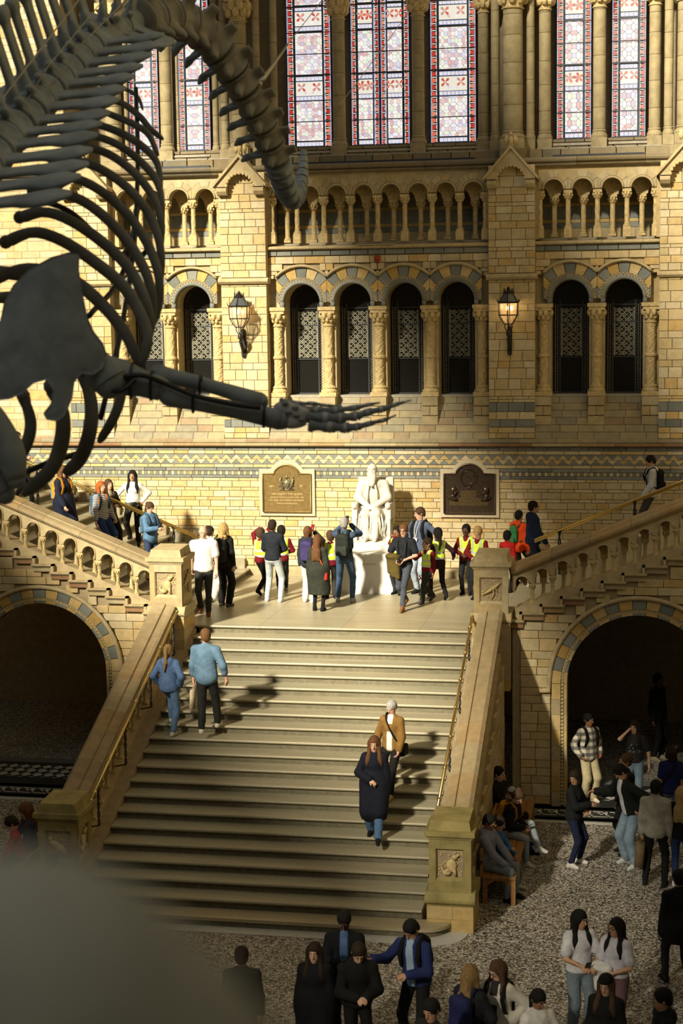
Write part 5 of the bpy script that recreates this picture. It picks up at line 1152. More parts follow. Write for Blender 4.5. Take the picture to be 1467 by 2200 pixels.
# ================================================================== PEOPLE
def fabric(c, rough=.85):
    k = 'cloth_%d_%d_%d' % tuple(int(v*255) for v in c)
    if k in MATS: return MATS[k]
    m, nt, b = newmat(k); tc = nn(nt, 'ShaderNodeTexCoord').outputs['Object']; n = noise(nt, 9, 4, tc); n2 = noise(nt, 160, 2, tc)
    r = ramp(nt, [(.3, [v*.72 for v in c]), (.7, [min(1, v*1.12) for v in c])]); nt.links.new(n.outputs[0], r.inputs[0]); nt.links.new(r.outputs[0], b.inputs['Base Color'])
    b.inputs['Roughness'].default_value = rough; b.inputs['Specular IOR Level'].default_value = .2
    mx = math_(nt, 'ADD', math_(nt, 'MULTIPLY', n.outputs[0], 2.0), math_(nt, 'MULTIPLY', n2.outputs[0], .25)); bump(nt, b, mx, .35, .03); MATS[k] = m; return m
def pattern(kind):
    if kind in MATS: return MATS[kind]
    m, nt, b = newmat(kind); tc = nn(nt, 'ShaderNodeTexCoord').outputs['Object']; sp = nn(nt, 'ShaderNodeSeparateXYZ'); nt.links.new(tc, sp.inputs[0]); x, y, z = sp.outputs
    def band(v, per, duty): return math_(nt, 'LESS_THAN', math_(nt, 'FRACT', math_(nt, 'ADD', math_(nt, 'MULTIPLY', v, 1/per), 20.0)), duty)
    def rng(v, a, c): return math_(nt, 'MULTIPLY', math_(nt, 'GREATER_THAN', v, a), math_(nt, 'LESS_THAN', v, c))
    if kind == 'stripes': col = mixc(nt, band(z, .036, .45), (.62, .60, .55), (.03, .03, .05))
    elif kind == 'plaid':
        a = mixc(nt, math_(nt, 'MULTIPLY', band(x, .13, .5), .6), (.62, .58, .46), (.03, .035, .04)); col = mixc(nt, math_(nt, 'MULTIPLY', band(z, .13, .5), .75), a, (.03, .035, .04))
    elif kind == 'dots':
        v = nn(nt, 'ShaderNodeTexVoronoi'); v.inputs['Scale'].default_value = 13; nt.links.new(tc, v.inputs['Vector']); col = mixc(nt, math_(nt, 'LESS_THAN', v.outputs['Distance'], .22), (.74, .70, .60), (.03, .03, .03))
    elif kind.startswith('hivis'):
        s = float(kind[5:])/100; hz = lambda a, c: rng(z, a*s, c*s); f = math_(nt, 'MAXIMUM', hz(1.00, 1.05), hz(1.14, 1.19)); f = math_(nt, 'MAXIMUM', f, math_(nt, 'MULTIPLY', rng(math_(nt, 'ABSOLUTE', x), .075*s, .115*s), math_(nt, 'GREATER_THAN', z, 1.16*s)))
        col = mixc(nt, f, (.60, .85, .04), (.50, .52, .52))
    elif kind == 'print_white': 
        v = nn(nt, 'ShaderNodeTexVoronoi'); v.inputs['Scale'].default_value = 22; nt.links.new(tc, v.inputs['Vector']); f = math_(nt, 'MULTIPLY', math_(nt, 'LESS_THAN', v.outputs['Distance'], .25), math_(nt, 'MULTIPLY', rng(z, 1.08, 1.34), math_(nt, 'LESS_THAN', y, 0)))
        f = math_(nt, 'MULTIPLY', f, rng(x, -.12, .12)); col = mixc(nt, f, (.012, .012, .012), (.35, .42, .40))
    nt.links.new(col, b.inputs['Base Color']); b.inputs['Roughness'].default_value = .8; n = noise(nt, 9, 3, tc); bump(nt, b, n.outputs[0], .5, .03); MATS[kind] = m; return m
SKIN = {'fair': (.60, .36, .25), 'pink': (.64, .36, .26), 'tan': (.48, .27, .16), 'brown': (.26, .125, .065), 'dark': (.10, .048, .028)}
for k, c in SKIN.items():
    m, nt, b = newmat('skin_'+k); b.inputs['Base Color'].default_value = (*c, 1); b.inputs['Roughness'].default_value = .5; b.inputs['Specular IOR Level'].default_value = .3; b.inputs['Subsurface Weight'].default_value = .08; MATS['skin_'+k] = m
    simple('lip_'+k, (c[0]*.75, c[1]*.45, c[2]*.45), .5)
simple('eye', (.03, .02, .015), .25); simple('eye_white', (.7, .68, .64), .3)
HAIR = {'black': (.010, .009, .008), 'dark': (.028, .018, .011), 'brown': (.075, .042, .022), 'chestnut': (.12, .055, .022), 'ginger': (.36, .10, .02), 'blond': (.42, .28, .11), 'dirty': (.22, .14, .055), 'grey': (.30, .29, .27), 'silver': (.42, .41, .39), 'sandy': (.15, .075, .028)}
for k, c in HAIR.items():
    m, nt, b = newmat('hair_'+k); tc = nn(nt, 'ShaderNodeTexCoord').outputs['Object']; mp = nn(nt, 'ShaderNodeMapping'); mp.inputs['Scale'].default_value = (60, 60, 6); nt.links.new(tc, mp.inputs[0]); n = noise(nt, 1.5, 3, mp.outputs[0])
    r = ramp(nt, [(.3, [v*.55 for v in c]), (.7, [min(1, v*1.35) for v in c])]); nt.links.new(n.outputs[0], r.inputs[0]); nt.links.new(r.outputs[0], b.inputs['Base Color']); b.inputs['Roughness'].default_value = .75; b.inputs['Specular IOR Level'].default_value = .2; bump(nt, b, n.outputs[0], .8, .012); MATS['hair_'+k] = m
def unit(v): v = np.asarray(v, float); return v/(np.linalg.norm(v)+1e-9)
def ik(a, b, l1, l2, pole):
    a = np.array(a, float); b = np.array(b, float); d = b-a; L = np.linalg.norm(d); mx = (l1+l2)*.995
    if L > mx: b = a+d/L*mx; L = mx; d = b-a
    L = max(L, abs(l1-l2)+.02); u = unit(d); p = np.array(pole, float); p = unit(p-u*(p@u)); x = (l1*l1-l2*l2+L*L)/(2*L); return a+u*x+p*math.sqrt(max(l1*l1-x*x, 0)), b
def hand(wr, d, palm, s, curl=.5, side=1):
    """palm + five bent fingers; d: direction of the fingers, palm: normal of the palm, thumb on 'side'"""
    d = unit(d); n = unit(np.array(palm)-d*(np.array(palm)@d)); x = np.cross(d, n)*side; w = np.array(wr)
    R = np.stack([x, n, d], 1); pr = [('c', w-d*.03*s, w+d*.02*s, .027*s, .026*s, .02), ('e', w+d*.05*s, (.040*s, .019*s, .050*s), R, .02)]
    for i, (off, ln) in enumerate(((-.029, .068), (-.010, .078), (.010, .074), (.028, .058))):
        a = w+d*.088*s+x*off*s; d1 = unit(d*math.cos(curl)+n*math.sin(curl)); d2 = unit(d*math.cos(curl*2.2)+n*math.sin(curl*2.2)); b = a+d1*ln*.5*s; c = b+d2*ln*.5*s
        pr += [('c', a-d*.02*s, b, .0095*s, .0088*s, .006), ('c', b, c, .0088*s, .007*s, .006)]
    a = w+d*.028*s-x*.034*s; b = a-x*.026*s+d*.03*s+n*.012*s; c = b+d*.032*s+n*.014*s; pr += [('c', a, b, .0125*s, .0105*s, .012), ('c', b, c, .0105*s, .008*s, .006)]
    return pr
ARM = {  # wrist in torso frame (x out from the body, forward, up) from the shoulder; elbow pole (out, fwd, up)
 'down': ((.05, .04, -.54), (.5, -1, 0)), 'out': ((.14, .06, -.50), (.6, -1, 0)), 'fwd': ((.04, .20, -.48), (.3, -1, -.2)), 'back': ((.05, -.18, -.49), (.3, -1, 0)), 'phone': ((-.12, .30, -.22), (.8, -.2, -1)), 'book': ((-.06, .30, -.30), (.8, -.2, -1)),
 'clasp': ((-.13, .24, -.36), (1, -.3, -.6)), 'belly': ((-.10, .20, -.34), (1, -.2, -.5)), 'up': ((-.10, .30, .16), (.9, .1, -.8)), 'high': ((-.05, .16, .36), (.9, .2, -.2)), 'ear': ((-.05, .10, .16), (.7, .5, -1)), 'pocket': ((.05, .07, -.43), (.8, -1, 0)), 'hip': ((.06, .02, -.36), (1, -.6, 0)), 'lap': ((-.06, .36, -.38), (.9, -.3, -.4)),
 'knee': ((.0, .42, -.40), (.8, -.3, -.3)), 'point': ((-.02, .48, -.05), (.4, -.2, -1)), 'cross': ((-.22, .20, -.26), (1, .1, -.6)), 'side': ((.30, .10, -.34), (.3, -1, 0)), 'lean': ((.25, .30, -.10), (.6, 0, -1)), 'chin': ((-.10, .26, .02), (.7, .2, -1))}
LEG = {  # ankles (x, forward, up) for left, right; hip drop; foot pitch
 'stand': (((.10, .03, .075), (.10, -.02, .075)), 0), 'apart': (((.16, .03, .075), (.15, 0, .075)), .01), 'walk': (((.07, .30, .085), (.08, -.30, .15)), .035), 'walk2': (((.07, -.30, .15), (.08, .30, .085)), .035), 'up': (((.09, .30, .225), (.09, -.10, .085)), .0), 'up2': (((.09, -.08, .08), (.10, .30, .26)), .0), 'dn': (((.08, .32, -.07), (.08, -.05, .09)), .05), 'dn2': (((.08, -.04, .09), (.08, .32, -.07)), .05),
 'sit': (((.11, .44, .075), (.13, .40, .075)), None), 'sitx': (((.02, .62, .32), (.12, .44, .075)), None), 'sitout': (((.10, .62, .075), (.14, .48, .075)), None)}
NP_ = [0]
def gstep(Y): return LZ-max(0, math.ceil(-Y/TR-.02))*RS
def person(px, py, H, z, yaw, label, skin='fair', hair=('short', 'dark'), top=None, bot=None, shoes=(.03, .03, .03), arms=('down', 'down'), legs='stand', head=(0, 0), lean=0, seat=None, kid=False, fem=False, extra=None, group=None, flight=None, build=1.0, sidelean=0):
    s = H/1.75; hs = (1.0 if not kid else 1.13)*(s if not kid else (s*.55+.45)); NP_[0] += 1; rgp = random.Random(NP_[0])
    ank, drop = LEG[legs]; pz = (.95*s-drop*s) if seat is None else seat+.10*s
    hipw = .085*s*(1.08 if fem else 1); sw = (.155 if fem else .178)*s*build
    lr = math.radians(lean); sr = math.radians(sidelean); F = np.array([0, -math.cos(lr), -math.sin(lr)]); U = np.array([math.sin(sr), -math.sin(lr), math.cos(lr)]); U = unit(U); X = unit(np.cross(-F, U)); F = np.cross(X, U)*-1 if np.cross(X, U)@F < 0 else np.cross(X, U)
    Pv = np.array([0, 0, pz]); T = lambda x, f, u: Pv+(X*x+F*f+U*u)*s
    RB = np.stack([X, -F, U], 1)
    hy, hp = math.radians(head[0]), math.radians(head[1])
    HF = unit((F*math.cos(hy)+X*math.sin(hy))*math.cos(hp)-np.array([0, 0, 1.])*math.sin(hp)); UU = unit(U*.6+np.array([0, 0, .4])); HX = unit(np.cross(-HF, UU)); HU = np.cross(HX, HF)*-1
    if HU@UU < 0: HU = -HU
    Nk = T(0, .01, .53); Hc = Nk+(UU*.135+HF*.022)*s*.2+UU*.115*hs; RH = np.stack([HX, -HF, HU], 1)
    HT = lambda x, f, u: Hc+(HX*x+HF*f+HU*u)*hs
    topz = Hc+HU*.112*hs
    # ---- place so that the crown of the head falls on its pixel
    yr = math.radians(yaw); cy, sy = math.cos(yr), math.sin(yr); rot = lambda p: np.array([cy*p[0]-sy*p[1], sy*p[0]+cy*p[1], p[2]])
    if flight == 0:
        best = min((abs(onY(px, py, Y)[2]-gstep(Y)-topz[2]), Y) for Y in np.linspace(-7.2, -.1, 300)); z = gstep(best[1])
    elif flight:
        best = None
        for Y in np.linspace(.5, 5.5, 101):
            w = onY(px, py, Y); xx = (w[0] if flight > 0 else 2*XA+.10-w[0])-3.13; k = math.floor(xx/TR)+1; zz = LZ+max(k, 0)*RS; e = abs(w[2]-zz-topz[2])
            if best is None or e < best[0]: best = (e, zz)
        z = best[1]
    w = onZ(px, py, z+topz[2]); base = w-rot(np.array([topz[0], topz[1], 0])); base[2] = z
    def ground(q):
        v = base+rot(q)
        if flight == 0: return gstep(v[1])-z
        if flight: return LZ+max(0, math.floor(((v[0] if flight > 0 else 2*XA+.10-v[0])-3.13)/TR)+1)*RS-z
        return 0.0
    E = empty('person', base, label, 'person', group); E.rotation_euler = (0, 0, yr)
    # ---- joints
    sh = [T(sg*sw/s, 0, .440) for sg in (1, -1)]; hp_ = [Pv+X*sg*hipw-U*.02*s for sg in (1, -1)]
    wr, el = [], []
    for i, sg in enumerate((1, -1)):
        a = ARM[arms[i]] if isinstance(arms[i], str) else arms[i]; t = sh[i]+(X*sg*a[0][0]+F*a[0][1]+U*a[0][2])*s; e, t = ik(sh[i], t, .285*s, .255*s, X*sg*a[1][0]+F*a[1][1]+U*a[1][2]); wr.append(t); el.append(e)
    an, kn = [], []
    for i, sg in enumerate((1, -1)):
        a = ank[i]; t = np.array([sg*a[0]*s, -a[1]*s, a[2]*s])
        if flight is not None: t[2] = ground(t-np.array([0, .05, 0]))+.08*s
        k, t = ik(hp_[i], t, .455*s, .44*s, (sg*.12, -1, .25)); an.append(t); kn.append(k)
    b = build; mb = MB()
    body = [('e', T(0, 0, .34), (.150*s*b, .095*s*b, .17*s), RB, .03), ('e', T(0, .005, .14), (.13*s*b, .095*s*b, .16*s), RB, .05), ('e', T(0, 0, .0), (.15*s*b, .105*s*b, .11*s), RB, .05), ('c', sh[0], sh[1], .055*s, .055*s, .05), ('c', T(0, 0, .47), Hc-HU*.05*hs-HF*.01, .052*s, .050*s, .03)]
    for i in (0, 1):
        body += [('c', sh[i], el[i], .046*s*b, .040*s*b, .03), ('c', el[i], wr[i], .040*s*b, .027*s, .02), ('c', hp_[i], kn[i], .078*s*b, .052*s, .03), ('c', kn[i], an[i], .050*s, .034*s, .02)]
    sdf(body, .032*s, mb)
    hd = [('e', Hc+HU*.018*hs-HF*.006, (.076*hs, .096*hs, .094*hs), RH, .02), ('e', HT(0, .028, -.055), (.058*hs, .064*hs, .062*hs), RH, .03), ('e', HT(0, .062, -.095), (.030*hs, .026*hs, .022*hs), RH, .025), ('c', HT(0, .093, .012), HT(0, .112, -.026), .009*hs, .0145*hs, .012), ('c', HT(-.04, .082, .028), HT(.04, .082, .028), .011*hs, .011*hs, .015), ('c', HT(0, .0, -.08), Nk-UU*.03*s, .050*hs, .052*s, .03), ('-e', HT(.032, .098, .008), (.018*hs, .012*hs, .011*hs), RH, .01), ('-e', HT(-.032, .098, .008), (.018*hs, .012*hs, .011*hs), RH, .01), ('c', HT(-.018, .088, -.058), HT(.018, .088, -.058), .0085*hs, .0085*hs, .008)]
    for sg in (1, -1): hd.append(('e', HT(sg*.077, -.012, -.008), (.011*hs, .020*hs, .031*hs), RH, .008))
    sdf(hd, .0105*hs, mb)
    for i, sg in enumerate((1, -1)):
        d = unit(wr[i]-el[i]); sdf(hand(wr[i]+d*.01*s, d, (-X*sg*.8+F*.2 if arms[i] in ('down', 'fwd', 'back', 'out', 'pocket', 'side') else -U*.7+F*.1-X*sg*.4), s*.98, .65, 1 if i else -1), .0095*s, mb)
    for sg in (1, -1):
        mb.ell(HT(sg*.032, .081, .008), (.0125*hs, .0125*hs, .010*hs), 8, 2); mb.ell(HT(sg*.032, .0895, .008), (.0065*hs, .006*hs, .007*hs), 6, 1); mb.tube([HT(sg*.015, .094, .030), HT(sg*.033, .093, .035), HT(sg*.052, .080, .030)], .0045*hs, 5, 4)
    mb.ell(HT(0, .092, -.056), (.021*hs, .009*hs, .006*hs), 8, 3, RH)
    hk = hair[1] if hair[1] in HAIR else 'dark'
    link('body', mb.mesh('body', ['skin_'+skin, 'eye', 'eye_white', 'lip_'+skin, 'hair_'+hk], True), E)
    # ---- hair
    st = hair[0]; hr = []
    if st != 'bald':
        hr = [('e', HT(0, -.014, .030), (.090*hs, .107*hs, .100*hs), RH, .02), ('e', HT(0, -.05, -.03), (.078*hs, .062*hs, .075*hs), RH, .03)]
        cutf = .125 if st not in ('fringe', 'hood') else .135
        hr.append(('-e', HT(0, cutf, -.045), (.078*hs, .095*hs, .098*hs), RH, .015))
        if st in ('short', 'crop', 'curly'): hr.append(('-e', HT(0, .03, -.10), (.12*hs, .10*hs, .07*hs), RH, .015))
        if st == 'curly':
            for k in range(22): a = rgp.uniform(0, 2*PI); e_ = rgp.uniform(.05, 1.1); hr.append(('e', HT(.086*math.cos(a)*math.cos(e_), -.02+.098*math.sin(a)*math.cos(e_)-.01, .035+.092*math.sin(e_)), (.026*hs,)*3, None, .015))
        if st in ('long', 'fringe', 'wavy', 'loose'):
            ln = .30 if st != 'wavy' else .26
            hr += [('c', HT(0, -.06, -.02), T(0, -.115, ln), .082*hs, .075*s, .05), ('c', T(-.05, -.11, .42), T(-.06, -.125, ln-.06), .06*s, .045*s, .05), ('c', T(.05, -.11, .42), T(.06, -.125, ln-.06), .06*s, .045*s, .05)]
            for sg in (1, -1): hr += [('c', HT(sg*.076, .0, .0), T(sg*.085, .03, .46), .034*hs, .040*s, .05), ('e', T(sg*.095, .075, .37), (.050*s, .045*s, .125*s), RB, .04)]
            if st == 'wavy':
                for k in range(26): sg = rgp.choice((-1, 1)); u = rgp.uniform(.22, .55); hr.append(('e', T(sg*rgp.uniform(.03, .12), -.11+rgp.uniform(-.05, .05), u), (.034*s,)*3, None, .02))
        if st == 'bob':
            for sg in (1, -1): hr.append(('c', HT(sg*.072, -.01, .0), HT(sg*.078, .012, -.095), .034*hs, .032*hs, .03))
            hr.append(('c', HT(0, -.06, 0), HT(0, -.065, -.10), .075*hs, .065*hs, .03))
        if st == 'bun': hr += [('e', HT(0, -.075, .10), (.05*hs, .05*hs, .045*hs), None, .02)]
        if st == 'pony': hr += [('e', HT(0, -.105, .045), (.03*hs,)*3, None, .02), ('c', HT(0, -.12, .04), T(.0, -.15, .46), .034*hs, .036*s, .02), ('c', T(0, -.15, .46), T(.03, -.155, .30), .036*s, .014*s, .02)]
        if st == 'braids':
            for sg in (1, -1): hr += [('c', HT(sg*.05, -.07, -.03), T(sg*.07, -.04, .42), .03*hs, .022*s, .02)]
        hm = sdf(hr, .0135*hs); nm = 'hair'
        link(nm, hm.mesh(nm, ['hair_'+hk], True), E)
    # ---- clothes
    tp = dict(style='tee', col=(.5, .5, .5), sleeve='long', hem=-.10, loose=1.0); tp.update(top or {}); lo = tp['loose']; g = .016*lo
    tr_ = [('e', T(0, 0, .345), ((.158*b+g)*s, (.102*b+g)*s, .178*s), RB, .03), ('e', T(0, .006, .14), ((.138*b+g*1.5)*s, (.102*b+g*1.4)*s, .19*s), RB, .06), ('e', T(0, 0, -.02), ((.158*b+g*1.4)*s, (.116*b+g*1.4)*s, .16*s), RB, .06), ('c', sh[0], sh[1], (.050+g*.35)*s, (.050+g*.35)*s, .05), ('c', T(0, 0, .46), T(0, .005, .52), .066*s, .058*s, .03), ('c', T(0, -.01, .50), sh[0], .055*s, (.050+g*.3)*s, .03), ('c', T(0, -.01, .50), sh[1], .055*s, (.050+g*.3)*s, .03)]
    if fem: tr_.append(('e', T(0, .075, .33), (.115*s, .065*s, .07*s), RB, .05))
    for i in (0, 1):
        if tp['sleeve'] == 'none': continue
        if tp['sleeve'] == 'short': m_ = sh[i]+(el[i]-sh[i])*.72; tr_.append(('c', sh[i], m_, (.052*b+g)*s, (.056*b+g)*s, .03))
        else:
            tr_.append(('c', sh[i], el[i], (.050*b+g*.6)*s, (.046*b+g*.9)*s, .03)); e2 = wr[i]-(wr[i]-el[i])*(.03 if tp['sleeve'] == 'long' else .45); tr_.append(('c', el[i], e2, (.046*b+g)*s, (.034+g)*s, .02))
    hemz = pz+tp['hem']*s
    if tp['style'] in ('coat', 'dress', 'skirt'):
        fl_ = .20 if tp['style'] == 'coat' else .24
        for i, sg in enumerate((1, -1)): q = Pv+np.array([sg*.07*s, 0, 0]); k_ = (kn[i]-hp_[i]); e_ = np.array([sg*.07*s+k_[0]*.5, k_[1]*.55, 0])+np.array([0, 0, hemz-.06]); tr_.append(('c', hp_[i], kn[i], .128*s*b, .125*s, .06)); tr_.append(('c', q, e_, .145*s*b+g, (.13 if tp['style'] == 'coat' else .17)*s, .10))
    if tp['style'] in ('hoodie', 'coat', 'jacket') and tp.get('hood', tp['style'] == 'hoodie'):
        tr_ += [('c', T(-.06, -.06, .50), T(.06, -.06, .50), .062*s, .062*s, .04), ('e', T(0, -.10, .46), (.085*s, .05*s, .075*s), RB, .04), ('c', T(-.055, .05, .49), T(-.03, .085, .43), .03*s, .025*s, .03), ('c', T(.055, .05, .49), T(.03, .085, .43), .03*s, .025*s, .03)]
    for k in range(7): u = rgp.uniform(-.06, .3); a = rgp.uniform(-1.3, 1.3)+(PI if k % 2 else 0); tr_.append(('c', T(.16*b*math.sin(a), .10*b*math.cos(a), u), T(.15*b*math.sin(a+.5), .105*b*math.cos(a+.5), u-.07), .014*s, .010*s, .04))
    tr_.append(('z', hemz, 1, 0)); nm = {'tee': 'shirt', 'hoodie': 'hoodie', 'coat': 'coat', 'jacket': 'jacket', 'dress': 'dress', 'skirt': 'dress'}.get(tp['style'], 'shirt')
    cm = tp['col'] if not isinstance(tp['col'], tuple) else fabric(tp['col'])
    if isinstance(cm, str): cm = pattern(cm)
    link(nm, sdf(tr_, .0215*s).mesh(nm, [cm], True), E)
    if tp.get('inner'):      # open front showing the shirt below
        iq = [(t_[0], t_[1], tuple(np.array(t_[2])+.008*s), t_[3], t_[4]) for t_ in tr_[:3]]+[('c', T(0, .02, .44), T(0, .02, .50), .085*s, .068*s, .03), ('k', T(0, 0, 0), X, .055*s, 0), ('h', T(0, .03, 0), F, 0), ('z', hemz+.02, 1, 0)]
        link('shirt_front', sdf(iq, .016*s).mesh('shirt_front', [fabric(tp['inner'])], True), E)
    if tp.get('vest'):
        vt = [('e', T(0, 0, .35), (.186*s*b, .130*s*b, .185*s), RB, .03), ('e', T(0, .006, .13), (.182*s*b, .140*s*b, .20*s), RB, .05), ('c', T(-.13, 0, .455), T(.13, 0, .455), .075*s, .075*s, .05), ('-e', T(0, .09, .56), (.07*s, .10*s, .14*s), RB, .02), ('-e', T(0, 0, .60), (.09*s, .12*s, .11*s), RB, .02), ('z', pz-.02*s, 1, 0)]
        link('hi_vis_vest', sdf(vt, .017*s).mesh('hi_vis_vest', [pattern('hivis%d' % int(s*100))], True), E)
    bt = dict(col=(.1, .1, .1), fit=1.0); bt.update(bot or {}); f = bt['fit']
    lg = [('e', Pv-U*.02*s, (.165*s*b, .120*s*b, .125*s), RB, .04)]
    for i in (0, 1):
        foot = an[i]+(kn[i]-an[i])*.06; lg += [('c', hp_[i], kn[i], .092*s*b*(.9+.1*f), .064*s*f, .04), ('c', kn[i], foot, .062*s*f, .050*s*f*(1 if f < 1.2 else 1.12), .02)]
        for k in range(3): t = rgp.uniform(.3, .95); c_ = kn[i]+(foot-kn[i])*t; d_ = .05*s*f; lg.append(('c', c_+np.array([-d_, -d_*.5, .0]), c_+np.array([d_, -d_*.6, -.02*s]), .012*s, .012*s, .03))
    if seat is None: lg.append(('z', pz+.10*s, -1, 0))
    cm = bt['col'] if not isinstance(bt['col'], tuple) else fabric(bt['col'])
    nm = 'trousers'; link(nm, sdf(lg, .0235*s).mesh(nm, [cm], True), E)
    sm = fabric(shoes, .5)
    for i in (0, 1):
        sg = 1 if i == 0 else -1; a = an[i]; kd = kn[i]-a; fd = np.array([sg*.12, -1, 0.]); raised = a[2] > .12*s and legs.startswith('walk'); fd = unit(fd+np.array([0, 0, -.6 if raised else 0])); hl = a-fd*.035*s+np.array([0, 0, -.045*s]); tl = a+fd*.145*s+np.array([0, 0, -.052*s])
        sm_ = [('c', hl, tl, .036*s, .033*s, .02), ('c', a+fd*.02*s, a+fd*.08*s-np.array([0, 0, .03*s]), .042*s, .036*s, .03), ('c', hl, a+np.array([0, 0, .01*s]), .036*s, .040*s, .03)]
        if not raised: sm_.append(('z', a[2]-.075*s, 1, 0))
        mbq = sdf(sm_, .015*s); link('shoe', mbq.mesh('shoe', [sm], True), E)
    info = dict(E=E, T=T, X=X, F=F, U=U, s=s, sh=sh, wr=wr, el=el, HT=HT, base=base, yr=yr, Hc=Hc, RB=RB, pz=pz, hs=hs, b=b)
    for fn in (extra or []): fn(info)
    return info
def carried(I, name, label, cat, parts, group=None):
    """a carried thing: an Empty at the bearer's place that parents its parts"""
    E = empty(name, I['base'], label, cat, group); E.rotation_euler = (0, 0, I['yr'])
    first = None
    for nm, mb, mat in parts:
        o = link(nm, mb.mesh(nm, [MATS[mat] if isinstance(mat, str) else mat], True), first or E); first = first or o
    return E
def backpack(label, col, col2=None, size=1.0, dy=0.0):
    def fn(I):
        T, s, RB = I['T'], I['s'], I['RB']; q = size
        bag = sdf([('b', T(dy, -.185, .24), (.145*s*q, .075*s*q, .22*s*q), .06*s*q, RB, .02), ('e', T(dy, -.20, .42), (.12*s*q, .07*s*q, .07*s*q), RB, .05)], .020*s)
        pk = sdf([('b', T(dy, -.265, .14), (.115*s*q, .035*s*q, .10*s*q), .03*s, RB, .02)], .017*s); st = MB()
        for sg in (1, -1):
            st.tube([T(dy+sg*.08, -.14, .42), T(sg*.10, -.05, .545), T(sg*.115, .07, .50), T(sg*.125, .145, .36), T(sg*.14, .10, .18), T(dy+sg*.13, -.12, .10)], .016*s, 6, flat=2.0)
        st.tube([T(dy-.03, -.16, .47), T(dy, -.17, .51), T(dy+.03, -.16, .47)], .010*s, 5)
        carried(I, 'backpack', label, 'backpack', [('bag', bag, fabric(col)), ('pocket', pk, fabric(col2 or col)), ('strap', st, fabric(tuple(v*.6 for v in col)))])
    return fn
def phone(label, hand_i=1, col=(.02, .02, .022)):
    def fn(I):
        d = unit(I['wr'][hand_i]-I['el'][hand_i]); c = I['wr'][hand_i]+d*.10*I['s']+I['U']*.045*I['s']; m = MB(); u = unit(I['U']*.8+I['F']*.5); x = I['X']; n = np.cross(x, u)
        m.add([c+x*a*.037+u*b*.075+n*e*.005 for e in (-1, 1) for a, b in ((-1, -1), (1, -1), (1, 1), (-1, 1))], [(0,3,2,1), (4,5,6,7), (0,1,5,4), (1,2,6,5), (2,3,7,6), (3,0,4,7)]); carried(I, 'phone', label, 'phone', [('case', m, simple('phone_%d' % int(col[0]*255), col, .3))])
    return fn
def strapbag(label, col, side=1, low=.0, size=1.0, strap=None):
    def fn(I):
        T, s, RB = I['T'], I['s'], I['RB']; bx = sdf([('b', T(side*.20, -.02, -.04-low), (.055*s*size, .12*s*size, .10*s*size), .03*s, RB, .02)], .016*s); st = MB()
        st.tube(bez([T(side*.19, -.04, .04-low), T(side*.10, -.14, .22), T(-side*.06, -.12, .47), T(-side*.10, 0, .55), T(-side*.06, .12, .45), T(side*.08, .165, .20), T(side*.19, .06, .04-low)], 24), .013*s, 6, flat=1.8)
        carried(I, 'shoulder_bag', label, 'bag', [('bag', bx, fabric(col)), ('strap', st, fabric(strap or col))])
    return fn
def glasses(I):
    HT = I['HT']; hs = I['hs']; m = MB()
    for sg in (1, -1): m.tube([HT(sg*.033+.021*math.cos(a), .103, .008+.017*math.sin(a)) for a in np.linspace(0, 2*PI, 13)], .0028*hs, 5); m.tube([HT(sg*.054, .10, .012), HT(sg*.080, .0, .008)], .0028*hs, 5)
    m.tube([HT(-.012, .106, .012), HT(.012, .106, .012)], .0028*hs, 5); link('glasses', m.mesh('glasses', ['iron']), I['E'])
def hat(col, brim=False):
    def fn(I):
        HT = I['HT']; hs = I['hs']; RH = I['RB']; p = [('e', HT(0, -.012, .045), (.093*hs, .110*hs, .090*hs), None, .02), ('z', float(HT(0, 0, .03)[2]), 1, 0)]; m = sdf(p, .014*hs)
        if brim: m.prism([HT(x, f, .045) for x, f in ((-.07, .06), (-.06, .14), (0, .165), (.06, .14), (.07, .06))], HT(0, 0, .055)-HT(0, 0, .045))
        link('hat', m.mesh('hat', [fabric(col)], True), I['E'])
    return fn
def blockbag(name, label, cat, col, hand_i, w, h, d=.09):
    def fn(I):
        c = I['wr'][hand_i]+np.array([0, 0, -.10*I['s']]); s = I['s']; bag = MB()
        bag.prism([c+np.array([0, -w/2, -.06]), c+np.array([0, w/2, -.06]), c+np.array([.02, w/2*1.08, -h]), c+np.array([.02, -w/2*1.08, -h])], (d, 0, 0)); bag.v = [(x-d/2, y, z) for x, y, z in bag.v]; st = MB(); st.tube([c+np.array([0, -.07, -.06]), c+np.array([0, 0, .03]), c+np.array([0, .07, -.06])], .008, 5)
        carried(I, name, label, cat, [('bag', bag, fabric(col)), ('handle', st, fabric(tuple(v*.8 for v in col)))])
    return fn
def draped(name, label, cat, col, hand_i):
    def fn(I):
        c = (I['wr'][hand_i]+I['el'][hand_i])/2; s = I['s']; m = sdf([('e', c+np.array([0, -.02, .02]), (.15*s, .11*s, .06*s), None, .05), ('c', c+np.array([.08*s, -.02, -.02]), c+np.array([.10*s, 0, -.40*s]), .07*s, .05*s, .06), ('c', c+np.array([-.08*s, .02, -.02]), c+np.array([-.08*s, .02, -.30*s]), .07*s, .05*s, .06), ('c', c+np.array([0, .0, -.05]), c+np.array([0, .01, -.36*s]), .06*s, .05*s, .06)], .018*s); carried(I, name, label, cat, [('cloth', m, fabric(col))])
    return fn
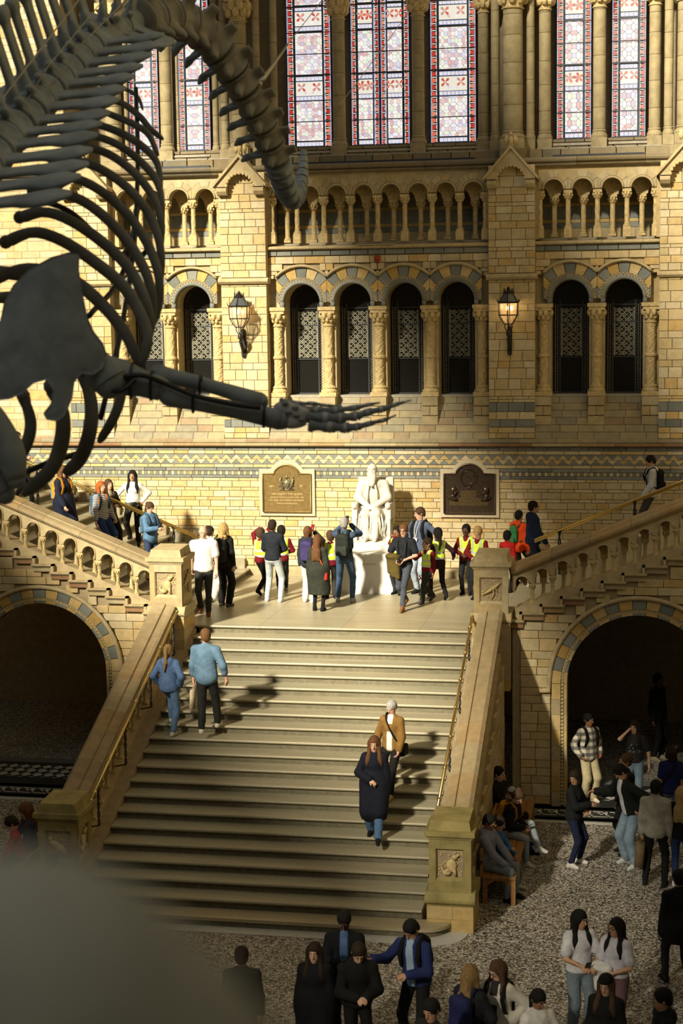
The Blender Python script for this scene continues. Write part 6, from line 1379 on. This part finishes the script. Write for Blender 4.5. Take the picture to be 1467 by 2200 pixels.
def camera_neck(I):
    T = I['T']; m = sdf([('b', T(0, .235, .10), (.065, .035, .045), .012, I['RB'], .01), ('c', T(0, .25, .10), T(0, .33, .095), .034, .034, .01)], .011); st = MB(); st.tube(bez([T(-.06, .22, .13), T(-.09, .10, .45), T(0, -.09, .545), T(.09, .10, .45), T(.06, .22, .13)], 18), .010, 5, flat=2); carried(I, 'camera', 'black camera on a neck strap held by the man in the dark shirt', 'camera', [('camera_body', m, 'iron'), ('strap', st, 'iron')])
def lanyard(I):
    T = I['T']; m = MB(); m.tube(bez([T(-.04, .06, .52), T(-.03, .15, .35), T(0, .165, .20), T(.03, .15, .35), T(.04, .06, .52)], 12), .006, 5); m.prism([T(-.045, .168, .20), T(.045, .168, .20), T(.045, .168, .13), T(-.045, .168, .13)], I['F']*.004); link('lanyard', m.mesh('lanyard', ['plinth_white']), I['E'])
HV = 'school children in yellow vests on the landing'
MAR = (.16, .008, .014); NAVY = (.012, .016, .035); BLK = (.010, .010, .010); JEAN = (.10, .16, .27); LJEAN = (.36, .42, .46); DJEAN = (.03, .05, .10); WHT = (.78, .77, .74); DKG = (.03, .032, .03)
KT = dict(style='tee', col=MAR, hem=-.08, vest=True)
L_ = LZ
# ---- landing, left to right
person(436, 1131, 1.84, L_, 12, 'bald man in a white polo shirt stepping down by the upper left newel', 'pink', ('bald', 'grey'), dict(col=WHT, sleeve='short', loose=1.2), dict(col=(.035, .037, .034)), (.16, .05, .03), ('down', 'back'), 'dn', (5, 18), build=1.1)
person(451, 1131, 1.58, L_, 150, 'woman with a hair bun in a cream top with black dots', 'tan', ('bun', 'dark'), dict(col='dots', loose=1.5), dict(col=(.66, .63, .55), fit=1.4), WHT, ('down', 'belly'), 'stand', fem=True)
person(480, 1124, 1.74, L_, 165, 'woman with long curly blond hair in black, seen from behind', 'fair', ('wavy', 'blond'), dict(col=BLK), dict(col=BLK, fit=1.25), (.06, .06, .05), ('down', 'down'), 'stand', fem=True, extra=[backpack('black backpack on the curly blond woman by the left newel', (.016, .018, .017), size=1.08)])
person(560, 1134, 1.42, L_, 160, 'child in a yellow vest holding a bottle above the head', 'fair', ('short', 'brown'), KT, dict(col=BLK, fit=1.15), BLK, ('high', 'high'), 'walk', kid=True, group=HV)
person(585, 1117, 1.74, L_, 172, 'man in a navy jumper and pale jeans, back turned, beside the raised-arm child', 'tan', ('short', 'dark'), dict(col=(.016, .020, .028), hem=-.06), dict(col=(.47, .52, .54), fit=1.1), WHT, ('clasp', 'clasp'), 'apart')
person(604, 1129, 1.46, L_, 190, 'dark-haired child in a yellow vest behind the navy jumper man', 'tan', ('short', 'black'), KT, dict(col=DKG), (.3, .3, .29), ('down', 'belly'), 'walk2', kid=True, group=HV)
person(661, 1131, 1.60, L_, 168, 'woman with a chestnut bob in a navy parka raising a phone', 'fair', ('bob', 'chestnut'), dict(style='jacket', col=(.022, .030, .042), hood=True, hem=-.16, loose=1.7), dict(col=(.76, .74, .70), fit=1.3), WHT, ('down', 'up'), 'stand', fem=True, extra=[backpack('purple backpack on the woman in the navy parka', (.045, .035, .12), dy=-.05), phone('phone with a red case held up towards the statue', 1, (.25, .02, .02))])
person(682, 1149, 1.56, L_, 175, 'long-haired woman in a loose dark green dress and boots', 'fair', ('long', 'chestnut'), dict(style='dress', col=(.030, .034, .026), hem=-.58, loose=1.4), dict(col=BLK, fit=.85), BLK, ('down', 'down'), 'stand', fem=True, extra=[strapbag('red bag on an orange strap worn by the woman in the green dress', (.45, .03, .02), -1, .10, .9, (.50, .10, .02))])
person(709, 1140, 1.40, L_, 200, 'child in a yellow vest half hidden beside the man with the black rucksack', 'fair', ('short', 'brown'), KT, dict(col=DKG), BLK, ('belly', 'down'), 'stand', kid=True, group=HV)
person(739, 1112, 1.79, L_, 178, 'grey-haired man in a blue shirt and jeans photographing the statue', 'tan', ('short', 'grey'), dict(col=(.045, .075, .13), hem=-.14, sleeve='long'), dict(col=(.045, .085, .16), fit=1.05), (.38, .38, .36), ('up', 'up'), 'apart', extra=[backpack('black rucksack with pale logo on the man in the blue shirt', (.020, .024, .020), (.03, .04, .032), .98), phone('phone the blue shirt man holds up', 0)])
person(853, 1131, 1.42, L_, -20, 'maroon-sleeved child mostly hidden behind the man with the camera', 'brown', ('short', 'black'), KT, dict(col=DKG), BLK, ('up', 'down'), 'stand', kid=True, group=HV)
person(866, 1127, 1.78, L_, -12, 'man with glasses in a dark shirt walking forward with a camera', 'pink', ('short', 'sandy'), dict(col=(.016, .020, .026), sleeve='short'), dict(col=(.060, .072, .095), fit=1.0), (.20, .09, .04), ('belly', 'belly'), 'walk', (5, 12), extra=[glasses, camera_neck, draped('folded_coat', 'olive coat draped over the arm of the man with the camera', 'coat', (.10, .075, .02), 1)])
person(899, 1091, 1.86, L_, -30, 'tall man in a blue shirt with a white name badge', 'fair', ('short', 'brown'), dict(col=(.09, .12, .20), hem=-.14), dict(col=(.33, .40, .47), fit=1.1), BLK, ('side', 'hip'), 'stand', (-35, 12), extra=[lanyard, backpack('dark backpack on the tall man with the badge', (.02, .02, .025), size=.9)])
ki = person(918, 1156, 1.33, L_, -35, 'child in a yellow vest with a red mark on dark trousers', 'tan', ('short', 'dark'), KT, dict(col=DKG, fit=1.25), (.05, .05, .05), ('down', 'point'), 'walk', (-20, -5), kid=True, group=HV)
mk = MB(); kp = np.array([-.10, -.105, .52]); mk.ell(kp+np.array([.01, 0, .05]), (.014, .006, .014), 6); mk.tube([kp+np.array([-.04, 0, .045]), kp, kp+np.array([.045, 0, -.05])], .012, 5); mk.tube([kp+np.array([0, 0, .01]), kp+np.array([-.04, 0, -.05])], .012, 5); link('leg_emblem', mk.mesh('leg_emblem', [simple('emblem_red', (.55, .02, .02), .7)]), ki['E'])
person(940, 1134, 1.50, L_, -150, 'braided girl in dark uniform and yellow vest turning away', 'dark', ('pony', 'black'), dict(style='tee', col=(.03, .012, .018), hem=-.2, vest=True), dict(col=BLK, fit=1.0), BLK, ('back', 'side'), 'walk', kid=True, fem=True, group=HV)
person(1001, 1127, 1.46, L_, -8, 'boy in maroon and yellow vest holding a pale cup by the wall', 'dark', ('crop', 'black'), KT, dict(col=(.018, .02, .022)), BLK, ('belly', 'belly'), 'stand', kid=True, group=HV)
person(1024, 1134, 1.50, L_, -15, 'blond boy in maroon and yellow vest looking at his hands', 'pink', ('short', 'blond'), KT, dict(col=(.018, .02, .022)), BLK, ('belly', 'belly'), 'stand', (0, 30), kid=True, group=HV)
person(1090, 1140, 1.28, L_, 160, 'small child in a red top behind the upper right newel', 'tan', ('short', 'black'), dict(col=(.50, .015, .015)), dict(col=BLK), BLK, ('down', 'down'), 'stand', kid=True)
person(1115, 1097, 1.66, L_, 145, 'person in a bright orange hooded jacket starting up the right flight', 'tan', ('short', 'black'), dict(style='hoodie', col=(.80, .075, .012), hem=-.26, loose=1.6), dict(col=BLK), BLK, ('down', 'down'), 'stand', flight=1, extra=[backpack('small green bag on the orange jacket', (.04, .22, .08), size=.7)])
person(1146, 1077, 1.76, L_, 112, 'man in a navy hoodie climbing the right flight', 'tan', ('short', 'black'), dict(style='hoodie', col=(.012, .022, .060), loose=1.4), dict(col=NAVY), (.5, .5, .5), ('down', 'fwd'), 'up', flight=1, extra=[glasses], build=1.1)
person(1393, 980, 1.74, L_, -82, 'man in a pale grey hoodie coming down the right flight', 'tan', ('short', 'black'), dict(style='hoodie', col=(.52, .54, .58), loose=1.3), dict(col=(.05, .05, .05)), WHT, ('fwd', 'down'), 'dn', (0, 22), flight=1, extra=[backpack('black backpack on the man in the pale hoodie', BLK)])
# ---- left flight
person(36, 928, 1.70, L_, 70, 'person in a black and blue jacket high on the left flight', 'fair', ('long', 'dark'), dict(style='jacket', col=(.12, .17, .24), loose=1.4), dict(col=BLK), BLK, ('phone', 'phone'), 'dn', fem=True, flight=-1)
person(135, 1000, 1.68, L_, 65, 'curly-haired woman in a navy coat descending the left flight', 'fair', ('wavy', 'sandy'), dict(style='coat', col=(.012, .016, .035), hem=-.40, loose=1.4), dict(col=BLK), BLK, ('down', 'fwd'), 'dn', fem=True, flight=-1, extra=[backpack('yellow bag with a rainbow patch on the curly-haired woman', (.60, .26, .02), (.10, .25, .45), .85)])
person(217, 1034, 1.66, L_, 60, 'woman with long ginger hair in a striped top', 'fair', ('long', 'ginger'), dict(col='stripes', hem=-.08), dict(col=(.025, .05, .16), fit=1.1), (.3, .3, .3), ('fwd', 'down'), 'dn2', fem=True, flight=-1, extra=[backpack('blue backpack on the ginger-haired woman', (.05, .10, .15), (.4, .3, .3))])
person(233, 1030, 1.64, L_, 50, 'brown-haired woman walking just behind the ginger-haired one', 'fair', ('long', 'brown'), dict(style='jacket', col=(.03, .028, .03), inner=(.30, .26, .16)), dict(col=BLK), BLK, ('phone', 'down'), 'dn', fem=True, flight=-1)
person(284, 1011, 1.68, L_, 8, 'black-haired woman in a white blouse with a jacket tied at the waist', 'tan', ('long', 'black'), dict(col=(.72, .71, .68), hem=-.04, loose=1.0), dict(col=BLK, fit=1.15), BLK, ('hip', 'side'), 'stand', (0, 5), fem=True, flight=-1, extra=[lambda I: carried(I, 'tied_jacket', 'olive jacket tied round the waist of the woman in the white blouse', 'jacket', [('cloth', sdf([('e', I['T'](0, 0, .03), (.19, .14, .055), I['RB'], .03), ('c', I['T'](.06, .14, .03), I['T'](.10, .15, -.22), .04, .025, .04), ('c', I['T'](-.03, .14, .03), I['T'](-.06, .16, -.16), .04, .025, .04), ('c', I['T'](.15, .02, 0), I['T'](.18, .0, -.30), .05, .04, .04), ('c', I['T'](-.15, .02, 0), I['T'](-.17, .0, -.26), .05, .04, .04)], .018), fabric((.10, .10, .065)))])])
person(325, 1081, 1.58, L_, 60, 'girl in a blue coat looking at her phone by the left newel', 'fair', ('pony', 'brown'), dict(style='jacket', col=(.10, .20, .34), hem=-.34, loose=1.3, hood=True), dict(col=DJEAN), BLK, ('phone', 'phone'), 'stand', (0, 28), fem=True, flight=-1, extra=[phone('phone held by the girl in the blue coat', 0), backpack('pale blue backpack on the girl in the blue coat', (.07, .13, .20), (.3, .32, .33), .8)])
# ---- on the steps
person(362, 1385, 1.63, 1.80, 175, 'woman with a blond ponytail in a blue hoodie and jeans climbing the steps', 'fair', ('pony', 'dirty'), dict(style='hoodie', col=(.085, .15, .30), loose=1.6), dict(col=(.11, .20, .36), fit=1.15), (.6, .58, .52), ('pocket', 'pocket'), 'up', (0, 10), fem=True, flight=0)
person(441, 1351, 1.82, 1.80, 178, 'man in a loose denim shirt and black trousers climbing the steps', 'pink', ('short', 'sandy'), dict(col=(.13, .23, .34), hem=-.20, loose=1.5, sleeve='three'), dict(col=(.02, .022, .02), fit=1.15), (.62, .59, .50), ('down', 'out'), 'up2', (25, 0), build=1.06, extra=[blockbag('tote_bag', 'cream cloth tote bag in the denim shirt man\'s hand', 'bag', (.66, .56, .38), 0, .26, .40, .06)], flight=0)
person(838, 1508, 1.66, 1.35, -12, 'grey-haired woman in a tan jacket coming down the steps', 'pink', ('short', 'silver'), dict(style='jacket', col=(.22, .12, .030), inner=(.72, .70, .66), loose=1.5), dict(col=BLK, fit=1.1), (.42, .32, .18), ('fwd', 'out'), 'dn', (-10, 24), fem=True, extra=[strapbag('black shoulder bag of the woman in the tan jacket', BLK, 1, .04)], flight=0)
person(803, 1584, 1.68, .75, 2, 'woman in a long black coat carrying a green booklet down the steps', 'fair', ('long', 'chestnut'), dict(style='coat', col=(.007, .009, .017), hem=-.58, loose=1.7), dict(col=(.07, .14, .26), fit=1.2), BLK, ('down', 'belly'), 'dn', (0, 16), fem=True, extra=[lambda I: carried(I, 'booklet', 'green booklet in the hand of the woman in the black coat', 'booklet', [('cover', (lambda m: (m.prism([I['wr'][0]+np.array(v) for v in ((-.02, -.10, -.06), (-.02, .03, -.06), (-.05, .05, -.34), (-.05, -.08, -.34))], (.012, 0, 0)), m)[1])(MB()), fabric((.35, .42, .06)))])], flight=0)
# ---- floor on the right
person(1266, 1534, 1.70, 0, 40, 'person in a black and white plaid shirt and cream trousers', 'brown', ('short', 'black'), dict(style='jacket', col='plaid', hem=-.20, loose=1.7), dict(col=(.52, .45, .28), fit=1.35), (.60, .53, .38), ('pocket', 'pocket'), 'stand', (10, 8), extra=[backpack('dark backpack on the plaid shirt', BLK, size=.9)])
person(1362, 1549, 1.67, 0, -10, 'woman in a black print tee and jeans with a hand to her ear', 'fair', ('long', 'dark'), dict(col='print_white', sleeve='short', hem=-.02), dict(col=(.18, .26, .34), fit=1.2), WHT, ('out', 'ear'), 'stand', (-10, 10), fem=True)
person(1414, 1448, 1.80, 0, 60, 'dark figure standing deep in the right archway', 'dark', ('short', 'black'), dict(style='jacket', col=BLK, loose=1.6), dict(col=BLK), (.30, .28, .18), ('down', 'down'), 'stand')
person(1343, 1622, 1.72, 0, -60, 'curly-haired man seen just behind the man in the open black jacket', 'tan', ('curly', 'brown'), dict(style='jacket', col=BLK), dict(col=BLK), BLK, ('down', 'down'), 'stand', extra=[glasses])
person(1322, 1648, 1.82, 0, -55, 'man in an open black jacket and white tee bending forward', 'tan', ('short', 'black'), dict(style='jacket', col=(.014, .012, .012), inner=(.70, .71, .76), loose=1.9), dict(col=(.22, .31, .40), fit=1.35), (.55, .58, .55), ('hip', 'lean'), 'apart', (-20, 35), lean=20)
person(1232, 1658, 1.64, 0, 70, 'dark-haired woman in a black jacket, navy jeans and white trainers', 'tan', ('bob', 'dark'), dict(style='jacket', col=(.012, .014, .016), loose=1.7, hem=-.16), dict(col=(.012, .018, .05), fit=1.0), (.66, .64, .60), ('belly', 'phone'), 'apart', (-90, 20), fem=True)
person(1409, 1676, 1.76, 0, 170, 'man in a pale stone overshirt, back turned, carrying a paper bag', 'tan', ('crop', 'black'), dict(style='jacket', col=(.38, .37, .31), hem=-.14, loose=1.4), dict(col=BLK, fit=1.05), BLK, ('down', 'down'), 'apart', extra=[blockbag('paper_bag', 'brown paper carrier bag hanging beside the man in the stone overshirt', 'bag', (.18, .13, .07), 0, .30, .44, .13)])
person(1442, 1604, 1.64, 0, 185, 'woman in a dark blue tee with a thin strap, back turned', 'tan', ('bob', 'dark'), dict(col=(.012, .018, .085), sleeve='short'), dict(col=(.10, .16, .26), fit=1.1), WHT, ('down', 'down'), 'stand', fem=True, extra=[strapbag('black sling bag on the woman in the blue tee', BLK, 1, .0, .8)])
person(1464, 1690, 1.66, 0, 170, 'blond person in black and jeans cut by the right edge', 'fair', ('long', 'blond'), dict(style='jacket', col=BLK), dict(col=(.03, .06, .17)), WHT, ('down', 'down'), 'stand', fem=True)
SB = 'people sitting on the right benches'
person(1056, 1752, 1.74, 0, 75, 'man in a grey vest over pale sleeves sitting at the near end of the bench', 'brown', ('short', 'black'), dict(style='hoodie', col=(.26, .27, .36), loose=1.3), dict(col=(.20, .25, .28), fit=1.15), BLK, ('lap', 'lap'), 'sit', (0, 15), lean=4, seat=.46, group=SB)
person(1078, 1756, 1.35, 0, 78, 'child in a bright blue top sitting next to the man in the grey vest', 'tan', ('short', 'dark'), dict(col=(.06, .16, .35)), dict(col=(.05, .10, .24)), (.5, .5, .5), ('lap', 'phone'), 'sit', (0, 20), lean=5, seat=.46, kid=True, group=SB)
person(1122, 1703, 1.66, 0, 72, 'person in a black top sitting and reading a phone', 'fair', ('bun', 'brown'), dict(col=(.008, .008, .008), loose=1.4), dict(col=(.28, .33, .36), fit=1.1), (.6, .6, .57), ('phone', 'phone'), 'sitx', (0, 30), lean=22, seat=.46, fem=True, group=SB, extra=[backpack('mustard yellow backpack on the seated phone reader', (.50, .24, .02), size=.85), phone('phone read by the seated person in black', 0)])
person(1103, 1694, 1.46, 0, 80, 'seated person in a pale cap behind the phone reader', 'fair', ('short', 'brown'), dict(col=(.05, .05, .055)), dict(col=(.012, .03, .24), fit=1.1), BLK, ('lap', 'lap'), 'sitout', (0, 25), lean=18, seat=.46, group=SB, extra=[hat((.40, .42, .45), True)])
person(1073, 1648, 1.74, 0, 68, 'man in black sitting upright at the far end in deep shade', 'fair', ('short', 'black'), dict(col=BLK), dict(col=BLK), BLK, ('lap', 'lap'), 'sit', (0, 5), seat=.46, group=SB)
# ---- foreground floor
person(1249, 1958, 1.68, 0, 25, 'long-haired woman in a white print tee and jeans', 'tan', ('fringe', 'black'), dict(col=(.62, .63, .66), sleeve='short', hem=-.04, loose=1.3), dict(col=(.16, .21, .25), fit=1.3), WHT, ('book', 'book'), 'stand', (25, 12), fem=True, extra=[phone('phone in the hand of the woman in the white print tee', 1)])
person(1322, 1974, 1.66, 0, -30, 'woman with very long black hair and a white coat over her arm', 'tan', ('loose', 'black'), dict(col=(.58, .58, .64), sleeve='short', loose=1.2, hem=0.0), dict(col=(.13, .075, .085), fit=1.5), BLK, ('belly', 'clasp'), 'stand', (-15, 5), fem=True, extra=[draped('folded_coat', 'white coat over the arm of the very long-haired woman', 'coat', (.74, .74, .72), 1), glasses])
person(1458, 1868, 1.74, 0, 200, 'person in a black coat cut by the right edge, lower down', 'fair', ('short', 'black'), dict(style='coat', col=BLK, hem=-.25), dict(col=BLK), BLK, ('down', 'out'), 'walk')
person(1419, 2125, 1.76, 0, -75, 'dark-haired man in a dark hood at the bottom right corner', 'tan', ('short', 'black'), dict(style='hoodie', col=(.015, .015, .017), loose=1.5), dict(col=BLK), BLK, ('down', 'down'), 'stand', (-10, 10))
person(1300, 2098, 1.66, 0, -15, 'woman in a black beanie and black coat at the bottom edge', 'fair', ('long', 'brown'), dict(style='coat', col=(.008, .008, .008), hem=-.3, loose=1.6), dict(col=BLK), BLK, ('down', 'down'), 'stand', (0, 18), fem=True, extra=[hat((.01, .01, .01))])
person(1162, 2133, 1.62, 0, 30, 'girl with tight braids in a white fleece hood', 'brown', ('braids', 'black'), dict(style='hoodie', col=(.62, .61, .57), loose=2.0), dict(col=BLK), BLK, ('belly', 'belly'), 'stand', (10, 30), fem=True)
person(1062, 2069, 1.68, 0, -20, 'woman in glasses and a cream fleece jacket', 'fair', ('long', 'brown'), dict(style='jacket', col=(.52, .50, .43), loose=2.0, inner=(.02, .02, .02), hood=True), dict(col=BLK), BLK, ('hip', 'belly'), 'stand', (-20, 25), fem=True, extra=[glasses, backpack('black backpack on the woman in the cream fleece', BLK, size=.9)])
person(1011, 2074, 1.73, 0, 150, 'woman in a black leather jacket, back turned, beside the cream fleece', 'fair', ('long', 'dirty'), dict(style='jacket', col=(.014, .015, .018), loose=1.3), dict(col=BLK), BLK, ('down', 'belly'), 'stand', fem=True, extra=[backpack('blue backpack on the leather jacket', (.015, .02, .08))])
person(922, 2152, 1.74, 0, -35, 'short-haired man whose head and shoulders show at the bottom edge', 'tan', ('crop', 'black'), dict(col=(.02, .02, .022)), dict(col=BLK), BLK, ('chin', 'down'), 'stand', (10, 20))
person(874, 1986, 1.78, 0, -20, 'man in a blue jacket with a white hood looking down at his phone', 'tan', ('short', 'black'), dict(style='hoodie', col=(.016, .028, .11), loose=1.5, inner=(.30, .42, .55)), dict(col=(.008, .008, .008), fit=1.1), BLK, ('phone', 'lean'), 'apart', (-15, 35), lean=12, extra=[phone('phone held out by the man in the blue jacket', 1), backpack('black backpack on the man in the blue jacket', BLK, size=.9)])
person(738, 1966, 1.78, 0, 5, 'man in a black coat over a blue shirt looking down', 'dark', ('short', 'black'), dict(style='coat', col=(.008, .009, .012), hem=-.2, loose=1.8, inner=(.08, .14, .30)), dict(col=BLK), BLK, ('phone', 'phone'), 'stand', (0, 35))
person(674, 2028, 1.66, 0, 0, 'woman with long dark hair in a black coat at the bottom', 'fair', ('long', 'dark'), dict(style='coat', col=(.010, .011, .012), hem=-.3, loose=1.8), dict(col=BLK), BLK, ('down', 'down'), 'stand', (0, 10), fem=True)
person(772, 2036, 1.72, 0, 20, 'man in a black jacket bending over a phone at the bottom', 'fair', ('short', 'dark'), dict(style='hoodie', col=(.009, .009, .010), loose=2.0), dict(col=BLK), BLK, ('phone', 'phone'), 'stand', (0, 30), lean=14)
person(519, 2034, 1.70, 0, 185, 'dark-haired head beside the blurred stone at the bottom', 'fair', ('short', 'dark'), dict(style='jacket', col=DKG), dict(col=BLK), BLK, ('down', 'down'), 'stand')
person(46, 1731, 1.50, 0, -40, 'child with long red-brown hair sitting beside the lower left newel', 'fair', ('long', 'chestnut'), dict(style='jacket', col=(.03, .04, .09)), dict(col=BLK), BLK, ('lap', 'lap'), 'sit', (0, 25), lean=10, seat=.46, kid=True, fem=True)
person(14, 1758, 1.40, 0, -70, 'dark-haired child in a red top at the left edge', 'fair', ('short', 'dark'), dict(col=(.45, .03, .02)), dict(col=BLK), BLK, ('lap', 'lap'), 'sit', (0, 30), lean=14, seat=.46, kid=True)
person(112, 1838, 1.70, 0, 170, 'dark head in front of the lower left newel', 'fair', ('short', 'black'), dict(style='jacket', col=(.05, .05, .055)), dict(col=BLK), BLK, ('down', 'down'), 'stand')
# ---- stone parapet of the gallery the picture is taken from, close to the lens
FG = empty('gallery_parapet', tuple(atd(150, 2300, .72)), 'out-of-focus stone parapet close to the camera at lower left', 'parapet')
simple('parapet_stone', (.46, .48, .42), .9, var=.2, scale=30)
fp = [('c', atd(-330, 2300, .70), atd(40, 2270, .72), .078, .078, .03), ('c', atd(40, 2270, .72), atd(270, 2410, .74), .078, .066, .04), ('c', atd(270, 2410, .74), atd(620, 2720, .76), .066, .06, .04)]
obj('coping', sdf(fp, .012), 'parapet_stone', FG, smooth=True)
m = MB(); a, b = atd(-300, 2700, .74), atd(420, 2760, .74); m.box((min(a[0], b[0]), min(a[1], b[1])-.02, a[2]-.6), (max(a[0], b[0]), max(a[1], b[1])+.06, a[2]-.0)); obj('parapet_wall', m, 'parapet_stone', FG)
